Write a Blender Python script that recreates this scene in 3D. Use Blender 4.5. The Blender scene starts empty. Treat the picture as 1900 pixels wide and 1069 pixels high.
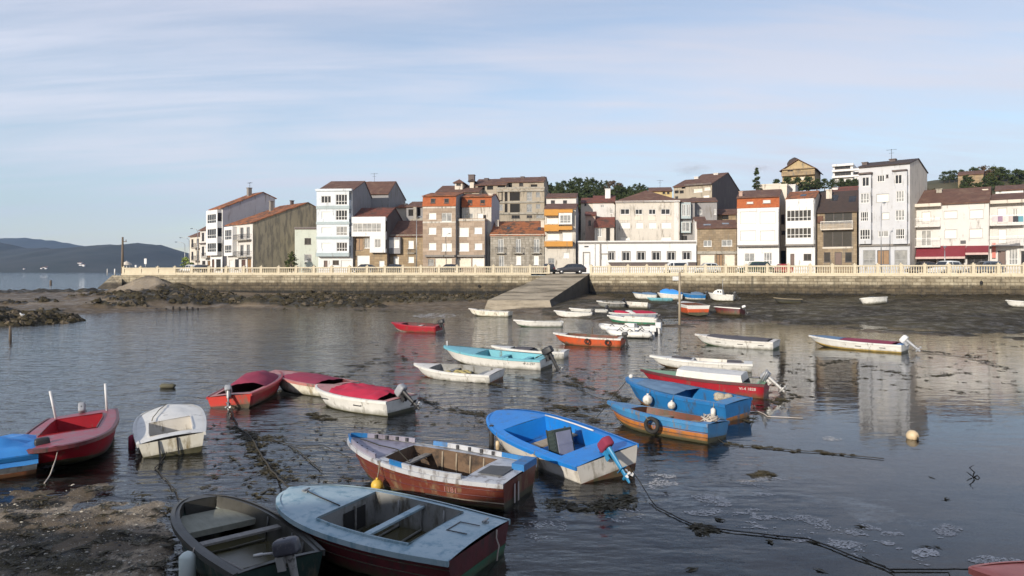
import bpy, bmesh, math, random
from mathutils import Vector, Matrix, noise
random.seed(7)
# ---------------------------------------------------------------- camera, sky, sun
F, H, HY, CX = 1300.0, 4.7, 500.0, 950.0
sc = bpy.context.scene
COL = sc.collection
R = math.radians
cd = bpy.data.cameras.new('camera')
cam = bpy.data.objects.new('camera', cd); COL.objects.link(cam)
cam.location = (0, 0, H); cam.rotation_euler = (R(90), 0, 0)
cd.sensor_width = 36; cd.lens = 36 * F / 1900
cd.shift_y = -(534.5 - HY) / 1900
cd.clip_start = .2; cd.clip_end = 12000
sc.camera = cam
SUN_AZ, SUN_EL = 34.0, 18.0          # degrees left of straight behind the camera, height
S_DIR = Vector((-math.sin(R(SUN_AZ)) * math.cos(R(SUN_EL)), -math.cos(R(SUN_AZ)) * math.cos(R(SUN_EL)), math.sin(R(SUN_EL))))
ld = bpy.data.lights.new('sun', 'SUN'); ld.energy = 2.75; ld.angle = R(.5); ld.color = (1, .92, .80)
lo = bpy.data.objects.new('sun', ld); COL.objects.link(lo)
lo.rotation_euler = S_DIR.to_track_quat('Z', 'Y').to_euler(); lo.location = (-40, -40, 60)
w = bpy.data.worlds.new('World'); sc.world = w; w.use_nodes = True
nt = w.node_tree; nt.nodes.clear()
def N(nt, t, **k):
    n = nt.nodes.new(t)
    for a, b in k.items():
        if a in n.inputs.keys() and not hasattr(n, a): n.inputs[a].default_value = b
        else: setattr(n, a, b)
    return n
out = N(nt, 'ShaderNodeOutputWorld'); bg = N(nt, 'ShaderNodeBackground'); bg.inputs[1].default_value = .1
sky = N(nt, 'ShaderNodeTexSky'); sky.sky_type = 'NISHITA'; sky.sun_disc = False
sky.sun_elevation = R(SUN_EL); sky.sun_rotation = math.atan2(S_DIR.x, S_DIR.y)
sky.air_density = 1.0; sky.dust_density = .6; sky.ozone_density = 2.0
tc = N(nt, 'ShaderNodeTexCoord'); sep = N(nt, 'ShaderNodeSeparateXYZ'); nt.links.new(tc.outputs['Generated'], sep.inputs[0])
def mth(nt, op, a, b=None, c=None, clamp=False):
    n = nt.nodes.new('ShaderNodeMath'); n.operation = op; n.use_clamp = clamp
    for i, v in enumerate((a, b, c)):
        if v is None: continue
        if isinstance(v, (int, float)): n.inputs[i].default_value = v
        else: nt.links.new(v, n.inputs[i])
    return n.outputs[0]
def ramp(nt, fac, stops):
    n = nt.nodes.new('ShaderNodeValToRGB'); e = n.color_ramp.elements
    while len(e) < len(stops): e.new(.5)
    for q, (p, c) in zip(e, stops):
        q.position = p; q.color = (c, c, c, 1) if isinstance(c, (int, float)) else (*c, 1)
    nt.links.new(fac, n.inputs[0]); return n.outputs[0]
def mixc(nt, fac, a, b, mode='MIX'):
    n = nt.nodes.new('ShaderNodeMix'); n.data_type = 'RGBA'; n.blend_type = mode
    for s, v in ((n.inputs[0], fac), (n.inputs[6], a), (n.inputs[7], b)):
        if isinstance(v, (int, float)): s.default_value = v
        elif isinstance(v, tuple): s.default_value = (*v, 1)
        else: nt.links.new(v, s)
    return n.outputs[2]
zc = mth(nt, 'MAXIMUM', sep.outputs[2], 0.0)
den = mth(nt, 'ADD', zc, .13)
cmb = N(nt, 'ShaderNodeCombineXYZ')
nt.links.new(mth(nt, 'DIVIDE', sep.outputs[0], den), cmb.inputs[0]); nt.links.new(mth(nt, 'DIVIDE', sep.outputs[1], den), cmb.inputs[1])
def cloudnoise(scale, rot, sx, sy, det, rough, dist):
    mp = N(nt, 'ShaderNodeMapping'); mp.inputs['Rotation'].default_value = (0, 0, R(rot)); mp.inputs['Scale'].default_value = (sx, sy, 1)
    nt.links.new(cmb.outputs[0], mp.inputs[0])
    n = N(nt, 'ShaderNodeTexNoise'); n.inputs['Scale'].default_value = scale; n.inputs['Detail'].default_value = det
    n.inputs['Roughness'].default_value = rough; n.inputs['Distortion'].default_value = dist
    nt.links.new(mp.outputs[0], n.inputs[0]); return n.outputs[0]
c1 = ramp(nt, cloudnoise(1.0, -14, .55, 1.5, 6, .55, .5), [(.36, 0.), (.68, 1.)])
c2 = ramp(nt, cloudnoise(2.3, -20, .35, 2.2, 8, .6, .3), [(.4, 0.), (.75, 1.)])
cf = mth(nt, 'ADD', mth(nt, 'MULTIPLY', c1, .55), mth(nt, 'MULTIPLY', c2, .48))
cf = mth(nt, 'ADD', cf, .34, clamp=True)
low = ramp(nt, sep.outputs[2], [(.02, .45), (.13, 1.)])
cf = mth(nt, 'MULTIPLY', cf, low)
ccol = ramp(nt, sep.outputs[2], [(.0, (3.85, 4.2, 4.75)), (.14, (4.25, 4.5, 5.0)), (.24, (4.1, 4.35, 5.0)), (.42, (2.85, 3.1, 3.95))])
skyc = mixc(nt, 1.0, sky.outputs[0], (1.0, .97, .93), 'MULTIPLY')
col = mixc(nt, cf, skyc, ccol)
nt.links.new(col, bg.inputs[0]); nt.links.new(bg.outputs[0], out.inputs[0])
vs = sc.view_settings; vs.view_transform = 'Standard'; vs.look = 'None'; vs.gamma = 1; vs.exposure = 0.9
try: sc.cycles.max_bounces = 8; sc.cycles.transparent_max_bounces = 10; sc.cycles.volume_bounces = 0
except Exception: pass

# ---------------------------------------------------------------- helpers
def G(px, py, z=0.0):
    Y = (H - z) * F / (py - HY); return Vector(((px - CX) / F * Y, Y, z))
def P(px, py, Y):
    return Vector(((px - CX) / F * Y, Y, H - (py - HY) / F * Y))
class MB:
    def __init__(s): s.v = []; s.f = []; s.m = []; s.s = []
    def quad(s, *pts, m=0, sm=False):
        i = len(s.v); s.v += [tuple(p) for p in pts]; s.f.append(tuple(range(i, i + len(pts)))); s.m.append(m); s.s.append(sm); return s
    def box(s, x0, x1, y0, y1, z0, z1, m=0, xf=None):
        c = [Vector((x, y, z)) for z in (z0, z1) for y in (y0, y1) for x in (x0, x1)]
        if xf: c = [xf @ p for p in c]
        i = len(s.v); s.v += [tuple(p) for p in c]
        for f in ((0, 2, 3, 1), (4, 5, 7, 6), (0, 1, 5, 4), (2, 6, 7, 3), (0, 4, 6, 2), (1, 3, 7, 5)):
            s.f.append(tuple(i + k for k in f)); s.m.append(m); s.s.append(False)
        return s
    def grid(s, rows, m=0, sm=True, close=False, mf=None):
        i = len(s.v); n = len(rows[0])
        for r in rows: s.v += [tuple(p) for p in r]
        for a in range(len(rows) - 1):
            for b in range(n if close else n - 1):
                c = (b + 1) % n
                s.f.append((i + a * n + b, i + a * n + c, i + (a + 1) * n + c, i + (a + 1) * n + b))
                s.m.append(mf(a, b) if mf else m); s.s.append(sm)
        return s
    def tube(s, path, r, n=8, m=0, cap=True, r2=None):
        path = [Vector(p) for p in path]; rows = []
        up = Vector((0, 0, 1))
        for k, p in enumerate(path):
            d = (path[min(k + 1, len(path) - 1)] - path[max(k - 1, 0)])
            d = d.normalized() if d.length > 1e-9 else up
            a = d.cross(up if abs(d.z) < .9 else Vector((1, 0, 0))).normalized(); b = d.cross(a)
            rr = r if r2 is None else r + (r2 - r) * k / max(1, len(path) - 1)
            if isinstance(r, (list, tuple)): rr = r[k]
            rows.append([p + (a * math.cos(t) + b * math.sin(t)) * rr for t in [2 * math.pi * q / n for q in range(n)]])
        s.grid(rows, m, True, True)
        if cap: s.quad(*rows[0][::-1], m=m); s.quad(*rows[-1], m=m)
        return s
    def lathe(s, prof, n=14, m=0, xf=None, sm=True):
        rows = []
        for r, z in prof:
            row = [Vector((r * math.cos(2 * math.pi * q / n), r * math.sin(2 * math.pi * q / n), z)) for q in range(n)]
            rows.append([xf @ p for p in row] if xf else row)
        return s.grid(rows, m, sm, True)
    def sphere(s, c, r, m=0, n=14, sz=(1, 1, 1), jit=0):
        c = Vector(c); rows = []
        for a in range(n // 2 + 1):
            th = math.pi * a / (n // 2)
            rows.append([c + Vector((math.sin(th) * math.cos(2 * math.pi * q / n) * sz[0], math.sin(th) * math.sin(2 * math.pi * q / n) * sz[1], math.cos(th) * sz[2])) * r for q in range(n)])
        return s.grid(rows, m, True, True)
    def build(s, name, mats, parent=None, loc=None, rot=None, recalc=True):
        me = bpy.data.meshes.new(name)
        me.from_pydata(s.v, [], s.f)
        if not isinstance(mats, (list, tuple)): mats = [mats]
        for m in mats: me.materials.append(m)
        me.polygons.foreach_set('material_index', s.m); me.polygons.foreach_set('use_smooth', s.s)
        if recalc:
            bm = bmesh.new(); bm.from_mesh(me)
            bmesh.ops.remove_doubles(bm, verts=bm.verts, dist=1e-5)
            bmesh.ops.recalc_face_normals(bm, faces=bm.faces); bm.to_mesh(me); bm.free()
        me.update()
        o = bpy.data.objects.new(name, me); COL.objects.link(o)
        if parent: o.parent = parent
        if loc is not None: o.location = loc
        if rot is not None: o.rotation_euler = rot
        return o
def tag(o, label=None, cat=None, group=None, kind=None):
    if label: o['label'] = label
    if cat: o['category'] = cat
    if group: o['group'] = group
    if kind: o['kind'] = kind
    return o
def thing(name, label, cat, loc=(0, 0, 0), rot=(0, 0, 0), group=None):
    o = bpy.data.objects.new(name, None); COL.objects.link(o); o.empty_display_size = .3
    o.location = loc; o.rotation_euler = rot
    return tag(o, label, cat, group)
def dup(root, loc, rz=0, scale=None, label=None):
    r = root.copy(); COL.objects.link(r); r.location = loc; r.rotation_euler = (0, 0, rz)
    if scale: r.scale = scale
    if label: r['label'] = label
    for ch in list(root.children):
        c = ch.copy(); COL.objects.link(c); c.parent = r
        for g in list(ch.children):
            d = g.copy(); COL.objects.link(d); d.parent = c
    return r

# ---------------------------------------------------------------- materials
_M = {}
def M(name, c1, c2=None, scale=3., rough=.6, bump=0., bscale=12., metal=0., stretch=(1, 1, 1), dirt=None, dscale=2., damt=.5, spec=.5, dstretch=(1, 1, 1), sharp=False, tile=None, brick=None, wl=None):
    """mottled paint or stone: two tones by noise, an optional stain colour in patches, bump, roof-tile ribs or masonry joints"""
    if name in _M: return _M[name]
    m = bpy.data.materials.new(name); m.use_nodes = True; nt = m.node_tree; b = nt.nodes['Principled BSDF']
    c2 = c2 or tuple(min(1, x * .8) for x in c1)
    tc = nt.nodes.new('ShaderNodeTexCoord')
    def nz(sc_, st, det=5, ro=.6):
        mp = nt.nodes.new('ShaderNodeMapping'); mp.inputs['Scale'].default_value = st; nt.links.new(tc.outputs['Object'], mp.inputs[0])
        n = nt.nodes.new('ShaderNodeTexNoise'); n.inputs['Scale'].default_value = sc_; n.inputs['Detail'].default_value = det; n.inputs['Roughness'].default_value = ro
        nt.links.new(mp.outputs[0], n.inputs[0]); return n.outputs[0]
    lo_, hi_ = (.45, .55) if sharp else (.3, .7)
    col = mixc(nt, ramp(nt, nz(scale, stretch), [(lo_, 0.), (hi_, 1.)]), c1, c2)
    bh = None
    if brick:
        bw, bhh, mort = brick
        br = nt.nodes.new('ShaderNodeTexBrick')
        mp = nt.nodes.new('ShaderNodeMapping'); mp.inputs['Rotation'].default_value = (R(90), 0, 0); nt.links.new(tc.outputs['Object'], mp.inputs[0])
        nt.links.new(mp.outputs[0], br.inputs[0]); br.inputs['Scale'].default_value = 1; br.inputs['Brick Width'].default_value = bw; br.inputs['Row Height'].default_value = bhh
        br.inputs['Mortar Size'].default_value = mort; br.inputs['Color1'].default_value = (1, 1, 1, 1); br.inputs['Color2'].default_value = (.62, .6, .58, 1); br.inputs['Mortar'].default_value = (.5, .47, .42, 1)
        br.inputs['Bias'].default_value = -.1
        col = mixc(nt, .85, col, br.outputs[0], 'MULTIPLY')
    if dirt:
        t = 1 - damt
        col = mixc(nt, ramp(nt, nz(dscale, dstretch, 7, .68), [(max(0, .36 + t * .25), 0.), (min(1, .46 + t * .3), 1.)]), col, dirt)
    if wl:   # algae and grime that collect along a hull's waterline
        sz = nt.nodes.new('ShaderNodeSeparateXYZ'); nt.links.new(tc.outputs['Object'], sz.inputs[0])
        lv = mth(nt, 'ADD', sz.outputs[2], mth(nt, 'MULTIPLY', mth(nt, 'SUBTRACT', nz(3.2, (1, 1, .6), 6, .7), .5), .42))
        col = mixc(nt, mth(nt, 'MULTIPLY', ramp(nt, lv, [(.02, 1.), (.19, 0.)]), .72), col, wl)
    nt.links.new(col, b.inputs['Base Color']); b.inputs['Roughness'].default_value = rough; b.inputs['Metallic'].default_value = metal
    b.inputs['Specular IOR Level'].default_value = spec
    if bump:
        h_ = nz(bscale, (1, 1, 1), 6, .65)
        if tile:
            wv = nt.nodes.new('ShaderNodeTexWave'); wv.bands_direction = 'X'; wv.inputs['Scale'].default_value = tile; wv.inputs['Distortion'].default_value = .4
            nt.links.new(tc.outputs['Object'], wv.inputs[0]); h_ = mth(nt, 'ADD', wv.outputs[1], mth(nt, 'MULTIPLY', h_, .6))
        bn = nt.nodes.new('ShaderNodeBump'); bn.inputs['Strength'].default_value = 1; bn.inputs['Distance'].default_value = bump
        nt.links.new(h_, bn.inputs['Height']); nt.links.new(bn.outputs[0], b.inputs['Normal'])
    _M[name] = m; return m
STAIN = (.16, .14, .11)
def wallm(name, c, dirt=STAIN, damt=.22, brick=None, c2=None):
    return M(name, c, c2 or tuple(x * .86 for x in c), scale=.5, rough=.85, bump=.01, bscale=6, dirt=dirt, dscale=1.1, damt=damt, dstretch=(1.6, 1.6, .3), brick=brick)
W_WHITE = wallm('white_render', (.60, .575, .545)); W_WHITE2 = wallm('white_paint_wall', (.69, .68, .665), damt=.12); W_TALL = wallm('cool_grey_white_render', (.50, .505, .525), damt=.15)
W_CREAM = wallm('cream_render', (.60, .54, .46)); W_BEIGE = wallm('beige_render', (.53, .49, .43), damt=.3)
W_TAN = wallm('tan_stone_cladding', (.40, .31, .235), brick=(1.2, .6, .02), damt=.12); W_GREY = wallm('grey_render', (.27, .26, .26), damt=.3)
W_DARK = wallm('dark_brick_wall', (.115, .09, .085), damt=.3); W_CEM = wallm('raw_cement', (.33, .285, .20), dirt=(.17, .15, .115), damt=.55)
W_LAV = wallm('lavender_render', (.40, .385, .42)); W_GREEN = wallm('pale_green_render', (.50, .53, .46)); W_STONE = wallm('granite_blocks', (.36, .33, .28), brick=(.8, .4, .025), damt=.5)
W_OCH = wallm('ochre_stone', (.34, .25, .15), brick=(.9, .4, .02), damt=.35); W_PINK = wallm('pink_plaster', (.42, .29, .23), damt=.15)
W_BLUEW = wallm('cool_white_panel', (.60, .64, .67), damt=.1); W_TEAL = wallm('grey_teal_panel', (.36, .42, .43), damt=.15); W_ORANGE = wallm('orange_paint', (.50, .24, .05), damt=.1)
W_ORTILE = M('orange_tile_face', (.46, .14, .045), (.34, .085, .03), scale=2.5, rough=.8, bump=.03, bscale=10, tile=4)
W_COND = wallm('condo_stone', (.36, .31, .24), damt=.35); W_BROWN = wallm('brown_stone', (.30, .23, .15), damt=.35, brick=(.7, .35, .02))
R_OR = M('orange_roof_tile', (.46, .165, .06), (.28, .095, .04), scale=1.6, rough=.85, bump=.05, bscale=9, dirt=(.11, .07, .045), dscale=.8, damt=.55, tile=3.2)
R_BR = M('brown_roof_tile', (.20, .10, .066), (.12, .063, .046), scale=1.3, rough=.88, bump=.05, bscale=9, dirt=(.22, .13, .085), dscale=.7, damt=.4, tile=3.2)
R_DK = M('dark_roof_slate', (.075, .05, .04), (.05, .037, .032), scale=2, rough=.8, bump=.03, tile=3.2)
R_RED = M('red_roof_tile', (.27, .085, .05), (.17, .06, .04), scale=1.5, rough=.86, bump=.05, dirt=(.1, .06, .045), dscale=.8, damt=.5, tile=3.2)
FR_W = M('white_frame', (.66, .65, .63), rough=.5); FR_D = M('dark_frame', (.05, .035, .03), rough=.5); FR_LG = M('pale_grey_frame', (.40, .39, .37), rough=.6); FR_G = M('grey_frame', (.3, .3, .3), rough=.5)
SHUT = M('white_shutter', (.72, .69, .63), (.66, .63, .57), scale=1.5, rough=.6, bump=.006, bscale=3); SHUTW = M('cream_shutter', (.70, .62, .5), rough=.6)
GLASS = M('window_glass', (.035, .037, .04), (.015, .016, .018), scale=.7, rough=.12, spec=.3); GLASS_L = M('curtained_glass', (.30, .30, .29), (.12, .13, .14), scale=1.3, rough=.18, spec=.7)
DOOR_W = M('white_door', (.68, .67, .64), rough=.5); DOOR_D = M('dark_wood_door', (.10, .05, .035), rough=.5); DOOR_B = M('brown_wood_door', (.26, .15, .07), rough=.55)
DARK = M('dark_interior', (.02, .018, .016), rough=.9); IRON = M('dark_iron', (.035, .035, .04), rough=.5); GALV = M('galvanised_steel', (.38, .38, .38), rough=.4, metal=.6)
GRANITE = M('grey_granite_trim', (.22, .20, .18), rough=.8); CONC = M('concrete', (.36, .33, .28), (.27, .25, .21), scale=2, rough=.9, bump=.01, dirt=(.14, .12, .09), damt=.35)
AWN = M('burgundy_awning', (.20, .025, .035), rough=.8); PINKM = M('pink_sign', (.55, .16, .12), rough=.6)
# ---------------------------------------------------------------- terrain
def lerp_tab(tab, x):
    if x <= tab[0][0]: return tab[0][1]
    for (a, p), (b, q) in zip(tab, tab[1:]):
        if x <= b: return p + (q - p) * (x - a) / (b - a)
    return tab[-1][1]
def sst(a, b, x):
    t = min(1, max(0, (x - a) / (b - a))); return t * t * (3 - 2 * t)
SHORE = [(-90, 66), (-52, 70), (-46, 74), (-42, 76), (-36, 84), (-27, 86), (-16, 84), (-3, 77), (4.7, 71), (8, 61), (13, 60), (16, 60), (20, 63), (23, 64), (25, 58), (29, 50.5), (34, 46.5), (44, 46), (60, 55), (120, 55)]
WALL = [(-55.7, 100), (2.6, 96), (10.6, 95.4), (58.5, 80), (95, 68.5)]
def wallY(x): return lerp_tab(WALL, x)
def nz(x, y, s, o=3, seed=0.0):
    return noise.fractal(Vector((x * s + seed, y * s - seed, seed * 1.7)), 1.0, 2.0, o)
def front_mud(x, y):
    # mud bank at the lower left: positive inside
    edge = lerp_tab([(-22, 16.4), (-13, 15.9), (-8.6, 15.4), (-7.2, 14.6), (-6.3, 13.6), (-5.6, 12.2), (-5.0, 9)], x) if x < -5.0 else 5
    return (edge - y) + nz(x, y, .55, 4, 3.1) * 1.3
def terrain(x, y):
    """height, weed, sand"""
    ys = lerp_tab(SHORE, x); yw = wallY(x)
    global pale
    weed = 0.; sand = 0.; pale = 0.
    d = y - ys + nz(x, y, .13, 3, 1.0) * 2.2
    if d > 0:
        if x < -56: top = .8
        else: top = lerp_tab([(-56, 1.6), (-48, 2.0), (-42, 1.7), (-30, 1.3), (0, 1.2), (14, 1.3), (30, 1.5), (60, 1.9)], x)
        e_ = .85 + .75 * sst(8, 16, x); fr_ = min(1.15, d / max(4, yw - ys)); z = top * fr_ ** e_ + (nz(x, y * 2.2, .11, 4, 41.0) * .42 * (1 - min(1, fr_)) - .05) * sst(8, 16, x)
        if x < -56 and y > 118: z -= (y - 118) * .08
    else:
        z = max(-.42, d * .03)
    z += nz(x, y, .5, 3, 7.0) * .035 * (1 if d > 0 else .8)
    # rock reefs at the left and below the wall
    a = sst(.05, .35, nz(x, y * 2.2, .075, 4, 11.0) + .16 * sst(-30, -60, x) + .55 * math.exp(-((y - (yw - 9)) / 4.5) ** 2) * (1 if -56 < x < -2 else 0) - .1)
    if x > 3: a *= .25
    if d > -4: 
        rk = a * sst(-4, 1, d)
        z += rk * (.18 + .75 * abs(nz(x, y, .45, 4, 5.0))); weed = max(weed, rk)
    # islet
    e = ((x + 46.5) / 7.5) ** 2 + ((y - 62.5) / 4.6) ** 2 + nz(x, y, .25, 3, 2.2) * .5
    if e < 1.3:
        k = sst(1.3, .2, e); z = max(z, -.3 + k * (.85 + .5 * nz(x, y, .5, 4, 9.1))); weed = max(weed, sst(1.2, .9, e) * (1 - .5 * sst(.2, .6, nz(x, y, .35, 3, 4.4))))
    # sand heap against the wall
    e = ((x + 51.3) / 4.2) ** 2 + ((y - 99.6) / 5.5) ** 2
    k = math.exp(-e * 1.3); z += k * 1.25; sand = max(sand, min(1, k * 1.8)); weed *= 1 - min(1, k * 2)
    if x < -46 and d > 6: sand = max(sand, .42 * sst(.1, -.25, nz(x, y * 3, .06, 3, 6.0)))
    if -44 < x < 3 and d > .5:
        sand = max(sand, .42 * sst(.0, .35, nz(x * .6, y * 2.5, .09, 3, 8.0)) * (1 - weed))
    # dark weedy mud on the right, dark foot of the wall
    if x > 9 and d > -3:
        weed = max(weed, sst(-3, 4, d) * sst(9, 16, x) * (.82 + .5 * nz(x, y * 2.5, .12, 4, 2.0)))
        z += weed * .05 * nz(x, y, .8, 3, 1.2)
    if x > 3 and d > 0: weed = max(weed, .6 + .6 * nz(x, y * 2, .15, 4, 5.5))
    foot = sst(6, 0, yw - y) * (1 if x > -30 else 0); weed = max(weed, foot); z += foot * .25 * (nz(x, y, .7, 3, 1.9) + .3)
    # seabed near the camera: weed meadows and pale patches
    if y < ys - 2:
        wd = sst(.02, .3, nz(x, y, .32, 4, 21.0)); weed = max(weed, wd * .9)
        if 2 < x < 16 and 8 < y < 20:
            band = math.exp(-((y - (15.6 - (x - 3) * .33)) / 1.5) ** 2)
            pale = min(1, band * 1.3) * sst(-.25, .2, nz(x, y, .35, 3, 31.0)); z += .3 * band
        fm = front_mud(x, y)
        if fm > -3:
            k = sst(-2.2, 1.2, fm)
            z = z * (1 - k) + k * (.03 + .05 * nz(x, y, .6, 5, 13.0) + .03 * nz(x, y, 3, 3, 3.0) + .03 * sst(1, 4, fm))
            sand = max(sand * (1 - k), k * (.28 + .5 * sst(-.1, .35, nz(x, y * 1.6, .45, 4, 17.0)))); weed = weed * (1 - k) + k * .85 * sst(.06, .3, nz(x, y * 1.5, .8, 5, 23.0))
    if x > -56 and y > yw - .15: z = min(z, 1.5)
    return z, max(0, min(1, weed)), max(0, min(2, sand))
ys_ = []; y = 3.0
while y < 150: ys_.append(y); y *= 1.0115 if y > 9 else 1.04
us = [-1.25 + .0045 * i for i in range(int(2.5 / .0045) + 1)]
v = []; wd = []; sd = []; pl = []; pale = 0.
for y in ys_:
    for u in us:
        x = u * (y + 4); z, a, b = terrain(x, y); v.append((x, y, z)); wd.append(a); sd.append(b); pl.append(pale)
nu = len(us)
f = [(j * nu + i, j * nu + i + 1, (j + 1) * nu + i + 1, (j + 1) * nu + i) for j in range(len(ys_) - 1) for i in range(nu - 1)]
me = bpy.data.meshes.new('mudflat'); me.from_pydata(v, [], f)
for nm, dat in (('weed', wd), ('sand', sd), ('pale', pl)):
    at = me.attributes.new(nm, 'FLOAT', 'POINT'); at.data.foreach_set('value', dat)
me.polygons.foreach_set('use_smooth', [True] * len(f)); me.update()
mud = bpy.data.objects.new('mudflat', me); COL.objects.link(mud); tag(mud, 'wet tidal mud, sand and weedy rock of the harbour bed', kind='structure')
m = bpy.data.materials.new('tidal_mud'); m.use_nodes = True; nt = m.node_tree; b = nt.nodes['Principled BSDF']
tc = nt.nodes.new('ShaderNodeTexCoord')
def gn(nt, sc_, det=6, ro=.65, st=(1, 1, 1)):
    mp = nt.nodes.new('ShaderNodeMapping'); mp.inputs['Scale'].default_value = st; nt.links.new(tc.outputs['Object'], mp.inputs[0])
    n = nt.nodes.new('ShaderNodeTexNoise'); n.inputs['Scale'].default_value = sc_; n.inputs['Detail'].default_value = det; n.inputs['Roughness'].default_value = ro
    nt.links.new(mp.outputs[0], n.inputs[0]); return n.outputs[0]
aw = nt.nodes.new('ShaderNodeAttribute'); aw.attribute_name = 'weed'; asd = nt.nodes.new('ShaderNodeAttribute'); asd.attribute_name = 'sand'; apl = nt.nodes.new('ShaderNodeAttribute'); apl.attribute_name = 'pale'
base = mixc(nt, ramp(nt, gn(nt, 1.3), [(.32, 0.), (.68, 1.)]), (.17, .128, .082), (.075, .058, .04))
sandc = mixc(nt, ramp(nt, gn(nt, 9, 8, .75), [(.35, 0.), (.65, 1.)]), (.38, .31, .225), (.15, .12, .085))
weedc = mixc(nt, ramp(nt, gn(nt, 3.5, 8, .75), [(.42, 0.), (.66, 1.)]), (.018, .015, .010), (.062, .048, .022))
k1 = ramp(nt, mth(nt, 'ADD', asd.outputs['Fac'], mth(nt, 'MULTIPLY', mth(nt, 'SUBTRACT', gn(nt, 2.6, 8, .75), .5), 1.1)), [(.3, 0.), (.62, 1.)])
k2 = ramp(nt, mth(nt, 'ADD', aw.outputs['Fac'], mth(nt, 'MULTIPLY', mth(nt, 'SUBTRACT', gn(nt, 3.1, 8, .75), .5), 1.2)), [(.32, 0.), (.6, 1.)])
lace = mth(nt, 'ADD', mth(nt, 'MULTIPLY', gn(nt, 3.2, 12, .82, (.8, 1.5, 1)), .65), mth(nt, 'MULTIPLY', gn(nt, .8, 4, .6), .5))
k3 = ramp(nt, mth(nt, 'ADD', lace, mth(nt, 'MULTIPLY', mth(nt, 'SUBTRACT', apl.outputs['Fac'], 1.), .35)), [(.55, 0.), (.70, 1.)])
strk = ramp(nt, gn(nt, .17, 10, .72, (.45, 1.5, 1)), [(.47, 0.), (.60, 1.)])
weedc = mixc(nt, mth(nt, 'MULTIPLY', strk, .55), weedc, (.12, .10, .055))
col = mixc(nt, k2, mixc(nt, k1, base, sandc), weedc)
col = mixc(nt, mth(nt, 'MULTIPLY', k3, .9), col, (.78, .76, .73))
speck = ramp(nt, gn(nt, 38, 3, .6), [(.63, 0.), (.68, 1.)])
col = mixc(nt, mth(nt, 'MULTIPLY', speck, .55), col, (.36, .32, .26))
nt.links.new(col, b.inputs['Base Color']); b.inputs['Specular IOR Level'].default_value = .16
nt.links.new(ramp(nt, gn(nt, .9, 5), [(.38, .35), (.62, .95)]), b.inputs['Roughness'])
bn = nt.nodes.new('ShaderNodeBump'); bn.inputs['Strength'].default_value = 1; bn.inputs['Distance'].default_value = .06
nt.links.new(mth(nt, 'ADD', gn(nt, 5, 8, .75), mth(nt, 'MULTIPLY', gn(nt, 26, 4, .7), .25)), bn.inputs['Height']); nt.links.new(bn.outputs[0], b.inputs['Normal'])
me.materials.append(m)
# ground sheet of the bay floor out to the far shore
bed = MB(); bed.quad((-3500, -60, -.9), (3500, -60, -.9), (3500, 3400, -.9), (-3500, 3400, -.9))
tag(bed.build('seabed', M('deep_seabed', (.03, .035, .035), rough=.9)), 'dark bed of the bay', kind='structure')

# ---------------------------------------------------------------- water
m = bpy.data.materials.new('harbour_water'); m.use_nodes = True; nt = m.node_tree; nt.nodes.clear(); tc = nt.nodes.new('ShaderNodeTexCoord')
o_ = nt.nodes.new('ShaderNodeOutputMaterial'); gl = nt.nodes.new('ShaderNodeBsdfGlossy'); tr = nt.nodes.new('ShaderNodeBsdfTransparent'); mx = nt.nodes.new('ShaderNodeMixShader'); fr = nt.nodes.new('ShaderNodeFresnel')
fr.inputs[0].default_value = 1.36; gl.inputs['Roughness'].default_value = .03; gl.inputs['Color'].default_value = (.93, .95, .98, 1); tr.inputs[0].default_value = (.78, .82, .82, 1)
sp = nt.nodes.new('ShaderNodeSeparateXYZ'); nt.links.new(tc.outputs['Object'], sp.inputs[0])
# breeze patches: choppy in the left and middle distance, glassy at the lower right
gx = mth(nt, 'ADD', mth(nt, 'MULTIPLY', sp.outputs[0], -.055), mth(nt, 'MULTIPLY', sp.outputs[1], .017))
chop = ramp(nt, mth(nt, 'ADD', gx, mth(nt, 'MULTIPLY', gn(nt, .07, 3, .5, (.6, 1.3, 1)), 1.1)), [(.45, .0), (1.35 / 1.6, 1.)])
hgt = mth(nt, 'MULTIPLY', mth(nt, 'ADD', gn(nt, 1.5, 2, .5, (.5, 1.2, 1)), mth(nt, 'MULTIPLY', gn(nt, 4.2, 3, .55, (.55, 1.1, 1)), .42)), mth(nt, 'ADD', mth(nt, 'MULTIPLY', chop, .056), mth(nt, 'MULTIPLY', ramp(nt, mth(nt, 'DIVIDE', sp.outputs[1], 60.), [(.3, .33), (.62, 1.)]), .0135)))
bn = nt.nodes.new('ShaderNodeBump'); bn.inputs['Strength'].default_value = 1; bn.inputs['Distance'].default_value = 1.0
nt.links.new(hgt, bn.inputs['Height'])
for q in (gl, fr): nt.links.new(bn.outputs[0], q.inputs['Normal'])
nt.links.new(fr.outputs[0], mx.inputs[0]); nt.links.new(tr.outputs[0], mx.inputs[1]); nt.links.new(gl.outputs[0], mx.inputs[2]); nt.links.new(mx.outputs[0], o_.inputs[0])
wt = MB(); wt.quad((-3400, -55, 0), (3400, -55, 0), (3400, 3300, 0), (-3400, 3300, 0))
tag(wt.build('water', m), 'calm shallow harbour water reflecting the sky', kind='structure')

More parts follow.
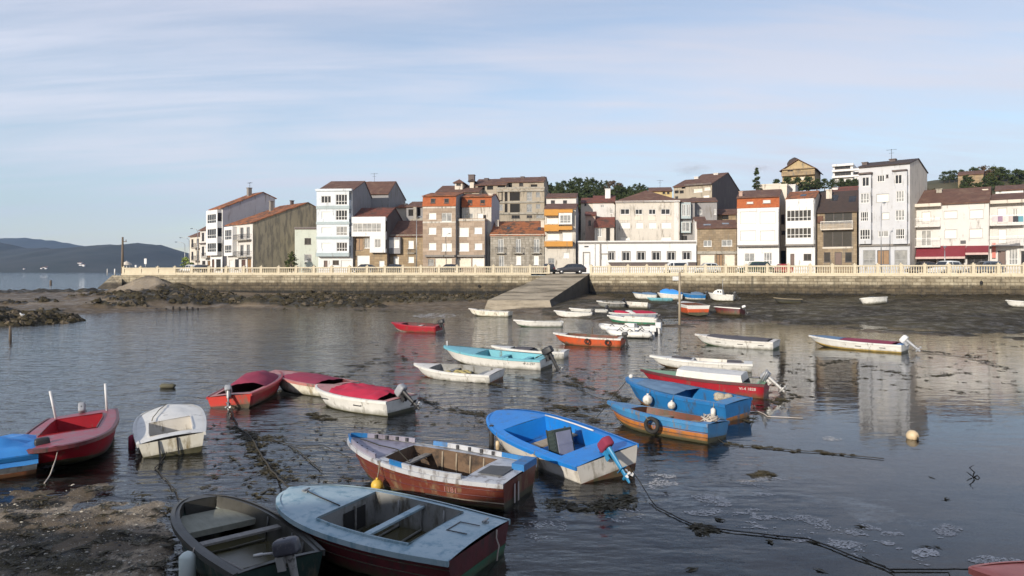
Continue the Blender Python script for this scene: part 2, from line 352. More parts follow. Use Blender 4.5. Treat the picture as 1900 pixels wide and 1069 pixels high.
# ---------------------------------------------------------------- far hills and town hill
def ridge(name, Y, dep, prof, ext, matl, lab):
    g = []; xs = [prof[0][0] + (prof[-1][0] - prof[0][0]) * i / 160 for i in range(161)]
    for j in range(9):
        t = j / 8; row = []
        for x in xs:
            py = lerp_tab(prof, x); zt = H - (py - HY) / F * Y
            X = (x - CX) / F * Y; yy = Y - dep * (1 - t)
            k = t ** .7
            row.append((X, yy, -1 + (zt + 1) * k + (nz(X, yy, .006, 4, 2.0) * 9 + nz(X, yy, .03, 3, 1.0) * 2.5) * k * (zt > 2)))
        g.append(row)
    g.append([(a, c + dep, -1) for a, c, d in g[-1]])
    return tag(MB().grid(g).build(name, matl, recalc=False), lab, kind='structure')
HILL_F = M('far_hill_scrub', (.030, .040, .026), (.05, .055, .04), scale=.006, rough=.95)
HILL_N = M('near_hill_wood', (.022, .030, .019), (.045, .046, .034), scale=.02, rough=.95)
ridge('hills', 2700, 500, [(-900, 470), (-300, 452), (-60, 448), (45, 442.5), (95, 445), (130, 449), (165, 457), (185, 468), (260, 490), (330, 501)], 0, HILL_F, 'distant blue mountain ridge across the bay')
NEAR = [(-900, 470), (-300, 450), (-60, 450), (0, 455), (20, 460), (40, 466), (80, 466), (150, 462), (185, 456), (200, 455), (225, 457), (260, 456), (300, 458), (330, 462), (352, 470), (380, 480), (430, 494), (470, 500.5)]
ridge('hills', 1500, 420, NEAR, 0, HILL_N, 'dark wooded headland across the bay')
# white villages on the headland shore
rv = random.Random(3)
for bx, by, n, sp_ in ((66, 492, 9, 14), (82, 496, 5, 8), (148, 490, 6, 8), (40, 497, 3, 7)):
    for k in range(n):
        px = bx + rv.uniform(-sp_, sp_); py = by + rv.uniform(-2.5, 3); Yv = 1085.
        zt = H - (lerp_tab(NEAR, px) - HY) / F * 1500
        while Yv < 1480 and H - (py - HY) / F * Yv > -1 + (zt + 1) * ((Yv - 1080) / 420) ** .7: Yv += 4
        p = P(px, py, Yv); s = rv.uniform(1.0, 2.2)
        mb = MB(); mb.box(-s, s, -1.5, 1.5, -4, 1.2); mb.quad((-s - .2, -1.7, 1.2), (s + .2, -1.7, 1.2), (s + .2, 0, 2), (-s - .2, 0, 2), m=1); mb.quad((-s - .2, 1.7, 1.2), (s + .2, 1.7, 1.2), (s + .2, 0, 2), (-s - .2, 0, 2), m=1)
        tag(mb.build('far_house', [W_WHITE2, R_BR], loc=p), 'tiny white house on the far wooded shore at left', 'house', 'houses on the far shore')
def hillz(x, y):
    A = lerp_tab([(-60, 0), (-25, 1.5), (-8, 13), (0, 19), (20, 22), (45, 20), (60, 20), (90, 23), (110, 25), (150, 27), (190, 25)], x)
    return 3.98 + A * sst(126, 196, y) + nz(x, y, .04, 3, 1.5) * 1.2 * sst(130, 170, y)
g = []
for j in range(46):
    y = 124 + j * 4.2; g.append([(x, y, hillz(x, y) - .06) for x in [-62 + i * 6 for i in range(52)]])
tag(MB().grid(g).build('hill', M('scrub_hillside', (.05, .055, .026), (.10, .085, .05), scale=.12, rough=.95, bump=.3, bscale=.8), recalc=False), 'scrubby green hillside rising behind the town', kind='structure')
# promenade level of the town
pv = [(-55.7, 100)] + [(2.6, 96), (10.6, 95.4), (58.5, 80), (95, 68.5), (95, 130), (-62, 130), (-66.5, 152), (-78, 152), (-60, 112)]
ASPH = M('worn_asphalt', (.085, .082, .078), (.06, .058, .056), scale=.7, rough=.92, bump=.01, bscale=30)
PAVE = M('promenade_paving', (.33, .30, .26), (.26, .235, .20), scale=.8, rough=.9, brick=(.6, .6, .02))
mb = MB(); mb.quad(*[(x, y + .35 if k < 5 else y, 4.07) for k, (x, y) in enumerate(pv)]); tag(mb.build('road', ASPH), 'asphalt waterfront road behind the sea wall', kind='structure')
mb = MB()
def strip(a0, a1, z, zb=None):
    pts = [(-55.0, 100), (2.6, 96), (10.6, 95.4), (58.5, 80), (95, 68.5)]
    for (x0, y0), (x1, y1) in zip(pts, pts[1:]):
        mb.quad((x0, y0 + a0, z), (x1, y1 + a0, z), (x1, y1 + a1, z), (x0, y0 + a1, z)); mb.quad((x0, y0 + a1, 3.9), (x1, y1 + a1, 3.9), (x1, y1 + a1, z), (x0, y0 + a1, z))
strip(.52, 3.2, 4.115); tag(mb.build('pavement', PAVE), 'stone promenade pavement along the sea wall', kind='structure')
mb = MB()
for (x0, y0, x1, y1) in ((-52, 104, 2.6, 100.6), (10.6, 99.9, 58.5, 85)):
    for k in range(14):
        a = k / 14; c = a + .04; d = Vector((x1 - x0, y1 - y0, 0)); mb.quad(*[Vector((x0, y0 + 3.2, 4.076)) + d * t + Vector((0, q, 0)) for t, q in ((a, 0), (c, 0), (c, .12), (a, .12))])
tag(mb.build('road_marking', M('worn_white_line', (.55, .55, .53), rough=.8)), 'dashed white centre line on the waterfront road', kind='structure')

# ---------------------------------------------------------------- sea wall, balustrade, slipway
WALLM = bpy.data.materials.new('sea_wall_masonry'); WALLM.use_nodes = True; nt = WALLM.node_tree; b = nt.nodes['Principled BSDF']; tc = nt.nodes.new('ShaderNodeTexCoord')
sp = nt.nodes.new('ShaderNodeSeparateXYZ'); nt.links.new(tc.outputs['Object'], sp.inputs[0])
cb = nt.nodes.new('ShaderNodeCombineXYZ'); nt.links.new(sp.outputs[0], cb.inputs[0]); nt.links.new(sp.outputs[2], cb.inputs[1])
br = nt.nodes.new('ShaderNodeTexBrick'); nt.links.new(cb.outputs[0], br.inputs[0]); br.inputs['Scale'].default_value = 1; br.inputs['Brick Width'].default_value = .9; br.inputs['Row Height'].default_value = .40; br.inputs['Mortar Size'].default_value = .035
br.inputs['Color1'].default_value = (1, 1, 1, 1); br.inputs['Color2'].default_value = (.6, .57, .52, 1); br.inputs['Mortar'].default_value = (.42, .38, .3, 1)
up = mixc(nt, ramp(nt, gn(nt, .7), [(.38, 0.), (.62, 1.)]), (.44, .385, .28), (.25, .21, .145)); lw = mixc(nt, ramp(nt, gn(nt, 1.1), [(.38, 0.), (.62, 1.)]), (.135, .105, .064), (.062, .05, .032))
lev = mth(nt, 'ADD', sp.outputs[2], mth(nt, 'MULTIPLY', mth(nt, 'SUBTRACT', gn(nt, .8, 7, .7, (1, 1, .5)), .5), .9))
tide = ramp(nt, mth(nt, 'DIVIDE', lev, 5.), [(.53, 0.), (.60, 1.)]); foot = ramp(nt, mth(nt, 'DIVIDE', lev, 5.), [(.33, 0.), (.40, 1.)])
col = mixc(nt, foot, (.016, .014, .010), mixc(nt, tide, lw, up)); col = mixc(nt, .8, col, br.outputs[0], 'MULTIPLY')
drip = ramp(nt, gn(nt, 1.0, 6, .7, (1.5, 1.5, .12)), [(.52, 0.), (.66, 1.)]); col = mixc(nt, mth(nt, 'MULTIPLY', drip, .7), col, (.06, .052, .036))
nt.links.new(col, b.inputs['Base Color']); b.inputs['Roughness'].default_value = .85
bn = nt.nodes.new('ShaderNodeBump'); bn.inputs['Distance'].default_value = .05; bn.inputs['Strength'].default_value = 1
nt.links.new(mth(nt, 'ADD', br.outputs[1], mth(nt, 'MULTIPLY', gn(nt, 3, 7, .7), -1.4)), bn.inputs['Height']); bn.invert = True; nt.links.new(bn.outputs[0], b.inputs['Normal'])
CREAM = M('cream_balustrade_paint', (.57, .50, .37), (.47, .405, .29), scale=1.2, rough=.75, dirt=(.3, .24, .15), dscale=2.2, damt=.2)
def wall_piece(lab, pts, z0=-.6, ztop=3.86):
    mb = MB()
    n = 24; rows = []
    for (x0, y0), (x1, y1) in zip(pts, pts[1:]):
        for k in range(n): rows.append((x0 + (x1 - x0) * k / n, y0 + (y1 - y0) * k / n))
    rows.append(pts[-1])
    mb.grid([[(x, y - .35 * (1 - q / 6) + (nz(x, q, .5, 3, 4.0)) * .04, z0 + (ztop - z0) * q / 6) for x, y in rows] for q in range(7)])
    mb.quad(*[(x, y, ztop) for x, y in pts], *[(x, y + .6, ztop) for x, y in pts[::-1]])
    mb.grid([[(x, y + .6, z) for x, y in rows] for z in (z0, ztop)])
    for x, y in (pts[0], pts[-1]): mb.quad((x, y - .35, z0), (x, y + .6, z0), (x, y + .6, ztop), (x, y, ztop))
    o = mb.build('sea_wall', WALLM); tag(o, lab, 'sea wall'); return o
def coping(parent, pts):
    mb = MB()
    for (x0, y0), (x1, y1) in zip(pts, pts[1:]):
        d = Vector((x1 - x0, y1 - y0, 0)).normalized(); nn = Vector((-d.y, d.x, 0)); a = Vector((x0, y0, 0)); c = Vector((x1, y1, 0))
        for lo_, hi_, i0, i1 in ((3.864, 4.10, -.12, .5),):
            q = [a + nn * i0, c + nn * i0, c + nn * i1, a + nn * i1]
            mb.quad(*[p + Vector((0, 0, hi_)) for p in q]); mb.quad(*[p + Vector((0, 0, lo_)) for p in q])
            mb.quad(q[0] + Vector((0, 0, lo_)), q[1] + Vector((0, 0, lo_)), q[1] + Vector((0, 0, hi_)), q[0] + Vector((0, 0, hi_))); mb.quad(q[3] + Vector((0, 0, lo_)), q[2] + Vector((0, 0, lo_)), q[2] + Vector((0, 0, hi_)), q[3] + Vector((0, 0, hi_)))
    mb.build('coping', CREAM, parent)
def balustrade(lab, pts, solid_first=0.):
    t = thing('balustrade', lab, 'balustrade'); seg = []
    path = [Vector((*p, 0)) for p in pts]
    pos = []; 
    for a, c in zip(path, path[1:]):
        L = (c - a).length; n = max(1, round(L / 2.55)); pos += [a + (c - a) * k / n for k in range(n)]
    pos.append(path[-1])
    zr = lambda x: lerp_tab([(-56, 4.93), (0, 5.13), (60, 5.24), (95, 5.3)], x)
    for k, p in enumerate(pos):
        mb = MB(); z = zr(p.x); mb.box(-.17, .17, -.02, .36, 4.104, z + .07); mb.box(-.21, .21, -.06, .40, z + .07, z + .13); mb.lathe([(.15, z + .13), (.06, z + .19), (.1, z + .24), (.0, z + .3)], 8, xf=Matrix.Translation((0, .17, 0)))
        d = (pos[min(k + 1, len(pos) - 1)] - pos[max(0, k - 1)])
        mb.build('post', CREAM, t, loc=p, rot=(0, 0, math.atan2(d.y, d.x)))
    for p, q in zip(pos, pos[1:]):
        d = q - p; L = d.length; mb = MB(); z = (zr(p.x) + zr(q.x)) / 2; x0, x1 = .18, L - .18
        mb.box(x0, x1, .0, .32, 4.104, 4.26); mb.box(x0, x1, -.02, .34, z - .17, z)
        if p.x < -55.7 + solid_first: mb.box(x0, x1, .06, .26, 4.26, z - .17)
        else:
            n = 8
            for i in range(n):
                x = x0 + (x1 - x0) * (i + .5) / n; h = z - .17 - 4.26
                mb.lathe([(.075, 4.262), (.05, 4.262 + h * .12), (.1, 4.262 + h * .38), (.045, 4.262 + h * .75), (.075, z - .172)], 6, xf=Matrix.Translation((x, .16, 0)))
        mb.build('baluster_panel', CREAM, t, loc=p, rot=(0, 0, math.atan2(d.y, d.x)))
    return t
wl = wall_piece('stained granite sea wall left of the slipway, with a sand heap at its far end', [(-55.7, 100), (2.6, 96)]); coping(wl, [(-55.7, 100), (2.6, 96)])
wr = wall_piece('stained granite sea wall right of the slipway, weed growing at its foot', [(10.6, 95.4), (58.5, 80), (95, 68.5)]); coping(wr, [(10.6, 95.4), (58.5, 80), (95, 68.5)])
balustrade('cream balustrade on the sea wall left of the slipway, running out to the point', [(-55.5, 100), (5.0, 95.9)], 6.)
balustrade('cream balustrade on the sea wall right of the slipway, below the white cafe', [(10.75, 95.4), (58.5, 80), (95, 68.5)])
mb = MB(); mb.box(2.6, 10.6, 95.7, 96.3, -.5, 3.86); tag(mb.build('sea_wall', WALLM), 'short stretch of sea wall hidden behind the head of the slipway', 'sea wall')
# stepped pier end at the far left
pe = thing('pier_end', 'sloping stone end of the sea wall running down to the rocks at left', 'pier', (0, 0, 0))
mb = MB(); A = P(208, 511, 101); Bq = P(180, 536, 97); C = P(208, 538, 97); D = P(226, 512, 100.5)
def prism(mb, pts, dz):
    top = [Vector(p) for p in pts]
mb.quad(A, Bq, C); mb.quad(A, C, P(226, 538, 97.5), D); mb.quad(A, D, D + Vector((0, 6, 0)), A + Vector((0, 6, 0))); mb.quad(A, A + Vector((0, 6, 0)), Bq + Vector((0, 6, 0)), Bq)
mb.build('stone_slope', WALLM, pe)
mb = MB()
for k, px in enumerate((199, 213)):
    p = P(px, 511, 101.5); mb.tube([p, p + Vector((0, 0, .95))], .09 if k else .05, 8)
mb.build('railing', FR_W, pe)
SLIP = M('slipway_concrete', (.42, .35, .25), (.28, .23, .16), scale=.5, rough=.92, bump=.07, bscale=2.5, dirt=(.13, .105, .065), dscale=.6, damt=.5, dstretch=(.25, 1.3, 1))
SLIPS = M('slipway_side_stone', (.075, .065, .05), (.04, .034, .026), scale=.8, rough=.85, bump=.06, bscale=2)
tl, tr_, bl, br_ = Vector((4.9, 96.4, 4.066)), Vector((10.6, 95.9, 4.066)), Vector((-2.75, 80, 1.2)), Vector((4.3, 80, 1.15))
mb = MB(); rows = []
for j in range(21):
    t = j / 20; a = tl.lerp(bl, t); c = tr_.lerp(br_, t); rows.append([a.lerp(c, i / 10) + Vector((0, 0, nz(i * .7, j * .9, .6, 3, 2) * .04 - .02 * (j % 2))) for i in range(11)])
mb.grid(rows, sm=False)
fl, frr = Vector((-3.3, 77.6, -.3)), Vector((4.6, 77.6, -.3))
mb.grid([[bl.lerp(fl, q / 4).lerp(br_.lerp(frr, q / 4), i / 10) + Vector((0, 0, 0)) for i in range(11)] for q in range(5)], sm=False)
gl_ = lambda p: Vector((p.x, p.y, -.5))
mb.quad(tr_, br_, frr, gl_(br_), gl_(tr_), m=1); mb.quad(tl, bl, fl, gl_(bl), gl_(tl), m=1)
tag(mb.build('slipway', [SLIP, SLIPS]), 'broad sloping concrete slipway from the road down to the water', 'slipway')

# quay with the row of buildings behind the camera; its long shade falls on the nearest boats
mb = MB(); mb.box(-60, 60, -40, 3.2, -1, 2.9); tag(mb.build('quay', CONC), 'concrete quay the photograph is taken from', kind='structure')
bh = thing('warehouse', 'long pale quayside warehouse behind the viewpoint', 'warehouse', (-16, -8.0, 2.9), (0, 0, R(13)))
mb = MB(); mb.box(-34, 42, -10, 0, 0, 5.6); mb.build('wall', W_BEIGE, bh)
mb = MB(); mb.quad((-34.4, .4, 5.604), (42.4, .4, 5.604), (42.4, -5, 7.4), (-34.4, -5, 7.4)); mb.quad((-34.4, -10.4, 5.604), (42.4, -10.4, 5.604), (42.4, -5, 7.4), (-34.4, -5, 7.4)); mb.build('roof', R_BR, bh)

# haze over the bay
mb = MB(); mb.box(-3600, 3600, -70, 3450, -2, 320); hz = mb.build('haze', [])
m = bpy.data.materials.new('haze_air'); m.use_nodes = True; nt = m.node_tree; nt.nodes.clear(); o_ = nt.nodes.new('ShaderNodeOutputMaterial'); pv_ = nt.nodes.new('ShaderNodeVolumePrincipled')
pv_.inputs['Color'].default_value = (.40, .60, 1, 1); pv_.inputs['Density'].default_value = .00012; pv_.inputs['Anisotropy'].default_value = .2
nt.links.new(pv_.outputs[0], o_.inputs['Volume']); hz.data.materials.append(m); tag(hz, 'thin blue haze over the bay', kind='stuff')
# ---------------------------------------------------------------- houses
Z1 = lambda x, y: (330 + x * .18707, 310 + y * .18707)
Z2 = lambda x, y: (640 + x * .18707, 310 + y * .18707)
Z3 = lambda x, y: (880 + x * .18707, 310 + y * .18707)
Z4 = lambda x, y: (1060 + x * .18707, 310 + y * .18707)
Z5 = lambda x, y: (1350 + x * .22455, 270 + y * .22455)
Z6 = lambda x, y: (1580 + x * .22455, 270 + y * .22455)
Z0 = lambda x, y: (x, y)
def punched(mb, W, Ht, ops, rev=.16, m=0, x0=0., z0=0., y=0.):
    """front wall with real openings and reveals"""
    xs = sorted({x0, W} | {round(v, 4) for o in ops for v in (o[0], o[2])}); zs = sorted({z0, Ht} | {round(v, 4) for o in ops for v in (o[1], o[3])})
    for a, c in zip(xs, xs[1:]):
        for p, q in zip(zs, zs[1:]):
            u, v = (a + c) / 2, (p + q) / 2
            if any(o[0] < u < o[2] and o[1] < v < o[3] for o in ops): continue
            mb.quad((a, y, p), (c, y, p), (c, y, q), (a, y, q), m=m)
    for a, p, c, q in ops:
        for (ax, az, cx, cz) in ((a, p, c, p), (a, q, c, q), (a, p, a, q), (c, p, c, q)):
            mb.quad((ax, y, az), (cx, y, cz), (cx, y + rev, cz), (ax, y + rev, az), m=m)
STY = {  # style: (frame, panel, panes across, panes down, part name, panel name)
 's': (FR_W, SHUT, 1, 1, 'window', 'shutter'), 'sg': (FR_LG, SHUT, 1, 1, 'window', 'shutter'), 'c': (FR_W, SHUTW, 1, 1, 'window', 'shutter'), 'g': (FR_W, GLASS, 2, 1, 'window', 'pane'), 'g1': (FR_W, GLASS, 1, 1, 'window', 'pane'), 'g3': (FR_W, GLASS, 3, 1, 'window', 'pane'), 'g4': (FR_W, GLASS, 4, 2, 'window', 'pane'), 'g6': (FR_W, GLASS, 6, 2, 'window', 'pane'),
 'l': (FR_W, GLASS_L, 2, 1, 'window', 'pane'), 'l3': (FR_W, GLASS_L, 3, 2, 'window', 'pane'), 'l1': (FR_W, GLASS_L, 1, 1, 'window', 'pane'), 'l6': (FR_W, GLASS_L, 6, 2, 'window', 'pane'), 'k': (FR_D, GLASS, 2, 1, 'window', 'pane'), 'k3': (FR_D, GLASS, 3, 1, 'window', 'pane'), 'k1': (FR_D, GLASS, 1, 1, 'window', 'pane'), 'kl': (FR_G, GLASS_L, 2, 2, 'window', 'pane'),
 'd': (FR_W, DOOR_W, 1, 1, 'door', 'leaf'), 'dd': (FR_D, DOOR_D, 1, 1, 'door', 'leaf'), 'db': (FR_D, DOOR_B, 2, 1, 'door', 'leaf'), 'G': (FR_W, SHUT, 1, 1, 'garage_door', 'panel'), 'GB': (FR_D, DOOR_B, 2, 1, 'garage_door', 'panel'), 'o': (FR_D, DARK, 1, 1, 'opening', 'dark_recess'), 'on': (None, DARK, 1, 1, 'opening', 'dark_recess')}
def frame_mesh(mb, x0, z0, x1, z1, nx, nz_, y, t=.075, d=.06, m=0):
    mb.box(x0, x1, y, y + d, z0, z0 + t, m); mb.box(x0, x1, y, y + d, z1 - t, z1, m); mb.box(x0, x0 + t, y + .002, y + d - .002, z0 + t, z1 - t, m); mb.box(x1 - t, x1, y + .002, y + d - .002, z0 + t, z1 - t, m)
    for i in range(1, nx):
        x = x0 + (x1 - x0) * i / nx; mb.box(x - t / 2, x + t / 2, y + .004, y + d - .004, z0 + t, z1 - t, m)
    for i in range(1, nz_):
        z = z0 + (z1 - z0) * (.34 if nz_ == 2 else i / nz_); mb.box(x0 + t, x1 - t, y + .006, y + d - .006, z - t / 2, z + t / 2, m)
def house(name, label, Z, Y, x0, x1, yt, depth, wall, feats=(), roof=('flat',), zb=3.98, cat='house', yb=None, rz=None, W=None, Ht=None, loc=None, sidem=None, group=None, sur=None):
    if loc is None and rz is None:
        pm_ = (Z(x0, 0)[0] + Z(x1, 0)[0]) / 2; rz = -lerp_tab([(560, 2), (700, 7), (1290, 9), (1370, 20), (1480, 30), (1552, 31), (1640, 40), (1760, 36), (1900, 36)], pm_)
    s = Y / F; th_ = R(-(rz or 0)); ct, st_ = math.cos(th_), math.sin(th_); zoomed = loc is None
    if zoomed:
        px0, px1 = Z(x0, yt)[0], Z(x1, yt)[0]; ri = lambda px: (px - CX) / F
        rm_ = ri((px0 + px1) / 2); ul = (rm_ - ri(px0)) * Y / (ct + ri(px0) * st_)
        ux = lambda px: (ri(px) - rm_) * Y / (ct + ri(px) * st_)
        X0, Y0 = rm_ * Y - ul * ct, Y + ul * st_; W = ul + ux(px1)
        if yb is not None: zb = H - (Z(x0, yb)[1] - HY) * s
        U = lambda x: ul + ux(Z(x, 0)[0])
        def V(y, x=None): d = Y - (ux(Z(x, 0)[0]) if x is not None else 0) * st_; return H - (Z(0, y)[1] - HY) * d / F - zb
        Ht = V(yt); loc = (X0, Y0, zb)
        def at_depth(px, py, dd):
            r = ri(px); xx = (r * (Y0 + dd * ct) - X0 - dd * st_) / (ct + r * st_); d = Y0 - xx * st_ + dd * ct
            return xx, H - (py - HY) * d / F - zb
    else: U = lambda q: q; V = lambda q, x=None: q; X0 = loc[0]
    root = thing(name, label, cat, loc, (0, 0, R(rz) if rz else 0), group)
    def rect(f):
        xm = (f[1] + f[3]) / 2; a, c, p, q = U(f[1]), U(f[3]), V(f[4], xm), V(f[2], xm)
        return (min(a, c), max(.02, min(p, q)), max(a, c), max(p, q))
    wins = [f for f in feats if f[0] == 'w']; ops = [rect(f) for f in wins]
    mb = MB(); punched(mb, W, Ht, ops)
    kind = roof[0]; rf = .5; zr = Ht
    sm = 1 if sidem else 0; hbx = roof[3] if len(roof) == 5 else 0
    if kind in ('gx', 'mans'):
        rf = roof[2] if len(roof) > 2 and kind == 'gx' else .5
        yr = roof[1]; zr = (H - (Z(0, yr)[1] - HY) / F * (Y + depth * rf * ct) - zb) if zoomed else yr
    zt = Ht
    if kind == 'mans': zt = V(roof[2])
    for x in (0, W):
        if kind == 'gx': mb.quad((x, 0, 0), (x, depth, 0), (x, depth, Ht + hbx), (x, depth * rf, zr), (x, 0, Ht), m=sm)
        elif kind == 'mans': mb.quad((x, 0, 0), (x, depth, 0), (x, depth, zt), (x, depth * .5, zr), (x, .25, zt), (x, 0, Ht), m=sm)
        else: mb.quad((x, 0, 0), (x, depth, 0), (x, depth, Ht), (x, 0, Ht), m=sm)
    mb.quad((0, depth, 0), (W, depth, 0), (W, depth, Ht), (0, depth, Ht), m=sm)
    if kind == 'gy': mb.quad((0, 0, Ht), (W, 0, Ht), (W / 2, 0, V(roof[1])))
    if kind in ('flat', 'hip'): mb.quad((0, 0, Ht), (W, 0, Ht), (W, depth, Ht), (0, depth, Ht))
    mb.build('wall', [wall] + ([sidem] if sidem else []), root, recalc=False)
    rm = roof[-1] if not isinstance(roof[-1], (str, int, float)) else R_BR
    mb = MB(); ov = .35; th = .14; rp = None
    def slab(p0, p1, p2, p3):
        n = Vector((0, 0, th)); q = [Vector(p) for p in (p0, p1, p2, p3)]; t_ = [p + n for p in q]
        mb.quad(*q); mb.quad(*t_)
        for i in range(4): mb.quad(q[i], q[(i + 1) % 4], t_[(i + 1) % 4], t_[i])
    if kind == 'gx':
        k0 = (zr - Ht) / (depth * rf); hb = Ht + hbx; k1 = (zr - hb) / (depth * (1 - rf))
        so = .12
        slab((-so, -ov, Ht - ov * k0 + .005), (W + so, -ov, Ht - ov * k0 + .005), (W + so, depth * rf, zr + .005), (-so, depth * rf, zr + .005))
        slab((-so, depth + ov, hb - ov * k1 + .005), (W + so, depth + ov, hb - ov * k1 + .005), (W + so, depth * rf + .002, zr + .008), (-so, depth * rf + .002, zr + .008))
        zroof = lambda y: zr - abs(y - depth * rf) * (k0 if y < depth * rf else k1)
    elif kind == 'mans':
        mb.quad((-.05, -.06, Ht + .005), (W + .05, -.06, Ht + .005), (W + .05, .2, zt), (-.05, .2, zt), m=1); k0 = (zr - zt) / (depth * .5)
        mb.box(-.08, W + .08, -.14, .0, Ht - .06, Ht + .03, m=1)
        slab((-.12, -.1, zt), (W + .12, -.1, zt), (W + .12, depth * .5, zr + .005), (-.12, depth * .5, zr + .005)); slab((-.12, depth, zt), (W + .12, depth, zt), (W + .12, depth * .5 + .002, zr + .008), (-.12, depth * .5 + .002, zr + .008))
        zroof = lambda y: zr - abs(y - depth * .5) * k0
    elif kind == 'gy':
        zr = V(roof[1]); k0 = (zr - Ht) / (W / 2); e = .6
        for sx in (0, 1):
            a = -e if sx == 0 else W + e
            slab((a, -e, Ht - e * k0 + .01), (W / 2, -e, zr + .01), (W / 2, depth + e, zr + .01), (a, depth + e, Ht - e * k0 + .01))
        zroof = lambda y: zr
    elif kind == 'hip':
        i = min(W, depth) * .5; e = .35; zr = (H - (Z(0, roof[1])[1] - HY) / F * (Y + depth * .5) - zb) if zoomed else roof[1]; zz = Ht + .01
        a, c, d_, e_ = (-e, -e, zz), (W + e, -e, zz), (W + e, depth + e, zz), (-e, depth + e, zz)
        r0, r1 = ((i * .8, depth / 2, zr), (W - i * .8, depth / 2, zr)) if W >= depth else ((W / 2, i, zr), (W / 2, depth - i, zr))
        if W >= depth:
            mb.quad(a, c, r1, r0); mb.quad(d_, e_, r0, r1); mb.quad(c, d_, r1); mb.quad(e_, a, r0)
        else:
            mb.quad(a, c, r0); mb.quad(c, d_, r1, r0); mb.quad(d_, e_, r1); mb.quad(e_, a, r0, r1)
        mb.box(-e, W + e, -e, depth + e, Ht - .12, Ht + .006)
        zroof = lambda y: Ht + (zr - Ht) * max(0, 1 - abs(y - depth / 2) / (depth / 2))
    else:
        mb.box(-.06, W + .06, -.06, .2, Ht + .002, Ht + .32); mb.box(-.06, W + .06, depth - .2, depth + .06, Ht + .002, Ht + .32); mb.box(-.06, .2, .2, depth - .2, Ht + .002, Ht + .32); mb.box(W - .2, W + .06, .2, depth - .2, Ht + .002, Ht + .32)
        zroof = lambda y: Ht
    rp = mb.build('parapet' if kind == 'flat' else 'roof', [rm, W_ORTILE] if kind == 'mans' else rm, root)
    ni = 0
    def panes(mb, r, st, y, m0=0, m1=1):
        fr_, pn, nx, nz_, _, _ = STY[st]
        mb.box(r[0] + .03, r[2] - .03, y + .03, y + .045, r[1] + .03, r[3] - .03, m1)
        if fr_: frame_mesh(mb, r[0] + .005, r[1] + .005, r[2] - .005, r[3] - .005, nx, nz_, y - .02, m=m0)
    for f, r in zip(wins, ops):
        st = f[5]; fr_, pn, nx, nz_, nm, pnm = STY[st]
        if fr_:
            mb = MB(); frame_mesh(mb, r[0] + .004, r[1] + .004, r[2] - .004, r[3] - .004, nx, nz_, .07)
            if nm == 'window': mb.box(r[0] - .05, r[2] + .05, -.05, .065, r[1] - .06, r[1] + .002)
            wo = mb.build(nm, fr_, root)
            mb = MB(); mb.box(r[0] + .02, r[2] - .02, .112, .128, r[1] + .02, r[3] - .02); mb.build(pnm, pn, wo)
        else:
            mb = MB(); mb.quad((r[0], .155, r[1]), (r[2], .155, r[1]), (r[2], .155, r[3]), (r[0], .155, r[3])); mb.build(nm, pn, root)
        if sur and nm in ('window', 'door'):
            mb = MB(); t = .13; mb.box(r[0] - t, r[2] + t, -.03, -.002, r[3], r[3] + t); mb.box(r[0] - t, r[0], -.03, -.002, r[1], r[3]); mb.box(r[2], r[2] + t, -.03, -.002, r[1], r[3])
            mb.build('surround', sur, root)
    for f in feats:
        k = f[0]
        if k == 'bay':   # x0 y0 x1 y1 out mat [wins]
            a, p, c, q = rect(f); out_, bm_, ws = f[5], f[6], f[7]; side = f[8] if len(f) > 8 else None
            bo = [rect(('w', *wv)) for wv in ws]
            mb = MB(); punched(mb, c, q, bo, .1, x0=a, z0=p, y=-out_); 
            mb.quad((a, -out_, p), (a, -.002, p), (a, -.002, q), (a, -out_, q)); mb.quad((c, -out_, p), (c, -.002, p), (c, -.002, q), (c, -out_, q), m=0); mb.quad((a, -out_, p), (c, -out_, p), (c, -.002, p), (a, -.002, p)); mb.quad((a, -out_, q), (c, -out_, q), (c, -.002, q), (a, -.002, q))
            bb = mb.build('bay', bm_, root, recalc=False)
            for wv, r in zip(ws, bo):
                st = wv[4]; mb = MB(); panes(mb, r, st, -out_ + .06); mb.build(STY[st][4], [STY[st][0] or FR_W, STY[st][1]], bb)
            if side:
                n = side
                for i in range(n):
                    zz = p + (q - p) * (i + .25) / n; mb = MB(); mb.box(c + .002, c + .03, -out_ + .08, -.1, zz, zz + (q - p) / n * .55); mb.build('side_window', GLASS, bb)
        elif k == 'balc':   # x0 x1 yfloor yrail out kind mat
            a, c = U(f[1]), U(f[2]); zf, zt_ = V(f[3], (f[1] + f[2]) / 2), V(f[4], (f[1] + f[2]) / 2); out_ = f[5]; bm_ = f[7] if len(f) > 7 else CONC
            mb = MB(); mb.box(a, c, -out_, -.003, zf - .16, zf); bo = mb.build('balcony', bm_, root)
            mb = MB()
            if f[6] == 'solid':
                mb.box(a, c, -out_ + .002, -out_ + .1, zf + .002, zt_); mb.box(a, a + .1, -out_ + .1, -.004, zf + .002, zt_); mb.box(c - .1, c, -out_ + .1, -.004, zf + .002, zt_); mb.build('parapet', bm_, bo)
            else:
                mb.box(a, c, -out_ + .02, -out_ + .06, zt_ - .05, zt_); n = int((c - a) / .16)
                for i in range(n + 1): x = a + .02 + (c - a - .04) * i / max(1, n); mb.box(x - .012, x + .012, -out_ + .03, -out_ + .05, zf + .001, zt_ - .05)
                for x in (a + .02, c - .02): mb.box(x - .02, x + .02, -out_ + .06, -.004, zt_ - .05, zt_); mb.box(x - .02, x + .02, -out_ + .02, -out_ + .06, zf + .001, zt_ - .05)
                mb.build('railing', GALV if f[6] == 'steel' else IRON, bo)
        elif k == 'band':
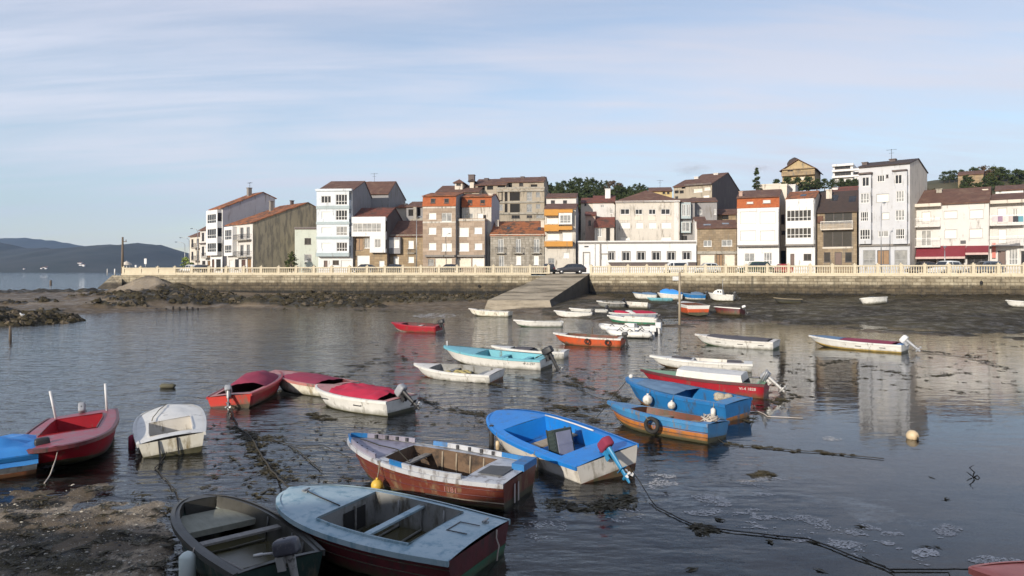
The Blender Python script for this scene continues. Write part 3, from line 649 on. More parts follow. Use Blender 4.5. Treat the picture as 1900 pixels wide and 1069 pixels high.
            a, p, c, q = rect(f); mb = MB(); mb.box(a, c, -f[5], -.003, p, q); mb.build(f[7] if len(f) > 7 else 'cornice', f[6], root)
        elif k == 'awn':
            a, p, c, q = rect(f); mb = MB(); o2 = f[5]
            mb.quad((a, -.03, q), (c, -.03, q), (c, -o2, p + .3), (a, -o2, p + .3)); mb.quad((a, -o2, p + .3), (c, -o2, p + .3), (c, -o2, p), (a, -o2, p), m=1); mb.quad((a, -.03, q), (a, -o2, p + .3), (a, -.03, p + .3)); mb.quad((c, -.03, q), (c, -o2, p + .3), (c, -.03, p + .3))
            mb.build('awning', [f[6], M('awning_valance', (.55, .40, .36), rough=.8)], root)
        elif k == 'ch':   # x ytop wpx frac mat
            dd = f[4] * depth; ww = f[3]
            if not zoomed: xx, ztop = f[1], f[2]
            else: xx, ztop = at_depth(*Z(f[1], f[2]), dd); xx = max(.2, min(W - .2, xx))
            mb = MB(); mb.box(xx - ww / 2, xx + ww / 2, dd - ww / 2, dd + ww / 2, zroof(dd) - .5, ztop - .12); mb.box(xx - ww / 2 - .08, xx + ww / 2 + .08, dd - ww / 2 - .08, dd + ww / 2 + .08, ztop - .12, ztop)
            mb.build('chimney', f[5] if len(f) > 5 else W_WHITE, rp)
        elif k == 'ant':
            dd = f[3] * depth
            if not zoomed: xx, ztop = f[1], f[2]
            else: xx, ztop = at_depth(*Z(f[1], f[2]), dd); xx = max(.1, min(W - .1, xx))
            mb = MB(); mb.tube([(xx, dd, zroof(dd)), (xx, dd, ztop)], .03, 6); mb.tube([(xx - .7, dd, ztop - .1), (xx + .7, dd, ztop - .1)], .02, 5)
            for i in range(6): x = xx - .6 + i * .24; mb.tube([(x, dd - .3, ztop - .1), (x, dd + .3, ztop - .1)], .013, 4)
            mb.tube([(xx - .35, dd, ztop - .6), (xx + .35, dd, ztop - .6)], .018, 5); mb.build('antenna', IRON, rp)
        elif k == 'sky':  # roof window x0 x1 yfrac0 yfrac1
            a, c = U(f[1]), U(f[2]); y0, y1 = f[3] * depth, f[4] * depth; mb = MB(); e = .17
            mb.quad((a, y0, zroof(y0) + e), (c, y0, zroof(y0) + e), (c, y1, zroof(y1) + e), (a, y1, zroof(y1) + e)); mb.build('skylight', f[5] if len(f) > 5 else GLASS_L, rp)
        elif k == 'mw':   # little window set in a mansard face
            a, p, c, q = rect(f); mb = MB(); panes(mb, (a, p, c, q), f[5], -.0); mb.box(a - .06, c + .06, -.14, .16, p - .06, p); mb.build('dormer_window', [STY[f[5]][0], STY[f[5]][1]], root)
        elif k == 'pier':
            a, p, c, q = rect(f); mb = MB(); mb.box(a, c, -f[5], -.003, p, q); mb.build('pilaster', f[6], root)
    return root
w_ = lambda *a: ('w', *a)
# --- left cluster, streets turning away along the point (local metres)
a45 = lambda px, Y: ((px - CX) / F * Y, Y)
def turned(name, label, corner_px, Yc, rz, W, Ht, depth, wall, feats, roof, sidem=None, zb=3.98):
    X, Y = a45(corner_px, Yc); c, s_ = math.cos(R(rz)), math.sin(R(rz))
    return house(name, label, None, Yc, 0, 0, 0, depth, wall, feats, roof, zb=zb, rz=rz, W=W, Ht=Ht, loc=(X - W * c, Y - W * s_, zb), sidem=sidem)
turned('terraced_house', 'small cream house with dark balconies at the very left end of the row', 374, 142, -45, 6.2, 7.6, 9, W_CREAM,
   [w_(.8, 7.0, 1.9, 5.4, 'k'), w_(3.6, 7.0, 4.8, 5.2, 'k'), w_(.8, 4.4, 1.9, 2.8, 'k'), w_(3.6, 4.6, 4.8, 2.6, 'k'), w_(1.2, 2.1, 2.4, .05, 'dd'), ('balc', 3.1, 5.4, 5.1, 6, .9, 'iron'), ('balc', 3.1, 5.4, 2.55, 3.5, .9, 'iron')], ('gx', 9.6, .5, R_BR))
turned('terraced_house', 'white house with brown roof and dark balcony beside the gallery tower at left', 395, 134, -45, 6.2, 8.5, 10, W_WHITE,
   [w_(.8, 7.9, 2, 6.3, 'k'), w_(3.4, 7.9, 5, 5.9, 'k'), w_(.8, 5.2, 2, 3.4, 'k'), w_(3.4, 5.2, 5, 3, 'db'), w_(1, 2.4, 2.6, .05, 'o'), w_(3.6, 2.4, 5, .05, 'db'), ('balc', 2.9, 5.6, 3., 3.9, .9, 'iron'), ('band', .2, 5.9, 6, 5.7, .5, W_DARK, 'canopy')], ('gx', 11.4, .5, R_BR))
turned('gallery_house', 'tall white house with glazed gallery and plain lavender gable, left of the orange roof', 413, 128, -42, 4.9, 11.9, 10.4, W_WHITE2,
   [w_(.6, 2.6, 1.6, .05, 'dd'), w_(2.3, 2.6, 4.2, .5, 'k'), ('bay', .2, 11.6, 4.7, 3.3, .9, W_WHITE2, [(.7, 10.9, 4.2, 9.2, 'g4'), (.7, 8.2, 4.2, 6.4, 'g4'), (.7, 5.6, 4.2, 3.9, 'g4')], 3), ('ch', 2.4, 16.4, .7, .62, GRANITE), ('ant', 2.6, 17.4, .62)], ('gx', 15.4, .76, 2.6, R_OR), sidem=W_LAV)
turned('gable_house', 'house with orange tiled roof, white galleries and big bare cement gable', 469, 118, -45, 10.4, 8.6, 12.4, W_WHITE,
   [w_(1.0, 2.4, 2.6, .05, 'd'), w_(3.4, 2.5, 5.0, .7, 'k'), w_(6.0, 2.4, 7.6, .05, 'dd'), w_(8.3, 2.5, 9.8, .05, 'GB'), ('bay', .6, 8.2, 4.2, 3.1, .8, W_WHITE2, [(1.0, 7.7, 3.8, 5.9, 'g4'), (1.0, 5.0, 3.8, 3.6, 'g4')]), w_(5.4, 8.0, 6.8, 5.9, 'g'), w_(8, 8.0, 9.2, 5.9, 'g'), w_(5.4, 5.0, 6.8, 3, 'g'), w_(8, 5.0, 9.2, 3, 'g'), ('balc', 4.8, 10, 5.8, 6.7, .9, 'iron'), ('balc', 4.8, 10, 2.9, 3.8, .9, 'iron'), ('ch', 3.2, 13.2, .6, .55, GRANITE), ('ch', 5.0, 13.4, .5, .8, W_DARK)], ('gx', 12.6, .82, 3.0, R_OR), sidem=W_CEM)
# annex wall at the foot of the cement gable
mb = MB(); p = P(470, 508, 121); mb.box(0, 11.0, 0, 4.5, 0, 1.15); mb.box(-.1, 11.1, -.12, 4.6, 1.153, 1.3, m=1); tag(mb.build('yard_wall', [W_WHITE, CONC], loc=(p.x, 122.5, 3.98)), 'low white yard wall at the foot of the cement gable', 'wall')
house('low_house', 'pale green flat house with one dark square window, left of the white tower', Z1, 119, 1160, 1392, 615, 9, W_GREEN, [w_(1257, 705, 1322, 768, 'k'), w_(1255, 865, 1330, 935, 'l1'), ('band', 1160, 600, 1392, 618, .15, W_DARK)], ('flat', W_GREY))
house('gallery_tower', 'narrow white four storey house with teal banded glazed galleries and grey gable', Z1, 115, 1392, 1735, 235, 11, W_WHITE2,
   [w_(1448, 928, 1485, 1005, 'dd'), w_(1535, 925, 1598, 970, 'k'), w_(1618, 925, 1722, 1003, 'G'),
    ('bay', 1392, 232, 1712, 885, .75, W_BLUEW, [(1436, 290, 1535, 362, 'g3'), (1440, 445, 1540, 518, 's'), (1440, 600, 1540, 662, 's'), (1440, 755, 1538, 810, 's'), (1580, 275, 1695, 380, 'g4'), (1580, 430, 1695, 530, 'g4'), (1588, 592, 1695, 682, 'l3'), (1588, 748, 1695, 838, 'g4')], 5),
    ('band', 1388, 388, 1716, 420, .85, W_TEAL, 'floor_band'), ('band', 1388, 545, 1716, 572, .85, W_TEAL, 'floor_band'), ('band', 1388, 692, 1716, 716, .85, W_TEAL, 'floor_band'), ('band', 1388, 852, 1716, 888, .9, W_TEAL, 'floor_band'), ('band', 1384, 222, 1740, 243, .95, W_BLUEW)], ('gx', 148, .62, R_BR), sidem=W_GREY)
house('gable_house', 'plain dark grey gabled house behind the white gallery tower', Z2, 128, -70, 432, 265, 12, W_GREY, [('ch', 250, 145, .6, .45, W_GREY), ('ch', 312, 150, .6, .45, W_GREY), ('ant', 292, 62, .45)], ('gx', 152, .4, R_BR), sidem=W_GREY)
house('gallery_house', 'low house with long white gallery over ochre stone and garage door', Z2, 115, 80, 418, 495, 9, W_OCH,
   [w_(120, 878, 245, 988, 'G'), w_(338, 930, 392, 1000, 'd'), w_(195, 700, 258, 805, 'l'), w_(100, 705, 180, 830, 'db'),
    ('bay', 80, 497, 415, 690, .8, W_WHITE2, [(95, 560, 375, 648, 'l6')], 1), ('bay', 262, 690, 415, 850, .8, W_WHITE2, [(310, 715, 372, 802, 'l')], 1)], ('gx', 412, .5, R_RED), sidem=W_DARK)
house('stone_house', 'low ochre stone house with brown roof and boxed white bay window', Z2, 116, 420, 775, 682, 10, W_OCH,
   [('bay', 432, 700, 560, 860, .7, W_GREY, [(440, 722, 550, 805, 's')]), w_(628, 730, 682, 808, 's'), w_(628, 890, 684, 948, 's'), w_(482, 888, 535, 1000, 'd'), ('band', 420, 672, 775, 690, .18, CONC), ('balc', 620, 695, 850, 815, .35, 'iron')], ('gx', 540, .5, R_BR), sidem=W_DARK)
house('apartment_house', 'brownish tiled apartment house with orange mansard roof and closed white shutters', Z2, 114, 772, 1098, 385, 12, W_TAN,
   [w_(830, 455, 905, 518, 's'), w_(960, 455, 1058, 540, 'l'), w_(830, 600, 905, 668, 's'), w_(960, 600, 1058, 690, 's'), w_(830, 752, 905, 822, 's'), w_(960, 755, 1060, 835, 's'), w_(825, 915, 880, 975, 'kl'), w_(895, 905, 1060, 990, 'c'),
    ('mw', 850, 312, 895, 358, 'k1'), ('mw', 985, 312, 1030, 358, 'k1'), ('band', 800, 872, 1092, 892, .5, GRANITE, 'canopy'), ('band', 772, 540, 1098, 556, .04, W_BEIGE, 'floor_band'), ('band', 772, 395, 1098, 410, .05, W_BEIGE, 'floor_band')], ('mans', 262, 292, R_OR), sidem=W_GREY)
house('apartment_house', 'right half of the brownish apartment house, with setback balcony floor and lavender side', Z2, 114.2, 1102, 1388, 530, 12, W_TAN,
   [w_(1130, 600, 1228, 690, 's'), w_(1282, 598, 1360, 662, 's'), w_(1132, 752, 1230, 835, 's'), w_(1285, 755, 1362, 820, 's'), w_(1262, 900, 1412 - 30, 1000, 'G'), w_(1095 + 10, 905, 1250, 990, 'c'), ('band', 1102, 872, 1388, 892, .5, GRANITE, 'canopy'), ('band', 1102, 518, 1388, 534, .12, W_BEIGE)], ('flat', W_TAN), sidem=W_GREY)
house('attic_storey', 'set back top storey with orange mansard over the right half of the brownish apartment house', Z2, 116.5, 1160, 1452, 395, 9, W_BEIGE,
   [w_(1185, 460, 1272, 528, 'l'), w_(1315, 460, 1368, 528, 's'), w_(1372, 475, 1402, 528, 'o'), ('mw', 1218, 325, 1262, 375, 'k1'), ('mw', 1342, 325, 1388, 375, 'k1'), ('ch', 1448, 265, .7, .2, W_CREAM)], ('mans', 275, 300, R_OR), sidem=W_LAV, zb=3.98, cat='house')
house('stone_house', 'two storey granite house with orange roof and three small balconies', Z3, 114, 160, 695, 675, 10, W_STONE,
   [w_(235, 715, 290, 850, 'l'), w_(412, 715, 462, 850, 'l'), w_(590, 715, 645, 850, 'l'), w_(245, 880, 295, 990, 'l'), w_(412, 880, 465, 970, 's'), w_(588, 880, 640, 970, 's'),
    ('balc', 215, 305, 850, 795, .6, 'iron'), ('balc', 388, 485, 850, 795, .6, 'iron'), ('balc', 562, 655, 850, 795, .6, 'iron'), ('band', 160, 668, 695, 690, .25, W_CREAM), ('ch', 228, 525, .55, .35, W_CREAM), ('ch', 680, 530, .6, .3, W_CREAM), ('sky', 300, 335, .2, .3, GLASS), ('sky', 615, 650, .15, .28, GLASS)], ('gx', 545, .55, R_OR))
house('balcony_house', 'narrow three storey house with orange and white balconies and blank grey gable', Z3, 113, 700, 1005, 415, 12, W_BEIGE,
   [w_(735, 905, 795, 985, 'kl'), w_(880, 848, 940, 905, 's'), w_(715, 500, 830, 560, 's'), w_(720, 655, 845, 722, 's'), ('bay', 842, 460, 972, 572, .9, W_WHITE2, [(855, 480, 962, 560, 'l3')], 1), w_(872, 640, 968, 738, 's'),
    ('balc', 700, 978, 780, 738, 1.0, 'solid', W_ORANGE), ('band', 700, 575, 842, 640, 1.0, W_ORANGE, 'balcony_front'), ('band', 842, 590, 975, 626, 1.0, W_ORANGE, 'balcony_front'), ('band', 700, 425, 838, 485, 1.0, W_ORANGE, 'balcony_front'), ('band', 838, 425, 978, 458, 1.0, W_ORANGE, 'balcony_front')], ('gx', 372, .35, R_BR), sidem=W_GREY)
house('terrace_house', 'white house with brown roof behind the orange balconies', Z3, 134, 715, 1010, 305, 10, W_WHITE, [w_(760, 330, 800, 362, 'k'), w_(880, 330, 920, 362, 'k')], ('gx', 268, .5, R_BR), sidem=W_BEIGE)
house('cafe_building', 'long low white cafe building with six dark framed windows', Z4, 112, 60, 1240, 750, 9, W_WHITE2,
   [w_(122, 850, 180, 985, 'd'), w_(298, 865, 362, 918, 's'), w_(372, 842, 428, 925, 'g'), w_(508, 842, 580, 930, 'g'), w_(655, 842, 730, 925, 'g'), w_(805, 842, 880, 925, 'g'), w_(955, 842, 1030, 925, 'g'), w_(1108, 842, 1182, 920, 'g'),
    ('band', 60, 742, 1240, 760, .1, GRANITE), ('pier', 232, 755, 240, 985, .08, GALV), ('pier', 282, 755, 298, 985, .06, GRANITE), ('pier', 52, 755, 70, 985, .05, GRANITE), ('band', 362, 935, 1240, 945, .3, FR_W, 'ledge'), ('band', 372, 948, 1238, 985, .06, W_DARK, 'plinth'), ('band', 130, 782, 170, 795, .06, IRON, 'lamp')], ('flat', W_WHITE2), sur=GRANITE)
house('villa', 'square grey beige house with brown hipped roof rising behind the white cafe', Z4, 122, 440, 1075, 340, 11, W_BEIGE,
   [w_(488, 415, 578, 470, 'g'), w_(635, 418, 705, 470, 'g'), w_(768, 418, 838, 470, 'g'), w_(890, 415, 980, 470, 'g'), w_(488, 550, 582, 608, 's'), w_(640, 552, 712, 608, 's'), w_(768, 552, 845, 608, 's'), w_(892, 550, 992, 608, 's'), w_(488, 695, 580, 725, 's'), w_(890, 695, 990, 725, 's'),
    ('band', 478, 480, 588, 530, .05, W_CREAM, 'panel'), ('band', 628, 480, 715, 530, .05, W_CREAM, 'panel'), ('band', 762, 480, 848, 530, .05, W_CREAM, 'panel'), ('band', 886, 480, 1000, 530, .05, W_CREAM, 'panel'), ('pier', 1020, 350, 1065, 735, .1, W_WHITE), ('band', 436, 335, 1078, 350, .35, W_WHITE)], ('hip', 232, R_BR))
house('corner_gallery', 'rounded grey glazed corner galleries at the right end of the grey beige villa', Z4, 122.3, 1078, 1225, 350, 9, W_GREY,
   [('bay', 1085, 355, 1180, 515, .9, W_TEAL, [(1092, 375, 1130, 490, 'l'), (1138, 375, 1176, 490, 'l')], 1), ('bay', 1085, 545, 1180, 655, .8, W_TEAL, [(1092, 550, 1172, 640, 'l')], 1), w_(1095, 680, 1150, 735, 'k')], ('gx', 320, .5, R_BR))
house('white_house', 'white house with tall white chimney left of the grey beige villa', Z4, 126, 215, 432, 350, 9, W_WHITE, [w_(290, 372, 325, 405, 'l'), w_(385, 420, 412, 462, 'l'), ('ch', 362, 218, .95, .3, W_WHITE2), ('ant', 192, 240, .3)], ('gx', 290, .5, R_RED))
house('cottage', 'tumbledown cottage with dark red roof behind the cafe wall', Z4, 119, 232, 425, 590, 6, W_BEIGE, [w_(262, 605, 300, 690, 'l'), w_(345, 605, 385, 735, 'o')], ('gx', 505, .5, R_RED))
house('cottage', 'narrow reddish shed house between the orange balconies and the cottage', Z4, 121, 140, 238, 478, 6, W_PINK, [w_(170, 530, 195, 580, 'k')], ('gx', 450, .5, R_RED))
house('red_roof_house', 'small house with red roof against the pine wood', Z4, 140, 95, 215, 355, 8, W_CREAM, [w_(130, 362, 150, 385, 'k')], ('gx', 312, .5, R_RED))
house('stone_house', 'low ochre stone house with two white windows, right of the white cafe', Z4, 110, 1250, 1640, 605, 9, W_BROWN,
   [w_(1312, 728, 1392, 788, 'l'), w_(1492, 722, 1595, 785, 'l'), w_(1280, 870, 1420, 985, 'c'), w_(1440, 865, 1500, 985, 'db'), w_(1520, 870, 1620, 985, 'c'), ('band', 1250, 835, 1640, 862, .2, CONC), ('sky', 1312, 1385, .12, .22), ('sky', 1500, 1570, .18, .28)], ('gx', 535, .5, R_BR))
house('grey_house', 'dull grey two storey house behind the ochre stone house', Z4, 124, 1195, 1445, 345, 9, W_GREY, [w_(1248, 425, 1298, 468, 'l'), w_(1415, 415, 1438, 470, 'l')], ('gx', 312, .5, R_BR))
house('white_house', 'little white lean-to at the right end of the cafe', Z4, 117, 1228, 1330, 530, 5, W_WHITE, [], ('gx', 500, .5, R_BR))
house('gable_block', 'big stone apartment block with blank dark brown arched gable', Z4, 133, 1135, 1395, 175, 20, W_COND,
   [w_(1215, 215, 1300, 250, 'c'), w_(1320, 200, 1380, 230, 'c'), w_(1190, 300, 1240, 335, 'k'), w_(1310, 280, 1370, 315, 's'), ('ch', 1240, 98, .8, .3, W_WHITE), ('ch', 1440, 62, .9, .46, W_WHITE), ('band', 1130, 165, 1398, 182, .5, W_DARK)], ('gx', 70, .52, R_BR), sidem=W_DARK, rz=-33)
house('gable_block', 'stone wing with dark loggias left of the brown gabled block', Z4, 136, 1015, 1135, 195, 14, W_COND, [w_(1095, 190, 1130, 215, 'on'), w_(1025, 232, 1065, 262, 'on'), w_(1075, 232, 1115, 262, 'on'), w_(1030, 290, 1060, 320, 'k')], ('gx', 130, .5, R_BR), sidem=W_COND, rz=-33)
house('yellow_house', 'yellowish house with brown roof peeping over the villa roof', Z4, 146, 780, 1000, 240, 9, wallm('yellow_render', (.55, .42, .2)), [w_(905, 245, 930, 268, 'k'), w_(950, 245, 975, 268, 'k'), ('ant', 880, 130, .5)], ('gx', 208, .5, R_BR))
house('mansard_house', 'white house with bright orange tiled mansard and cream shuttered galleries', Z5, 107, 80, 425, 512, 11, W_WHITE2,
   [w_(140, 890, 225, 960, 'l'), w_(300, 885, 368, 985, 'l3'), ('bay', 88, 525, 422, 825, .7, W_WHITE2, [(105, 548, 240, 650, 'sg'), (268, 548, 398, 650, 'sg'), (108, 705, 238, 790, 'sg'), (270, 705, 395, 790, 'sg')], 2), ('band', 84, 822, 426, 835, .8, GRANITE), ('mw', 158, 465, 212, 482, 'sg'), ('mw', 292, 450, 355, 476, 'sg'), ('ch', 110, 380, .5, .1, W_PINK)], ('mans', 375, 432, R_BR), sidem=W_WHITE)
house('party_wall', 'tall thin cream wall and dark alley right of the orange mansard', Z5, 111, 430, 490, 335, 8, W_CREAM, [w_(440, 870, 480, 985, 'on'), w_(442, 570, 472, 650, 'k'), w_(445, 705, 475, 735, 'k')], ('flat', W_CREAM))
house('gallery_house', 'narrow white house with two dark paned galleries and orange roof edge', Z5, 106, 487, 722, 440, 11, W_WHITE2,
   [w_(518, 895, 552, 992, 'dd'), w_(628, 895, 692, 950, 'k'), ('bay', 487, 445, 716, 818, .7, W_WHITE2, [(494, 535, 698, 628, 'g6'), (494, 682, 698, 768, 'g6')], 2), ('band', 484, 816, 722, 830, .8, GRANITE), ('sky', 590, 640, .08, .2, GLASS)], ('gx', 385, .4, R_OR), sidem=W_CREAM)
house('glazed_house', 'dark stone house with big black glass windows and dark roof', Z5, 105, 742, 1068, 545, 11, W_BROWN,
   [w_(802, 548, 1030, 640, 'k3'), w_(790, 705, 1028, 838, 'k3'), w_(795, 882, 850, 965, 'k1'), w_(885, 882, 945, 985, 'dd'), w_(970, 882, 1028, 965, 'k1'), ('balc', 775, 1040, 690, 628, .9, 'steel', W_CREAM), ('band', 785, 838, 1035, 852, .1, W_CREAM), ('sky', 830, 890, .25, .4, GLASS), ('sky', 985, 1045, .2, .35, GLASS), ('ch', 840, 365, .8, .35, W_CREAM), ('band', 745, 585, 790, 640, .4, R_BR, 'porch_roof')], ('gx', 385, .5, R_DK))
W_LONG = wallm('warm_beige_render', (.60, .575, .545))
house('tall_house', 'tallest white house with four floors of bays and sloping top edge', Z6, 101, 62, 482, 165, 13, W_TALL,
   [w_(95, 865, 198, 985, 'kl'), w_(212, 865, 312, 985, 'db'), w_(355, 865, 462, 985, 'kl'), w_(212, 245, 272, 300, 'g3'), w_(285, 240, 305, 268, 'k1'), w_(205, 400, 310, 468, 'sg'), w_(250, 555, 312, 612, 'sg'), w_(220, 705, 305, 755, 'l'),
    ('bay', 72, 250, 172, 815, .8, W_TALL, [(98, 265, 158, 342, 'g'), (85, 398, 158, 480, 'l3'), (85, 550, 150, 628, 'g4'), (80, 695, 165, 778, 'g4')], 4), ('bay', 352, 222, 468, 815, .8, W_TALL, [(368, 245, 428, 322, 'g'), (378, 378, 445, 470, 'l3'), (372, 535, 450, 622, 'l3'), (375, 690, 448, 775, 'g4')], 4),
    ('band', 66, 228, 178, 242, .95, W_DARK, 'canopy'), ('band', 345, 205, 466, 218, .95, W_DARK, 'canopy'), ('band', 62, 815, 482, 832, .3, GRANITE), ('ch', 105, 140, .7, .2, W_DARK), ('ch', 342, 112, .8, .35, W_DARK), ('ant', 330, 30, .35)], ('gx', 132, .45, R_DK), sidem=W_CREAM)
house('apartment_block', 'long beige apartment block with old brown roof and burgundy shop awning', Z6, 100, 505, 1135, 480, 12, W_LONG,
   [w_(580, 548, 655, 640, 'sg'), w_(762, 540, 875, 605, 'sg'), w_(975, 530, 1090, 605, 'sg'), w_(575, 700, 660, 830, 'l'), w_(768, 695, 872, 770, 'sg'), w_(972, 688, 1085, 765, 'sg'), w_(540, 875, 700, 985, 'k3'), w_(720, 875, 930, 985, 'k3'), w_(955, 875, 1150 - 20, 985, 'k3'),
    ('balc', 510, 738, 668, 605, 1.1, 'steel', W_LONG), ('balc', 510, 738, 835, 768, 1.1, 'steel', W_LONG), ('band', 500, 485, 745, 510, 1.2, W_CREAM, 'eave'), ('awn', 540, 830, 945, 938, 1.8, AWN), ('awn', 948, 828, 1160 - 26, 905, 1.8, AWN), ('band', 900, 785, 945, 812, .12, IRON, 'sign_panel'), ('ch', 725, 360, .7, .4, CONC), ('ch', 1105, 362, .6, .4, W_CREAM)], ('gx', 365, .5, R_BR), sidem=W_CREAM)
house('apartment_block', 'apartment block with laundry balconies at the right edge', Z6, 98.5, 1137, 1560, 465, 12, W_LONG,
   [w_(1205, 515, 1285, 640, 'sg'), w_(1210, 690, 1282, 810, 'sg'), w_(1330, 520, 1375, 640, 'l'), w_(1210, 870, 1275, 985, 'dd'), w_(1300, 850, 1375, 985, 'l3'), w_(1400, 870, 1500, 985, 'k3'),
    ('balc', 1130, 1425, 655, 580, 1.2, 'steel', W_LONG), ('balc', 1130, 1425, 822, 750, 1.2, 'steel', W_LONG), ('band', 1125, 455, 1430, 482, 1.2, W_CREAM, 'eave'), ('band', 1162, 805, 1192, 930, .4, PINKM, 'sign')], ('gx', 400, .5, R_BR))
house('white_house', 'white attic house with brown roof above the right apartment block', Z6, 112, 1190, 1420, 368, 8, W_WHITE2, [w_(1215, 372, 1240, 400, 'l')], ('gx', 335, .5, R_BR))
# --- up the hill
house('condominium', 'large stone condominium with dark open loggias and stepped tiled roofs', Z3, 140, 225, 695, 215, 16, W_COND,
   [w_(235, 250, 282, 340, 'on'), w_(302, 250, 330, 340, 'on'), w_(352, 250, 452, 335, 'on'), w_(520, 245, 572, 335, 'kl'), w_(612, 248, 652, 298, 'kl'), w_(302, 365, 330, 450, 'on'), w_(355, 365, 452, 450, 'on'), w_(520, 368, 572, 445, 'kl'), w_(612, 368, 655, 410, 'kl'), w_(370, 478, 452, 510, 'k3'), w_(520, 478, 575, 505, 'k'), w_(615, 475, 690, 505, 'kl'), w_(245, 370, 282, 430, 'kl'),
    ('band', 225, 340, 695, 356, .25, CONC, 'floor_band'), ('band', 225, 452, 695, 470, .25, CONC, 'floor_band'), ('band', 225, 228, 695, 244, .25, CONC, 'floor_band')], ('flat', CONC), sidem=W_COND)
house('condominium', 'tiled attic storey with dark dormers on top of the stone condominium', Z3, 142, 232, 690, 150, 10, W_COND, [w_(245, 165, 315, 212, 'on'), w_(340, 160, 375, 212, 'on'), w_(445, 158, 485, 190, 'k'), w_(560, 172, 625, 210, 'on'), ('ch', 480, 95, .7, .4, W_DARK), ('ch', 398, 112, .7, .4, W_DARK), ('ch', 682, 96, .7, .4, W_DARK)], ('gx', 108, .5, R_BR), yb=222)
house('condominium', 'left wing of the condominium with cream turrets and overhanging roofs', Z2, 138, 905, 1330, 250, 12, W_COND, [w_(960, 255, 1010, 280, 'on'), w_(1190, 262, 1260, 300, 'on')], ('gx', 190, .5, R_BR), sidem=W_COND)
house('turret', 'cream rooftop turret with tiled cap, left of the condominium', Z2, 140, 1090, 1165, 155, 5, W_CREAM, [w_(1105, 165, 1150, 185, 'k')], ('hip', 132, R_BR), yb=262, cat='turret')
house('turret', 'cream chimney turret with dark cap on the condominium roof', Z2, 141, 1238, 1278, 140, 2, W_CREAM, [('ch', 1258, 78, 1.2, .5, W_DARK)], ('hip', 120, R_DK), yb=230, cat='turret')
house('condominium', 'middle roofs of the condominium over dark arched terraces', Z2, 141, 1280, 1600, 180, 12, W_COND, [w_(1320, 185, 1390, 225, 'on'), w_(1410, 190, 1470, 225, 'on'), w_(1515, 180, 1590, 225, 'on'), ('ch', 1405, 112, .8, .4, W_DARK)], ('gx', 125, .5, R_BR), yb=330)
house('balcony_house', 'unfinished concrete house with dark balconies left of the brownish apartments', Z2, 126, 610, 790, 395, 9, W_GREY, [w_(630, 420, 690, 485, 'on'), w_(705, 400, 750, 485, 'on'), w_(700, 500, 740, 530, 'on'), ('band', 665, 515, 790, 550, 1.0, CONC, 'terrace'), ('band', 690, 400, 720, 515, .8, CONC, 'pillar')], ('gx', 350, .5, R_BR))
house('low_house', 'orange roofed house above the dark gable of the white gallery house', Z2, 131, 505, 650, 405, 8, W_CREAM, [('ch', 602, 362, .6, .4, W_CREAM)], ('gx', 378, .5, R_OR))
house('hill_house', 'stone villa with gabled roof and dark cupola standing on the hill', Z5, 172, 452, 720, 195, 12, wallm('golden_stone', (.42, .32, .18), damt=.35), [w_(495, 205, 540, 235, 'k'), w_(560, 207, 605, 235, 'k'), w_(640, 205, 690, 235, 'k'), w_(470, 260, 500, 290, 'k'), w_(600, 255, 640, 280, 'c'), w_(660, 260, 700, 285, 'k'), ('balc', 450, 725, 245, 215, 1.0, 'solid', W_OCH), ('band', 450, 190, 725, 198, .5, W_OCH, 'eave')], ('gy', 118, R_BR), yb=330, sidem=W_OCH)
mb = MB(); p = P(1474, 300, 178); mb.lathe([(1.7, -2.2), (1.8, -.3), (1.3, .4), (.5, .9), (0, 1.1)], 10); tag(mb.build('cupola', R_DK, loc=p), 'small dark cupola topping the stone villa on the hill', 'cupola')
house('modern_house', 'white modern flat roofed house with long window bands on the hill', Z5, 186, 870, 1035, 165, 12, W_WHITE2, [w_(885, 172, 1015, 195, 'k3'), w_(885, 218, 1020, 248, 'k3'), ('band', 866, 155, 1042, 172, .8, W_WHITE2), ('band', 866, 200, 1090, 215, .9, W_WHITE2), ('band', 866, 250, 1090, 266, .9, W_WHITE2)], ('flat', W_WHITE2), yb=300)
house('modern_house', 'low white wing of the modern house reaching behind the tallest white house', Z5, 186.5, 1036, 1120, 205, 10, W_WHITE2, [w_(1042, 218, 1085, 248, 'k3')], ('flat', W_WHITE2), yb=300)
house('garden_wall', 'cream retaining wall with terrace below the stone villa', Z5, 150, 235, 440, 330, 4, W_CREAM, [], ('flat', W_CREAM), yb=400, cat='wall')
house('low_house', 'cream flat annex left of the hill villa garden', Z5, 152, 440, 560, 335, 5, W_WHITE, [], ('flat', W_WHITE), yb=420)
house('red_roof_house', 'white house with red roof behind the dark glazed house', Z5, 124, 850, 1062, 390, 8, W_WHITE, [('ch', 890, 352, .9, .3, W_WHITE2)], ('gx', 345, .5, R_RED))
house('ruin', 'ochre stone ruin between the brown gable and the orange mansard', Z4, 126, 1440, 1640, 470, 6, W_OCH, [w_(1500, 480, 1560, 520, 'on')], ('gx', 425, .5, R_BR))
house('hill_house', 'low stone farmhouse with pointed gable on the scrubby hill at right', Z6, 178, 880, 1090, 240, 8, W_OCH, [w_(930, 250, 955, 270, 'k')], ('gx', 215, .5, R_BR), yb=345)
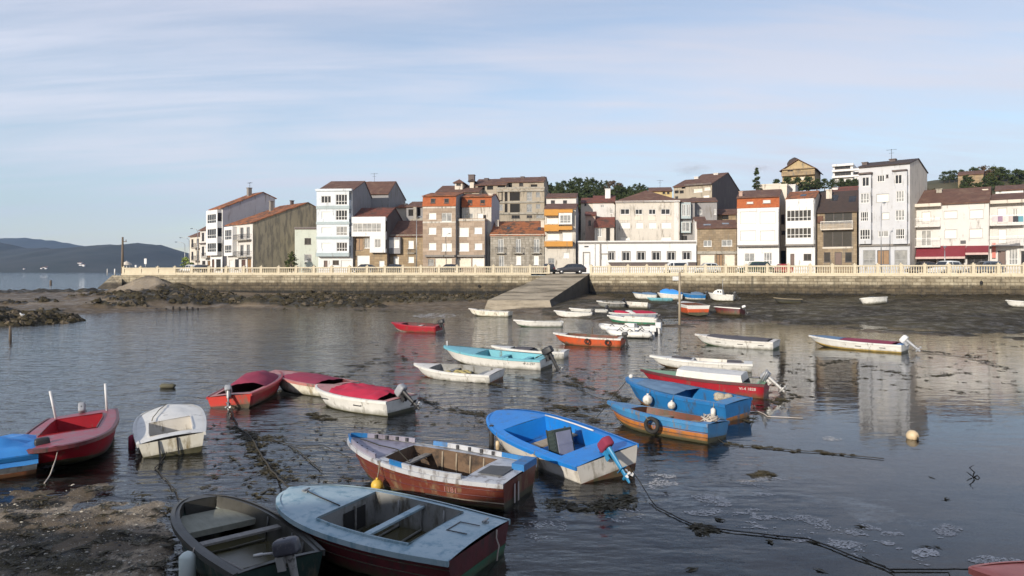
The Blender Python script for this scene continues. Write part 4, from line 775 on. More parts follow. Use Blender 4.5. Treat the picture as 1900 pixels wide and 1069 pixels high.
# ---------------------------------------------------------------- vegetation
LEAF_P = M('pine_needles', (.020, .036, .014), (.070, .085, .030), scale=1.2, rough=.8, spec=.2); LEAF_B = M('bush_leaves', (.035, .055, .016), (.085, .095, .03), scale=1.5, rough=.75, spec=.2)
LEAF_R = M('bare_russet_twigs', (.075, .055, .035), (.12, .085, .05), scale=1.2, rough=.9, spec=.1); BARK = M('bark', (.09, .065, .045), (.05, .038, .028), scale=6, rough=.9)
def tree_proto(seed, leaf, h, w, trunk_h, nclump, nleaf, size, conic=0.):
    rg = random.Random(seed); t = thing('tree', 'x', 'tree')
    mb = MB(); mb.tube([(0, 0, -.6), (.05, .03, trunk_h * .5), (-.05, .1, trunk_h), (.1, 0, h * .8)], [.24, .19, .14, .04], 7)
    lm = MB()
    for c in range(nclump):
        f_ = rg.random(); z = trunk_h * .75 + (h - trunk_h * .75) * f_; rad = w * (math.sin(math.pi * (.18 + .78 * f_)) if not conic else (1 - f_ * .92)) * (rg.random() ** .45)
        a = rg.uniform(0, 6.283); c0 = Vector((math.cos(a) * rad, math.sin(a) * rad, z)); cr = rg.uniform(.35, .8) * w * .34
        if rg.random() < .5: mb.tube([(0, 0, max(trunk_h * .5, z - rad * .6)), c0], .06, 5, r2=.015, cap=False)
        for k in range(nleaf):
            d = Vector((rg.gauss(0, 1), rg.gauss(0, 1), rg.gauss(0, .62))) * cr * .62; p = c0 + d; s = size * rg.uniform(.5, 1.3)
            n = Vector((rg.gauss(0, 1), rg.gauss(0, 1), rg.gauss(.6, 1))).normalized(); u = n.orthogonal().normalized(); v_ = n.cross(u)
            lm.quad(p - u * s, p - v_ * s * .55, p + u * s, p + v_ * s * .55)
    mb.build('trunk', BARK, t, recalc=False); lm.build('crown', leaf, t, recalc=False); return t
def place_trees(protos, label, group, spots, kind='tree', cat='tree'):
    for i, (p, sc_, rz) in enumerate(spots):
        r, used = protos[i % len(protos)]
        if not used: r.location = p; r.rotation_euler = (0, 0, rz); r.scale = (sc_,) * 3; protos[i % len(protos)][1] = True; o = r
        else: o = dup(r, p, rz, (sc_,) * 3)
        o.name = kind; tag(o, label, cat, group)
rg = random.Random(5)
def hill_at(px, Y, dz=0): x = (px - CX) / F * Y; return Vector((x, Y, hillz(x, Y) + dz))
def top_scale(px, py, Y, h): p = hill_at(px, Y); zt = H - (py - HY) / F * Y; return p, max(.35, (zt - p.z) / h)
pines = [[tree_proto(11, LEAF_P, 9, 3.0, 3.2, 46, 34, .34), False], [tree_proto(12, LEAF_P, 9, 2.5, 2.4, 46, 34, .32), False], [tree_proto(13, LEAF_P, 9, 3.4, 3.6, 50, 34, .36), False]]
sp_ = []
for px, py in ((1012, 336), (1024, 340), (1036, 339), (1047, 336), (1058, 333), (1066, 330), (1076, 331), (1088, 329), (1097, 331), (1106, 336), (1116, 335), (1124, 336), (1147, 340), (1156, 343), (1166, 346), (1178, 342), (1188, 340), (1195, 343)):
    p, s = top_scale(px, py, 186 + rg.uniform(-2, 4), 9); sp_.append((p, s, rg.uniform(0, 6)))
for k in range(34):
    px = 1006 + k * 5.8 + rg.uniform(-3, 3); p, s = top_scale(px, 349 + rg.uniform(-5, 5), 172 + rg.uniform(-4, 4), 9); sp_.append((p, s, rg.uniform(0, 6)))
for k in range(26):
    px = 1010 + k * 7 + rg.uniform(-3, 3); p, s = top_scale(px, 362 + rg.uniform(-4, 4), 160 + rg.uniform(-3, 3), 9); sp_.append((p, s, rg.uniform(0, 6)))
place_trees(pines, 'dark green pine of the wood on the ridge behind the beige villa', 'pines of the ridge wood', sp_, 'pine_tree')
russ = [[tree_proto(21, LEAF_R, 7, 2.6, 2.2, 40, 26, .2), False]]
sp_ = []
for px, py in ((1132, 337), (1140, 336), (1150, 341)): p, s = top_scale(px, py, 180, 7); sp_.append((p, s, px))
place_trees(russ, 'bare russet tree standing among the dark ridge pines', 'bare trees in the ridge wood', sp_, 'bare_tree')
bushes = [[tree_proto(31, LEAF_B, 4, 2.4, .8, 40, 30, .26), False], [tree_proto(32, LEAF_R, 4, 2.6, .8, 40, 28, .24), False], [tree_proto(33, LEAF_P, 5, 2.2, 1.0, 40, 30, .28), False]]
sp_ = []
for k in range(170):
    px = rg.uniform(1700, 1990); Y = rg.uniform(128, 186); p = hill_at(px, Y, -.2); sp_.append((p, rg.uniform(.45, .95), rg.uniform(0, 6)))
place_trees(bushes, 'scrub bush on the green hillside above the right apartment blocks', 'scrub on the right hillside', sp_, 'bush', 'bush')
pin2 = [[tree_proto(14, LEAF_P, 9, 3.2, 2.8, 46, 34, .36), False]]
sp_ = []
for px, py in ((1752, 322), (1762, 318), (1771, 321), (1870, 318), (1882, 316), (1893, 320), (1905, 318), (1850, 324), (1784, 327)): p, s = top_scale(px, py, 183, 9); sp_.append((p, s, px))
place_trees(pin2, 'dark tree on the skyline of the right hillside', 'skyline trees at right', sp_, 'pine_tree')
grn = [[tree_proto(34, LEAF_P, 5, 2.6, 1.0, 44, 30, .28), False]]
sp_ = [(P(px, py, Y), s, px) for px, py, Y, s in ((1462, 358, 160, .7), (1478, 359, 160, .7), (1500, 357, 161, .7), (1516, 352, 165, .5), (1530, 352, 165, .5), (1545, 353, 165, .5), (1560, 352, 165, .5), (1575, 353, 165, .5), (1586, 352, 166, .5), (1440, 358, 160, .6))]
place_trees(grn, 'dark garden shrub below the hill villa and the modern house', 'garden shrubs on the hill', sp_, 'bush', 'bush')
cp = tree_proto(41, LEAF_P, 7, 1.3, .8, 50, 26, .26, conic=1); cp.name = 'conifer'; p = P(1404, 356, 150); cp.location = p; cp.scale = (.8, .8, .72); tag(cp, 'small pointed conifer against the sky left of the hill villa', 'tree')
bp = tree_proto(42, LEAF_B, 4, 1.6, .8, 40, 30, .22); bp.name = 'bush'; p = P(541, 508, 116); bp.location = p; bp.scale = (.62, .62, .85); tag(bp, 'tall green bush beside the pale green house', 'bush')
yb_ = tree_proto(43, M('lime_leaves', (.20, .26, .06), (.30, .36, .1), scale=2, rough=.7), 3, 1.2, .8, 26, 24, .2); yb_.name = 'small_tree'; p = P(346, 507, 132); yb_.location = p; tag(yb_, 'small lime green tree at the left end of the street', 'tree')
# low hedge behind the right cars
# ---------------------------------------------------------------- vehicles
TYRE = M('tyre_rubber', (.02, .02, .02), rough=.9); RIM = M('wheel_rim', (.45, .45, .46), rough=.35, metal=.7); CARGL = M('car_glass', (.02, .025, .03), rough=.08, spec=.9)
LAMP = M('headlight_lens', (.75, .75, .72), rough=.15); TAIL = M('tail_light', (.35, .02, .02), rough=.3)
def car(name, label, px, Yc, rz, colr, L=4.2, Wd=1.7, Ht=1.45, kind='hatch', z=4.074, cat='car'):
    x = (px - CX) / F * Yc
    t = thing(name, label, cat, (x, Yc, z), (0, 0, R(rz)))
    pm = M('car_paint_' + name + str(len(_M)), colr, tuple(c * .92 for c in colr), rough=.28, spec=.7)
    h = Wd / 2
    if kind == 'van': prof = [(0, .55, .6, .62), (.05, .85, .95, .97), (.16, .95, 1.05, 1.05), (.28, 1.0, Ht * .97, 1), (.4, 1.0, Ht, 1), (.95, 1.0, Ht, 1), (1, .95, Ht * .95, 1)]
    elif kind == 'estate': prof = [(0, .5, .55, 0), (.04, .72, .76, 0), (.24, .88, .92, 0), (.40, .92, Ht * .97, 0), (.55, .93, Ht, 0), (.84, .93, Ht * .97, 0), (.97, .9, .98, 0), (1, .7, .75, 0)]
    else: prof = [(0, .5, .55, 0), (.04, .7, .74, 0), (.25, .86, .9, 0), (.42, .9, Ht * .98, 0), (.62, .92, Ht, 0), (.82, .92, Ht * .93, 0), (.95, .9, 1.0, 0), (1, .65, .7, 0)]
    rows = []; gl_ = MB()
    for f_, zb_, zt, _ in prof:
        xx = L / 2 - f_ * L; k = 1 - .1 * (f_ in (0, 1)); wt_ = h * (.8 if zt > zb_ + .2 else .93)
        rows.append([Vector((xx, s_ * a, b)) for s_, a, b in ((-1, h * .9 * k, .24), (-1, h * k, .5), (-1, h * .98 * k, zb_), (-1, wt_, zt - .05), (-1, wt_ * .8, zt), (1, wt_ * .8, zt), (1, wt_, zt - .05), (1, h * .98 * k, zb_), (1, h * k, .5), (1, h * .9 * k, .24))])
    mb = MB(); mb.grid(rows, sm=True); mb.quad(*rows[0]); mb.quad(*rows[-1]); mb.grid([[r[0] for r in rows], [r[-1] for r in rows]]); mb.build('body', pm, t)
    for a, b in zip(rows, rows[1:]):
        hi = (a[3].z - a[2].z > .25, b[3].z - b[2].z > .25)
        if any(hi):
            for i, j, sgn in ((2, 3, -1), (7, 6, 1)):
                o = Vector((0, sgn * .012, 0)); q = [a[i].lerp(a[j], .08), b[i].lerp(b[j], .08), b[i].lerp(b[j], .9), a[i].lerp(a[j], .9)]
                if kind == 'van' and a[0].x < L * .1: continue
                c_ = sum(q, Vector()) / 4; gl_.quad(*[c_ + (p - c_) * .9 + o for p in q])
            if hi[0] != hi[1]:
                q = [a[3], a[6], b[6 if hi[1] else 7], b[3 if hi[1] else 2]] if hi[1] else [a[3], a[6], b[7], b[2]]
                q = [a[2], a[7], b[6], b[3]] if hi[1] else q
                c_ = sum(q, Vector()) / 4; o = Vector((.02 if hi[1] else -.02, 0, .03)); gl_.quad(*[c_ + (p - c_) * .86 + o for p in q])
    gl_.build('windows', CARGL, t)
    for sx in (.31, -.29):
        for sy in (-1, 1):
            wmb = MB(); xf = Matrix.Translation((L * sx, sy * (h - .1), .31)) @ Matrix.Rotation(R(90), 4, 'X')
            wmb.lathe([(.19, -.1), (.29, -.11), (.31, -.06), (.31, .06), (.29, .11), (.19, .1)], 14, xf=xf); wo = wmb.build('wheel', TYRE, t)
            rm_ = MB(); rm_.lathe([(0, -.085), (.19, -.09), (.19, .09), (0, .085)], 12, xf=xf); rm_.build('rim', RIM, wo)
    for sy in (-1, 1):
        mb = MB(); mb.sphere((L / 2 - .1, sy * h * .68, .66), .11, sz=(.8, 1.4, .8)); mb.build('headlight', LAMP, t); mb = MB(); mb.box(-L / 2 - .01, -L / 2 + .08, sy * h * .8 - .1, sy * h * .8 + .1, .66, .86); mb.build('tail_light', TAIL, t)
    return t
car('estate_car', 'dark grey estate car parked at the head of the slipway', 1059, 97.6, 180, (.035, .035, .04), L=4.2, kind='estate', Ht=1.42)
car('parked_car', 'dark car half hidden behind the last balustrade post left of the slipway', 1018, 99.4, 90, (.03, .032, .035), L=4)
car('white_van', 'white van parked before the white cafe', 1252, 102, 180, (.72, .72, .70), L=3.6, kind='van', Ht=1.72, cat='van')
car('parked_car', 'pale car with green tinted glass before the ochre stone house', 1311, 101.5, 180, (.55, .57, .56), L=3.9, Ht=1.62)
car('parked_car', 'dark green car parked before the orange mansard house', 1400, 100, 180, (.02, .055, .035), L=5.0, kind='estate', Ht=1.75)
car('parked_car', 'red car in the alley right of the orange mansard house', 1452, 103, 90, (.32, .02, .03), L=3.8)
car('parked_car', 'white car with its front to the balustrade before the burgundy awning', 1755, 88.3, 200, (.70, .70, .67), L=4.4, Ht=1.72, kind='estate')
car('parked_car', 'dark car under the left end of the burgundy awning', 1712, 95, 180, (.04, .03, .03), L=4, Ht=1.7)
car('parked_car', 'blue grey car under the right end of the burgundy awning', 1828, 90, 180, (.10, .12, .15), L=4.2, Ht=1.7, kind='estate')
car('parked_car', 'dark car before the low ochre house with the boxed bay', 728, 107, 180, (.03, .03, .035), L=4)
car('parked_car', 'dark car before the garage of the long white gallery', 675, 108, 180, (.05, .05, .055), L=4)
car('parked_car', 'black car before the brownish apartment house', 832, 106, 180, (.025, .025, .03), L=4.2)
car('parked_car', 'white car at the left end of the street by the lime tree', 354, 122, 150, (.68, .68, .66), L=4)
car('parked_car', 'dark car before the leftmost terraced houses', 372, 121, 150, (.03, .03, .03), L=4)
# ---------------------------------------------------------------- street furniture
def lamp_post(label, px, pytop, Y, arm, two=False, group=None):
    p = P(px, 500, Y); zt = H - (pytop - HY) / F * Y; t = thing('street_lamp', label, 'street lamp', (p.x, Y, 3.95), group=group); h = zt - 3.95
    mb = MB(); mb.tube([(0, 0, 0), (0, 0, h * .5), (0, 0, h - .5)], [.085, .065, .05], 8); mb.lathe([(.14, 0), (.14, .35), (.09, .4)], 8); mb.build('pole', GALV, t)
    for s_ in ((arm, -arm) if two else (arm,)):
        mb = MB(); mb.tube([(0, 0, h - .55), (s_ * .25, 0, h - .15), (s_ * .75, 0, h - .02), (s_, 0, h)], .035, 6); mb.build('arm', GALV, t)
        mb = MB(); mb.sphere((s_ * 1.12, 0, h - .02), .22, sz=(1.2, .55, .4), n=10); mb.build('lamp_head', M('lamp_head_grey', (.16, .2, .24), rough=.4), t)
lamp_post('tall street lamp with single arm before the leftmost terraced houses', 367, 424, 124, -1.0)
lamp_post('thin street lamp with curved arm at the far left end of the street', 343, 449, 140, -1.6)
lamp_post('thin street lamp with drooping arm standing nearest the lime tree', 351, 441, 132, -1.5)
lamp_post('slim street lamp in front of the tallest white house', 1635, 376, 92, .35)
lamp_post('slim street lamp between the boxed bay house and the brownish apartments', 773, 402, 108, .5)
lamp_post('slim street lamp in front of the burgundy awning', 1753, 458, 88, .01)
WOODP = M('weathered_pole_wood', (.16, .12, .085), (.09, .07, .05), scale=1, rough=.9, stretch=(6, 6, .4))
t = thing('utility_pole', 'tall dark wooden utility pole at the end of the sea wall', 'pole', (P(227, 500, 101).x, 101, 3.5)); zt = H - (440 - HY) / F * 101 - 3.5
mb = MB(); mb.tube([(0, 0, 0), (.05, 0, zt)], .2, 8, r2=.13); mb.build('pole', WOODP, t); mb = MB(); mb.box(-.05, .6, -.06, .06, zt - .7, zt - .6); mb.box(.5, .58, -.03, .03, zt - .6, zt - .35); mb.build('crossarm', WOODP, t)
t = thing('shelter', 'little white domed kiosk at the end of the promenade', 'kiosk', (P(235, 500, 103).x, 103, 4.04)); mb = MB()
for a in range(6): mb.tube([(.45 * math.cos(a * 1.047), .45 * math.sin(a * 1.047), 0), (.45 * math.cos(a * 1.047), .45 * math.sin(a * 1.047), 1.3)], .06, 6)
mb.lathe([(.5, 0), (.5, .5), (.46, .5)], 12); mb.build('body', FR_W, t); mb = MB(); mb.lathe([(.72, 1.3), (.6, 1.55), (.3, 1.75), (.05, 1.85), (0, 2.0)], 12); mb.build('roof', W_CREAM, t)
def sign(label, px, pyt, pyb, Y, wpx, ml):
    p = P(px, 500, Y); zt = H - (pyt - HY) / F * Y; zb_ = H - (pyb - HY) / F * Y; ww = wpx / F * Y / 2
    t = thing('road_sign', label, 'sign', (p.x, Y, 3.95)); mb = MB(); mb.tube([(0, 0, 0), (0, 0, zt - 3.95)], .035, 6); mb.build('post', GALV, t); mb = MB(); mb.box(-ww, ww, -.06, -.04, zb_ - 3.95, zt - 3.95); mb.build('sign_panel', ml, t)
sign('white road sign on a post near the end of the promenade', 270, 480, 490, 101.5, 4.5, FR_W)
sign('small white notice on a post behind the left balustrade', 252, 492, 496, 101.5, 3, FR_W)
# white notice plate on the sea wall and drain openings
p = P(1250, 516.5, 93.2)
mb = MB(); mb.box(-.52, .52, 0, .05, -.27, .27); tag(mb.build('wall_plate', FR_W, loc=(p.x, wallY(p.x) - .34, p.z)), 'white blank plate fixed on the sea wall beside the tall pole', 'plate')
for px, py, lb in ((1821, 524.5, 'dark round drain hole in the sea wall at right'), (889, 531, 'dark drain hole in the sea wall left of the slipway')):
    x = P(px, py, 82 if px > 1500 else 96).x; Y = wallY(x); p = P(px, py, Y - .35); mb = MB(); mb.lathe([(.0, 0), (.17, 0), (.2, .0), (.2, .03), (.17, .03)], 14, xf=Matrix.Translation((p.x, Y - .33, p.z)) @ Matrix.Rotation(R(90), 4, 'X')); tag(mb.build('drain_pipe', DARK), lb, 'drain')
# ---------------------------------------------------------------- boats
def paint(name, c, c2=None, dirt=(.12, .10, .07), damt=.25, rough=.45, dscale=2.5, scale=2.2, spec=.5, bump=.004):
    return M(name, c, c2 or tuple(x * .85 for x in c), scale=scale, rough=rough, bump=bump, bscale=14, dirt=dirt, damt=damt, dscale=dscale, dstretch=(1.7, 1.7, .55), spec=spec, wl=(.075, .07, .035))
P_WHITE = paint('white_boat_paint', (.67, .65, .60), damt=.1); P_WHITE_Y = paint('yellowed_white_gelcoat', (.62, .57, .45), (.68, .65, .56), dirt=(.28, .22, .12), damt=.3)
P_DWHITE = paint('dingy_white_paint', (.55, .51, .45), (.62, .59, .54), dirt=(.2, .17, .12), damt=.25)
P_RED = paint('red_boat_paint', (.35, .012, .022), (.28, .012, .022), damt=.15); P_REDW = paint('weathered_red_deck', (.30, .04, .06), (.24, .075, .10), dirt=(.20, .12, .13), damt=.4)
P_MAR = paint('maroon_paint', (.13, .025, .028), (.09, .02, .022), dirt=(.05, .03, .025), damt=.4); P_TRED = paint('bright_red_transom', (.50, .03, .018), (.42, .03, .02)); P_OR = paint('orange_red_paint', (.50, .085, .025), (.42, .07, .02), damt=.15)
P_BLUE = paint('bright_blue_paint', (.012, .20, .58), (.012, .16, .50), dirt=(.06, .13, .24), damt=.22, rough=.4); P_BLUE2 = paint('deep_blue_paint', (.015, .15, .38), (.012, .12, .31), dirt=(.05, .07, .1), damt=.25)
P_BLUEW = paint('worn_blue_paint', (.05, .22, .42), (.035, .15, .33), dirt=(.20, .13, .06), damt=.3); P_TEAL = paint('pale_blue_green_deck', (.36, .45, .48), (.26, .37, .42), dirt=(.16, .27, .33), damt=.42, scale=3)
P_TEALM = paint('turquoise_deck', (.16, .42, .48), (.13, .36, .42), damt=.15); P_LAV = paint('lavender_grey_deck', (.27, .255, .31), (.22, .20, .25), dirt=(.14, .12, .14), damt=.35)
P_CAP = paint('worn_white_capping', (.46, .47, .48), (.36, .37, .40), dirt=(.13, .11, .10), damt=.4); P_BROWN = paint('worn_brown_red_paint', (.16, .038, .022), (.115, .028, .018), dirt=(.19, .12, .07), damt=.36, scale=1.2)
P_ORBL = paint('flaking_orange_hull', (.46, .17, .03), (.36, .12, .03), dirt=(.05, .12, .24), damt=.3); P_GREEN = paint('dull_green_paint', (.022, .05, .038), (.016, .036, .03), damt=.3); P_GRN2 = paint('green_bottom_paint', (.03, .16, .09), damt=.25)
P_GRN3 = paint('light_green_deck', (.16, .30, .16), (.2, .36, .2), damt=.2); P_PINKD = paint('faded_pink_deck', (.46, .20, .17), (.38, .14, .13), damt=.25); P_GREYIN = paint('grey_inside', (.26, .26, .25), (.2, .2, .19), damt=.4, dirt=(.09, .08, .06))
P_OLIVE = paint('olive_grey_wood', (.062, .058, .05), (.04, .039, .034), dirt=(.035, .033, .026), damt=.4); P_AF = paint('brown_antifouling', (.16, .05, .03), (.10, .04, .025), dirt=(.06, .055, .03), damt=.4); P_AFR = paint('orange_waterline', (.42, .11, .04), damt=.25); P_SLIME = paint('slimy_bottom', (.075, .065, .035), (.045, .04, .025), damt=.4)
WOODT = M('bare_wood_bench', (.33, .27, .20), (.25, .20, .14), scale=2, rough=.85, stretch=(1, 8, 8)); WOODI = M('brown_wood_inside', (.16, .10, .06), (.10, .062, .038), scale=2, rough=.85, stretch=(1, 4, 4), dirt=(.04, .028, .02), damt=.4); GREYW = M('grey_weathered_wood', (.25, .235, .215), (.17, .16, .145), scale=3, rough=.9, stretch=(1, 7, 7), dirt=(.09, .08, .07), damt=.35)
MUDW = M('bilge_slime', (.075, .065, .03), (.05, .045, .025), scale=2, rough=.22); ROPE = M('mooring_rope', (.22, .19, .14), rough=.9); ROPED = M('weedy_rope', (.035, .03, .022), rough=.9); ROPEL = M('pale_rope', (.48, .42, .36), rough=.9)
BLK = M('black_plastic', (.02, .02, .022), rough=.5); COWLG = M('grey_cowl', (.30, .31, .33), rough=.4); ALU = M('worn_aluminium', (.50, .49, .47), rough=.45, metal=.5, dirt=(.1, .09, .08), damt=.35, dscale=6); BLUEP = M('blue_motor_paint', (.03, .22, .42), rough=.4)
CL_RED = M('dark_red_canvas', (.26, .03, .06), (.20, .02, .05), scale=2, rough=.85); CL_MAG = M('crimson_canvas', (.44, .016, .05), (.36, .012, .04), scale=2, rough=.8); CL_BLUE = M('blue_tarpaulin', (.04, .22, .60), (.06, .30, .68), scale=1.5, rough=.35); CL_GREY = M('dark_grey_canvas', (.06, .055, .065), (.10, .09, .09), scale=2, rough=.85); CL_BW = M('blue_grey_canvas', (.12, .2, .3), (.09, .15, .24), rough=.8)
BUOYW = M('white_buoy', (.66, .63, .57), rough=.5, dirt=(.2, .17, .11), damt=.25); BUOYY = M('yellow_buoy', (.62, .40, .05), rough=.5); BUOYC = M('cream_buoy', (.60, .46, .28), rough=.5, dirt=(.2, .13, .07), damt=.3); RUBBER = M('black_rubber', (.022, .021, .02), rough=.8)

def fcurve(t, tr, tm, p, q):
    if t < tm: return tr + (1 - tr) * math.sin(math.pi / 2 * t / tm)
    return max(0., 1 - ((t - tm) / (1 - tm)) ** p) ** (1 / q)
SHARP = (.4, 2.0, 1.15); MID = (.4, 2.2, 1.5); ROUND = (.42, 2.3, 2.0); BLUNT = (.5, 3.2, 2.3)
class Boat:
    def __init__(s, label, x, y, yaw, L, B, roll=0, fs=.45, fb=.65, tr=.85, bow=MID, rake=.09, draft=.16, z0=0., pitch=0, cat='boat', name='rowing_boat', hull=None, deck=None, rail=None, inner=None, floor=None, opening=(.06, .72, .16), zf=.1, camber=.03, coam=0., cf=.84, group=None, cw=None, railh=.075, transom=None, sheer_p=2.0, taper=1.0):
        s.L, s.B, s.fs, s.fb, s.tr, s.bow, s.rake, s.draft, s.cf, s.sp = L, B, fs, fb, tr, bow, rake, draft, cf, sheer_p
        s.open = opening; s.zf = zf; s.camber = camber; s.cw = cw
        s.root = thing(name, label, cat, (x, y, z0), (R(roll), R(pitch), R(yaw)), group)
        hull = hull or [(1.1, P_WHITE)]
        t0, t1, rim = opening
        ts = sorted({round(1 - (1 - i / 26) ** 1.7, 4) for i in range(27)} | {t0, t1}); s.ts = ts
        mats = [m for _, m in hull] + [transom or hull[-1][1]]
        vs = [0, .14, .3, .5, .7, .86, 1.0]
        mb = MB()
        for sd in (1, -1):
            mb.grid([[s.pt(t, v, sd) for v in vs] for t in ts], mf=lambda a, b: next((i for i, (vm, _) in enumerate(hull) if (vs[b] + vs[b + 1]) / 2 < vm), len(hull) - 1))
            mb.grid([[s.pt(t, 0, sd), s.keel(t).lerp(s.pt(t, 0, sd), .5) - Vector((0, 0, .03)), s.keel(t)] for t in ts], m=0)
        a = [s.pt(0, v, 1) for v in vs]; b = [s.pt(0, v, -1) for v in vs]
        for i in range(6): mb.quad(a[i], b[i], b[i + 1], a[i + 1], m=len(hull) if vs[i] > .2 or len(hull) == 1 else 0)
        mb.quad(a[0], s.keel(0), b[0], m=0)
        # keep the planking smooth but the corners crisp: no merge between strips
        s.hull = mb.build('hull', mats, s.root)
        # rub rail
        up = [s.pt(t, 1, 1) for t in ts]; dn = [s.pt(t, 1, -1) for t in ts]; path = up + dn[::-1][1:]
        rows = []
        for i, p in enumerate(path):
            q0, q1 = path[max(0, i - 1)], path[min(len(path) - 1, i + 1)]; d = (q1 - q0); n = Vector((d.y, -d.x, 0)).normalized() * 1.0
            if n.dot(Vector((p.x - (-.1 * L), p.y, 0))) < 0: n = -n
            rows.append([p + n * .004 - Vector((0, 0, railh)), p + n * .032 - Vector((0, 0, railh)), p + n * .036 + Vector((0, 0, .012)), p - n * .035 + Vector((0, 0, .026))])
        mb = MB(); mb.grid(rows, sm=False); mb.quad(*rows[0]); mb.quad(*rows[-1])
        mb.build('rub_rail', rail or deck or P_WHITE, s.root)
        # deck
        mb = MB()
        def span(t, a, b, n):
            w = max(s.w(t), 1e-4); return [Vector((L * t - L / 2, a + (b - a) * i / n, s.dz(t, a + (b - a) * i / n))) for i in range(n + 1)]
        seg = [t for t in ts if t <= t0]
        if len(seg) > 1: mb.grid([span(t, -s.w(t), s.w(t), 10) for t in seg])
        seg = [t for t in ts if t0 <= t <= t1]
        for sd in (1, -1): mb.grid([span(t, sd * s.o(t), sd * s.w(t), 4) for t in seg])
        seg = [t for t in ts if t >= t1]
        if len(seg) > 1: mb.grid([span(t, -s.w(t), s.w(t), 10) for t in seg])
        mb.build('deck', deck or P_WHITE, s.root)
        # cockpit liner
        seg = [t for t in ts if t0 <= t <= t1]; mb = MB()
        ob = lambda t: max(.05, min(s.o(t), s.inner(t, zf) - .03)); s.ob = ob
        X = lambda t: L * t - L / 2
        zt = lambda t, e: s.dz(t, e) + .003 + coam
        for sd in (1, -1): mb.grid([[Vector((X(t), sd * s.o(t), zt(t, s.o(t)))), Vector((X(t), sd * (s.o(t) * .5 + min(s.o(t), s.inner(t, (zf + s.zs(t)) / 2)) * .5), (zf + s.zs(t)) / 2)), Vector((X(t), sd * ob(t), zf))] for t in seg])
        for t in (t0, t1): mb.quad((X(t), s.o(t), zt(t, s.o(t))), (X(t), -s.o(t), zt(t, s.o(t))), (X(t), -ob(t), zf), (X(t), ob(t), zf))
        mb.grid([[Vector((X(t), -ob(t), zf + .002)), Vector((X(t), 0, zf - .01)), Vector((X(t), ob(t), zf + .002))] for t in seg], m=1)
        s.liner = mb.build('cockpit', [inner or deck or P_WHITE, floor or inner or P_WHITE], s.root)
        if coam:
            mb = MB(); loop = [(X(t), s.o(t), t) for t in seg] + [(X(t), -s.o(t), t) for t in seg[::-1]]; loop.append(loop[0]); rws = []
            for x_, y_, t in loop:
                z_ = s.dz(t, y_); o_ = .022 * (1 if y_ > 0 else -1); rws.append([(x_, y_ + o_, z_), (x_, y_ + o_, z_ + coam), (x_, y_ - o_ * .2, z_ + coam)])
            mb.grid(rws, sm=False); mb.build('coaming', rail or deck, s.root)
        s.X = X
    def w(s, t): return s.B / 2 * fcurve(min(t, 1), s.tr, *s.bow)
    def zs(s, t): return s.fs + (s.fb - s.fs) * t ** s.sp
    def zc(s, t): return -.05 + .36 * s.fb * max(0, (t - .5) / .5) ** 2.6
    def pt(s, t, v, sd):
        w = s.w(t); cf = s.cf - .28 * t ** 3; z = s.zc(t) + (s.zs(t) - s.zc(t)) * v
        return Vector((s.L * t - s.L / 2 - s.rake * s.L * t ** 4 * (1 - v) + .04 * (1 - v) * (t == 0), sd * w * (cf + (1 - cf) * v ** .8), z))
    def keel(s, t):
        a = s.pt(t, 0, 1); return Vector((a.x - .04 * s.L * t ** 5, 0, -s.draft * (1 - t ** 3) + a.z * t ** 3 - .02))
    def inner(s, t, z):
        v = max(0., min(1., (z - s.zc(t)) / (s.zs(t) - s.zc(t)))); cf = s.cf - .28 * t ** 3; return s.w(t) * (cf + (1 - cf) * v ** .8)
    def dz(s, t, y): w = max(s.w(t), .02); return s.zs(t) + .004 + s.camber * (1 - min(1, abs(y) / w) ** 2)
    def o(s, t): 
        v = max(.06, s.w(t) - s.open[2]); return min(v, s.cw) if s.cw else v
    def part(s, mb, name, mat, label=None):
        o = mb.build(name, mat, s.root)
        if label: o['label'] = label
        return o
    def bench(s, t, z=None, width=.24, mat=WOODT, th=.035, lip=0):
        z = z if z is not None else s.zs(t) - .12; mb = MB(); hw = min(s.o(t) + .02, s.inner(t, z) - .01); x = s.X(t)
        mb.box(x - width / 2, x + width / 2, -hw, hw, z - th, z); return s.part(mb, 'bench', mat)
    def ribs(s, tt, mat=WOODI):
        for t in tt:
            mb = MB(); x = s.X(t)
            for sd in (1, -1):
                pts = [(x, sd * (s.o(t) - .005), s.dz(t, s.o(t)) - .03), (x, sd * (min(s.o(t), s.inner(t, s.zf + .2)) - .02), (s.zf + s.zs(t)) / 2), (x, sd * (s.ob(t) - .02), s.zf + .03), (x, 0, s.zf + .01)]
                mb.tube(pts, .022, 5)
            s.part(mb, 'rib', mat)
    def cover(s, ta, tb, mat, h=.18, over=.03, drop=.08, seed=0, n=18, amp=.05, y0=-1, y1=1, sag=0.):
        rows = []
        for i in range(n + 1):
            t = ta + (tb - ta) * i / n; w = s.w(t) + over; r = []
            for j in range(15):
                f_ = -1 + 2 * j / 14; f_ = max(y0, min(y1, f_)); y_ = f_ * w; e = 1 - abs(f_) ** 2.2; k = math.sin(math.pi * min(1, max(0, (i + .6) / (n + 1.2)))) ** .35
                z = s.zs(t) + .03 + h * e * k - drop * (abs(f_) > .97) + noise.fractal(Vector((t * 9 + seed, f_ * 3, seed)), 1, 2, 3) * amp * (e + .15) - sag * e * math.sin(math.pi * i / n)
                r.append(Vector((s.X(t), y_, z)))
            rows.append(r)
        return s.part(MB().grid(rows), 'canvas_cover', mat)
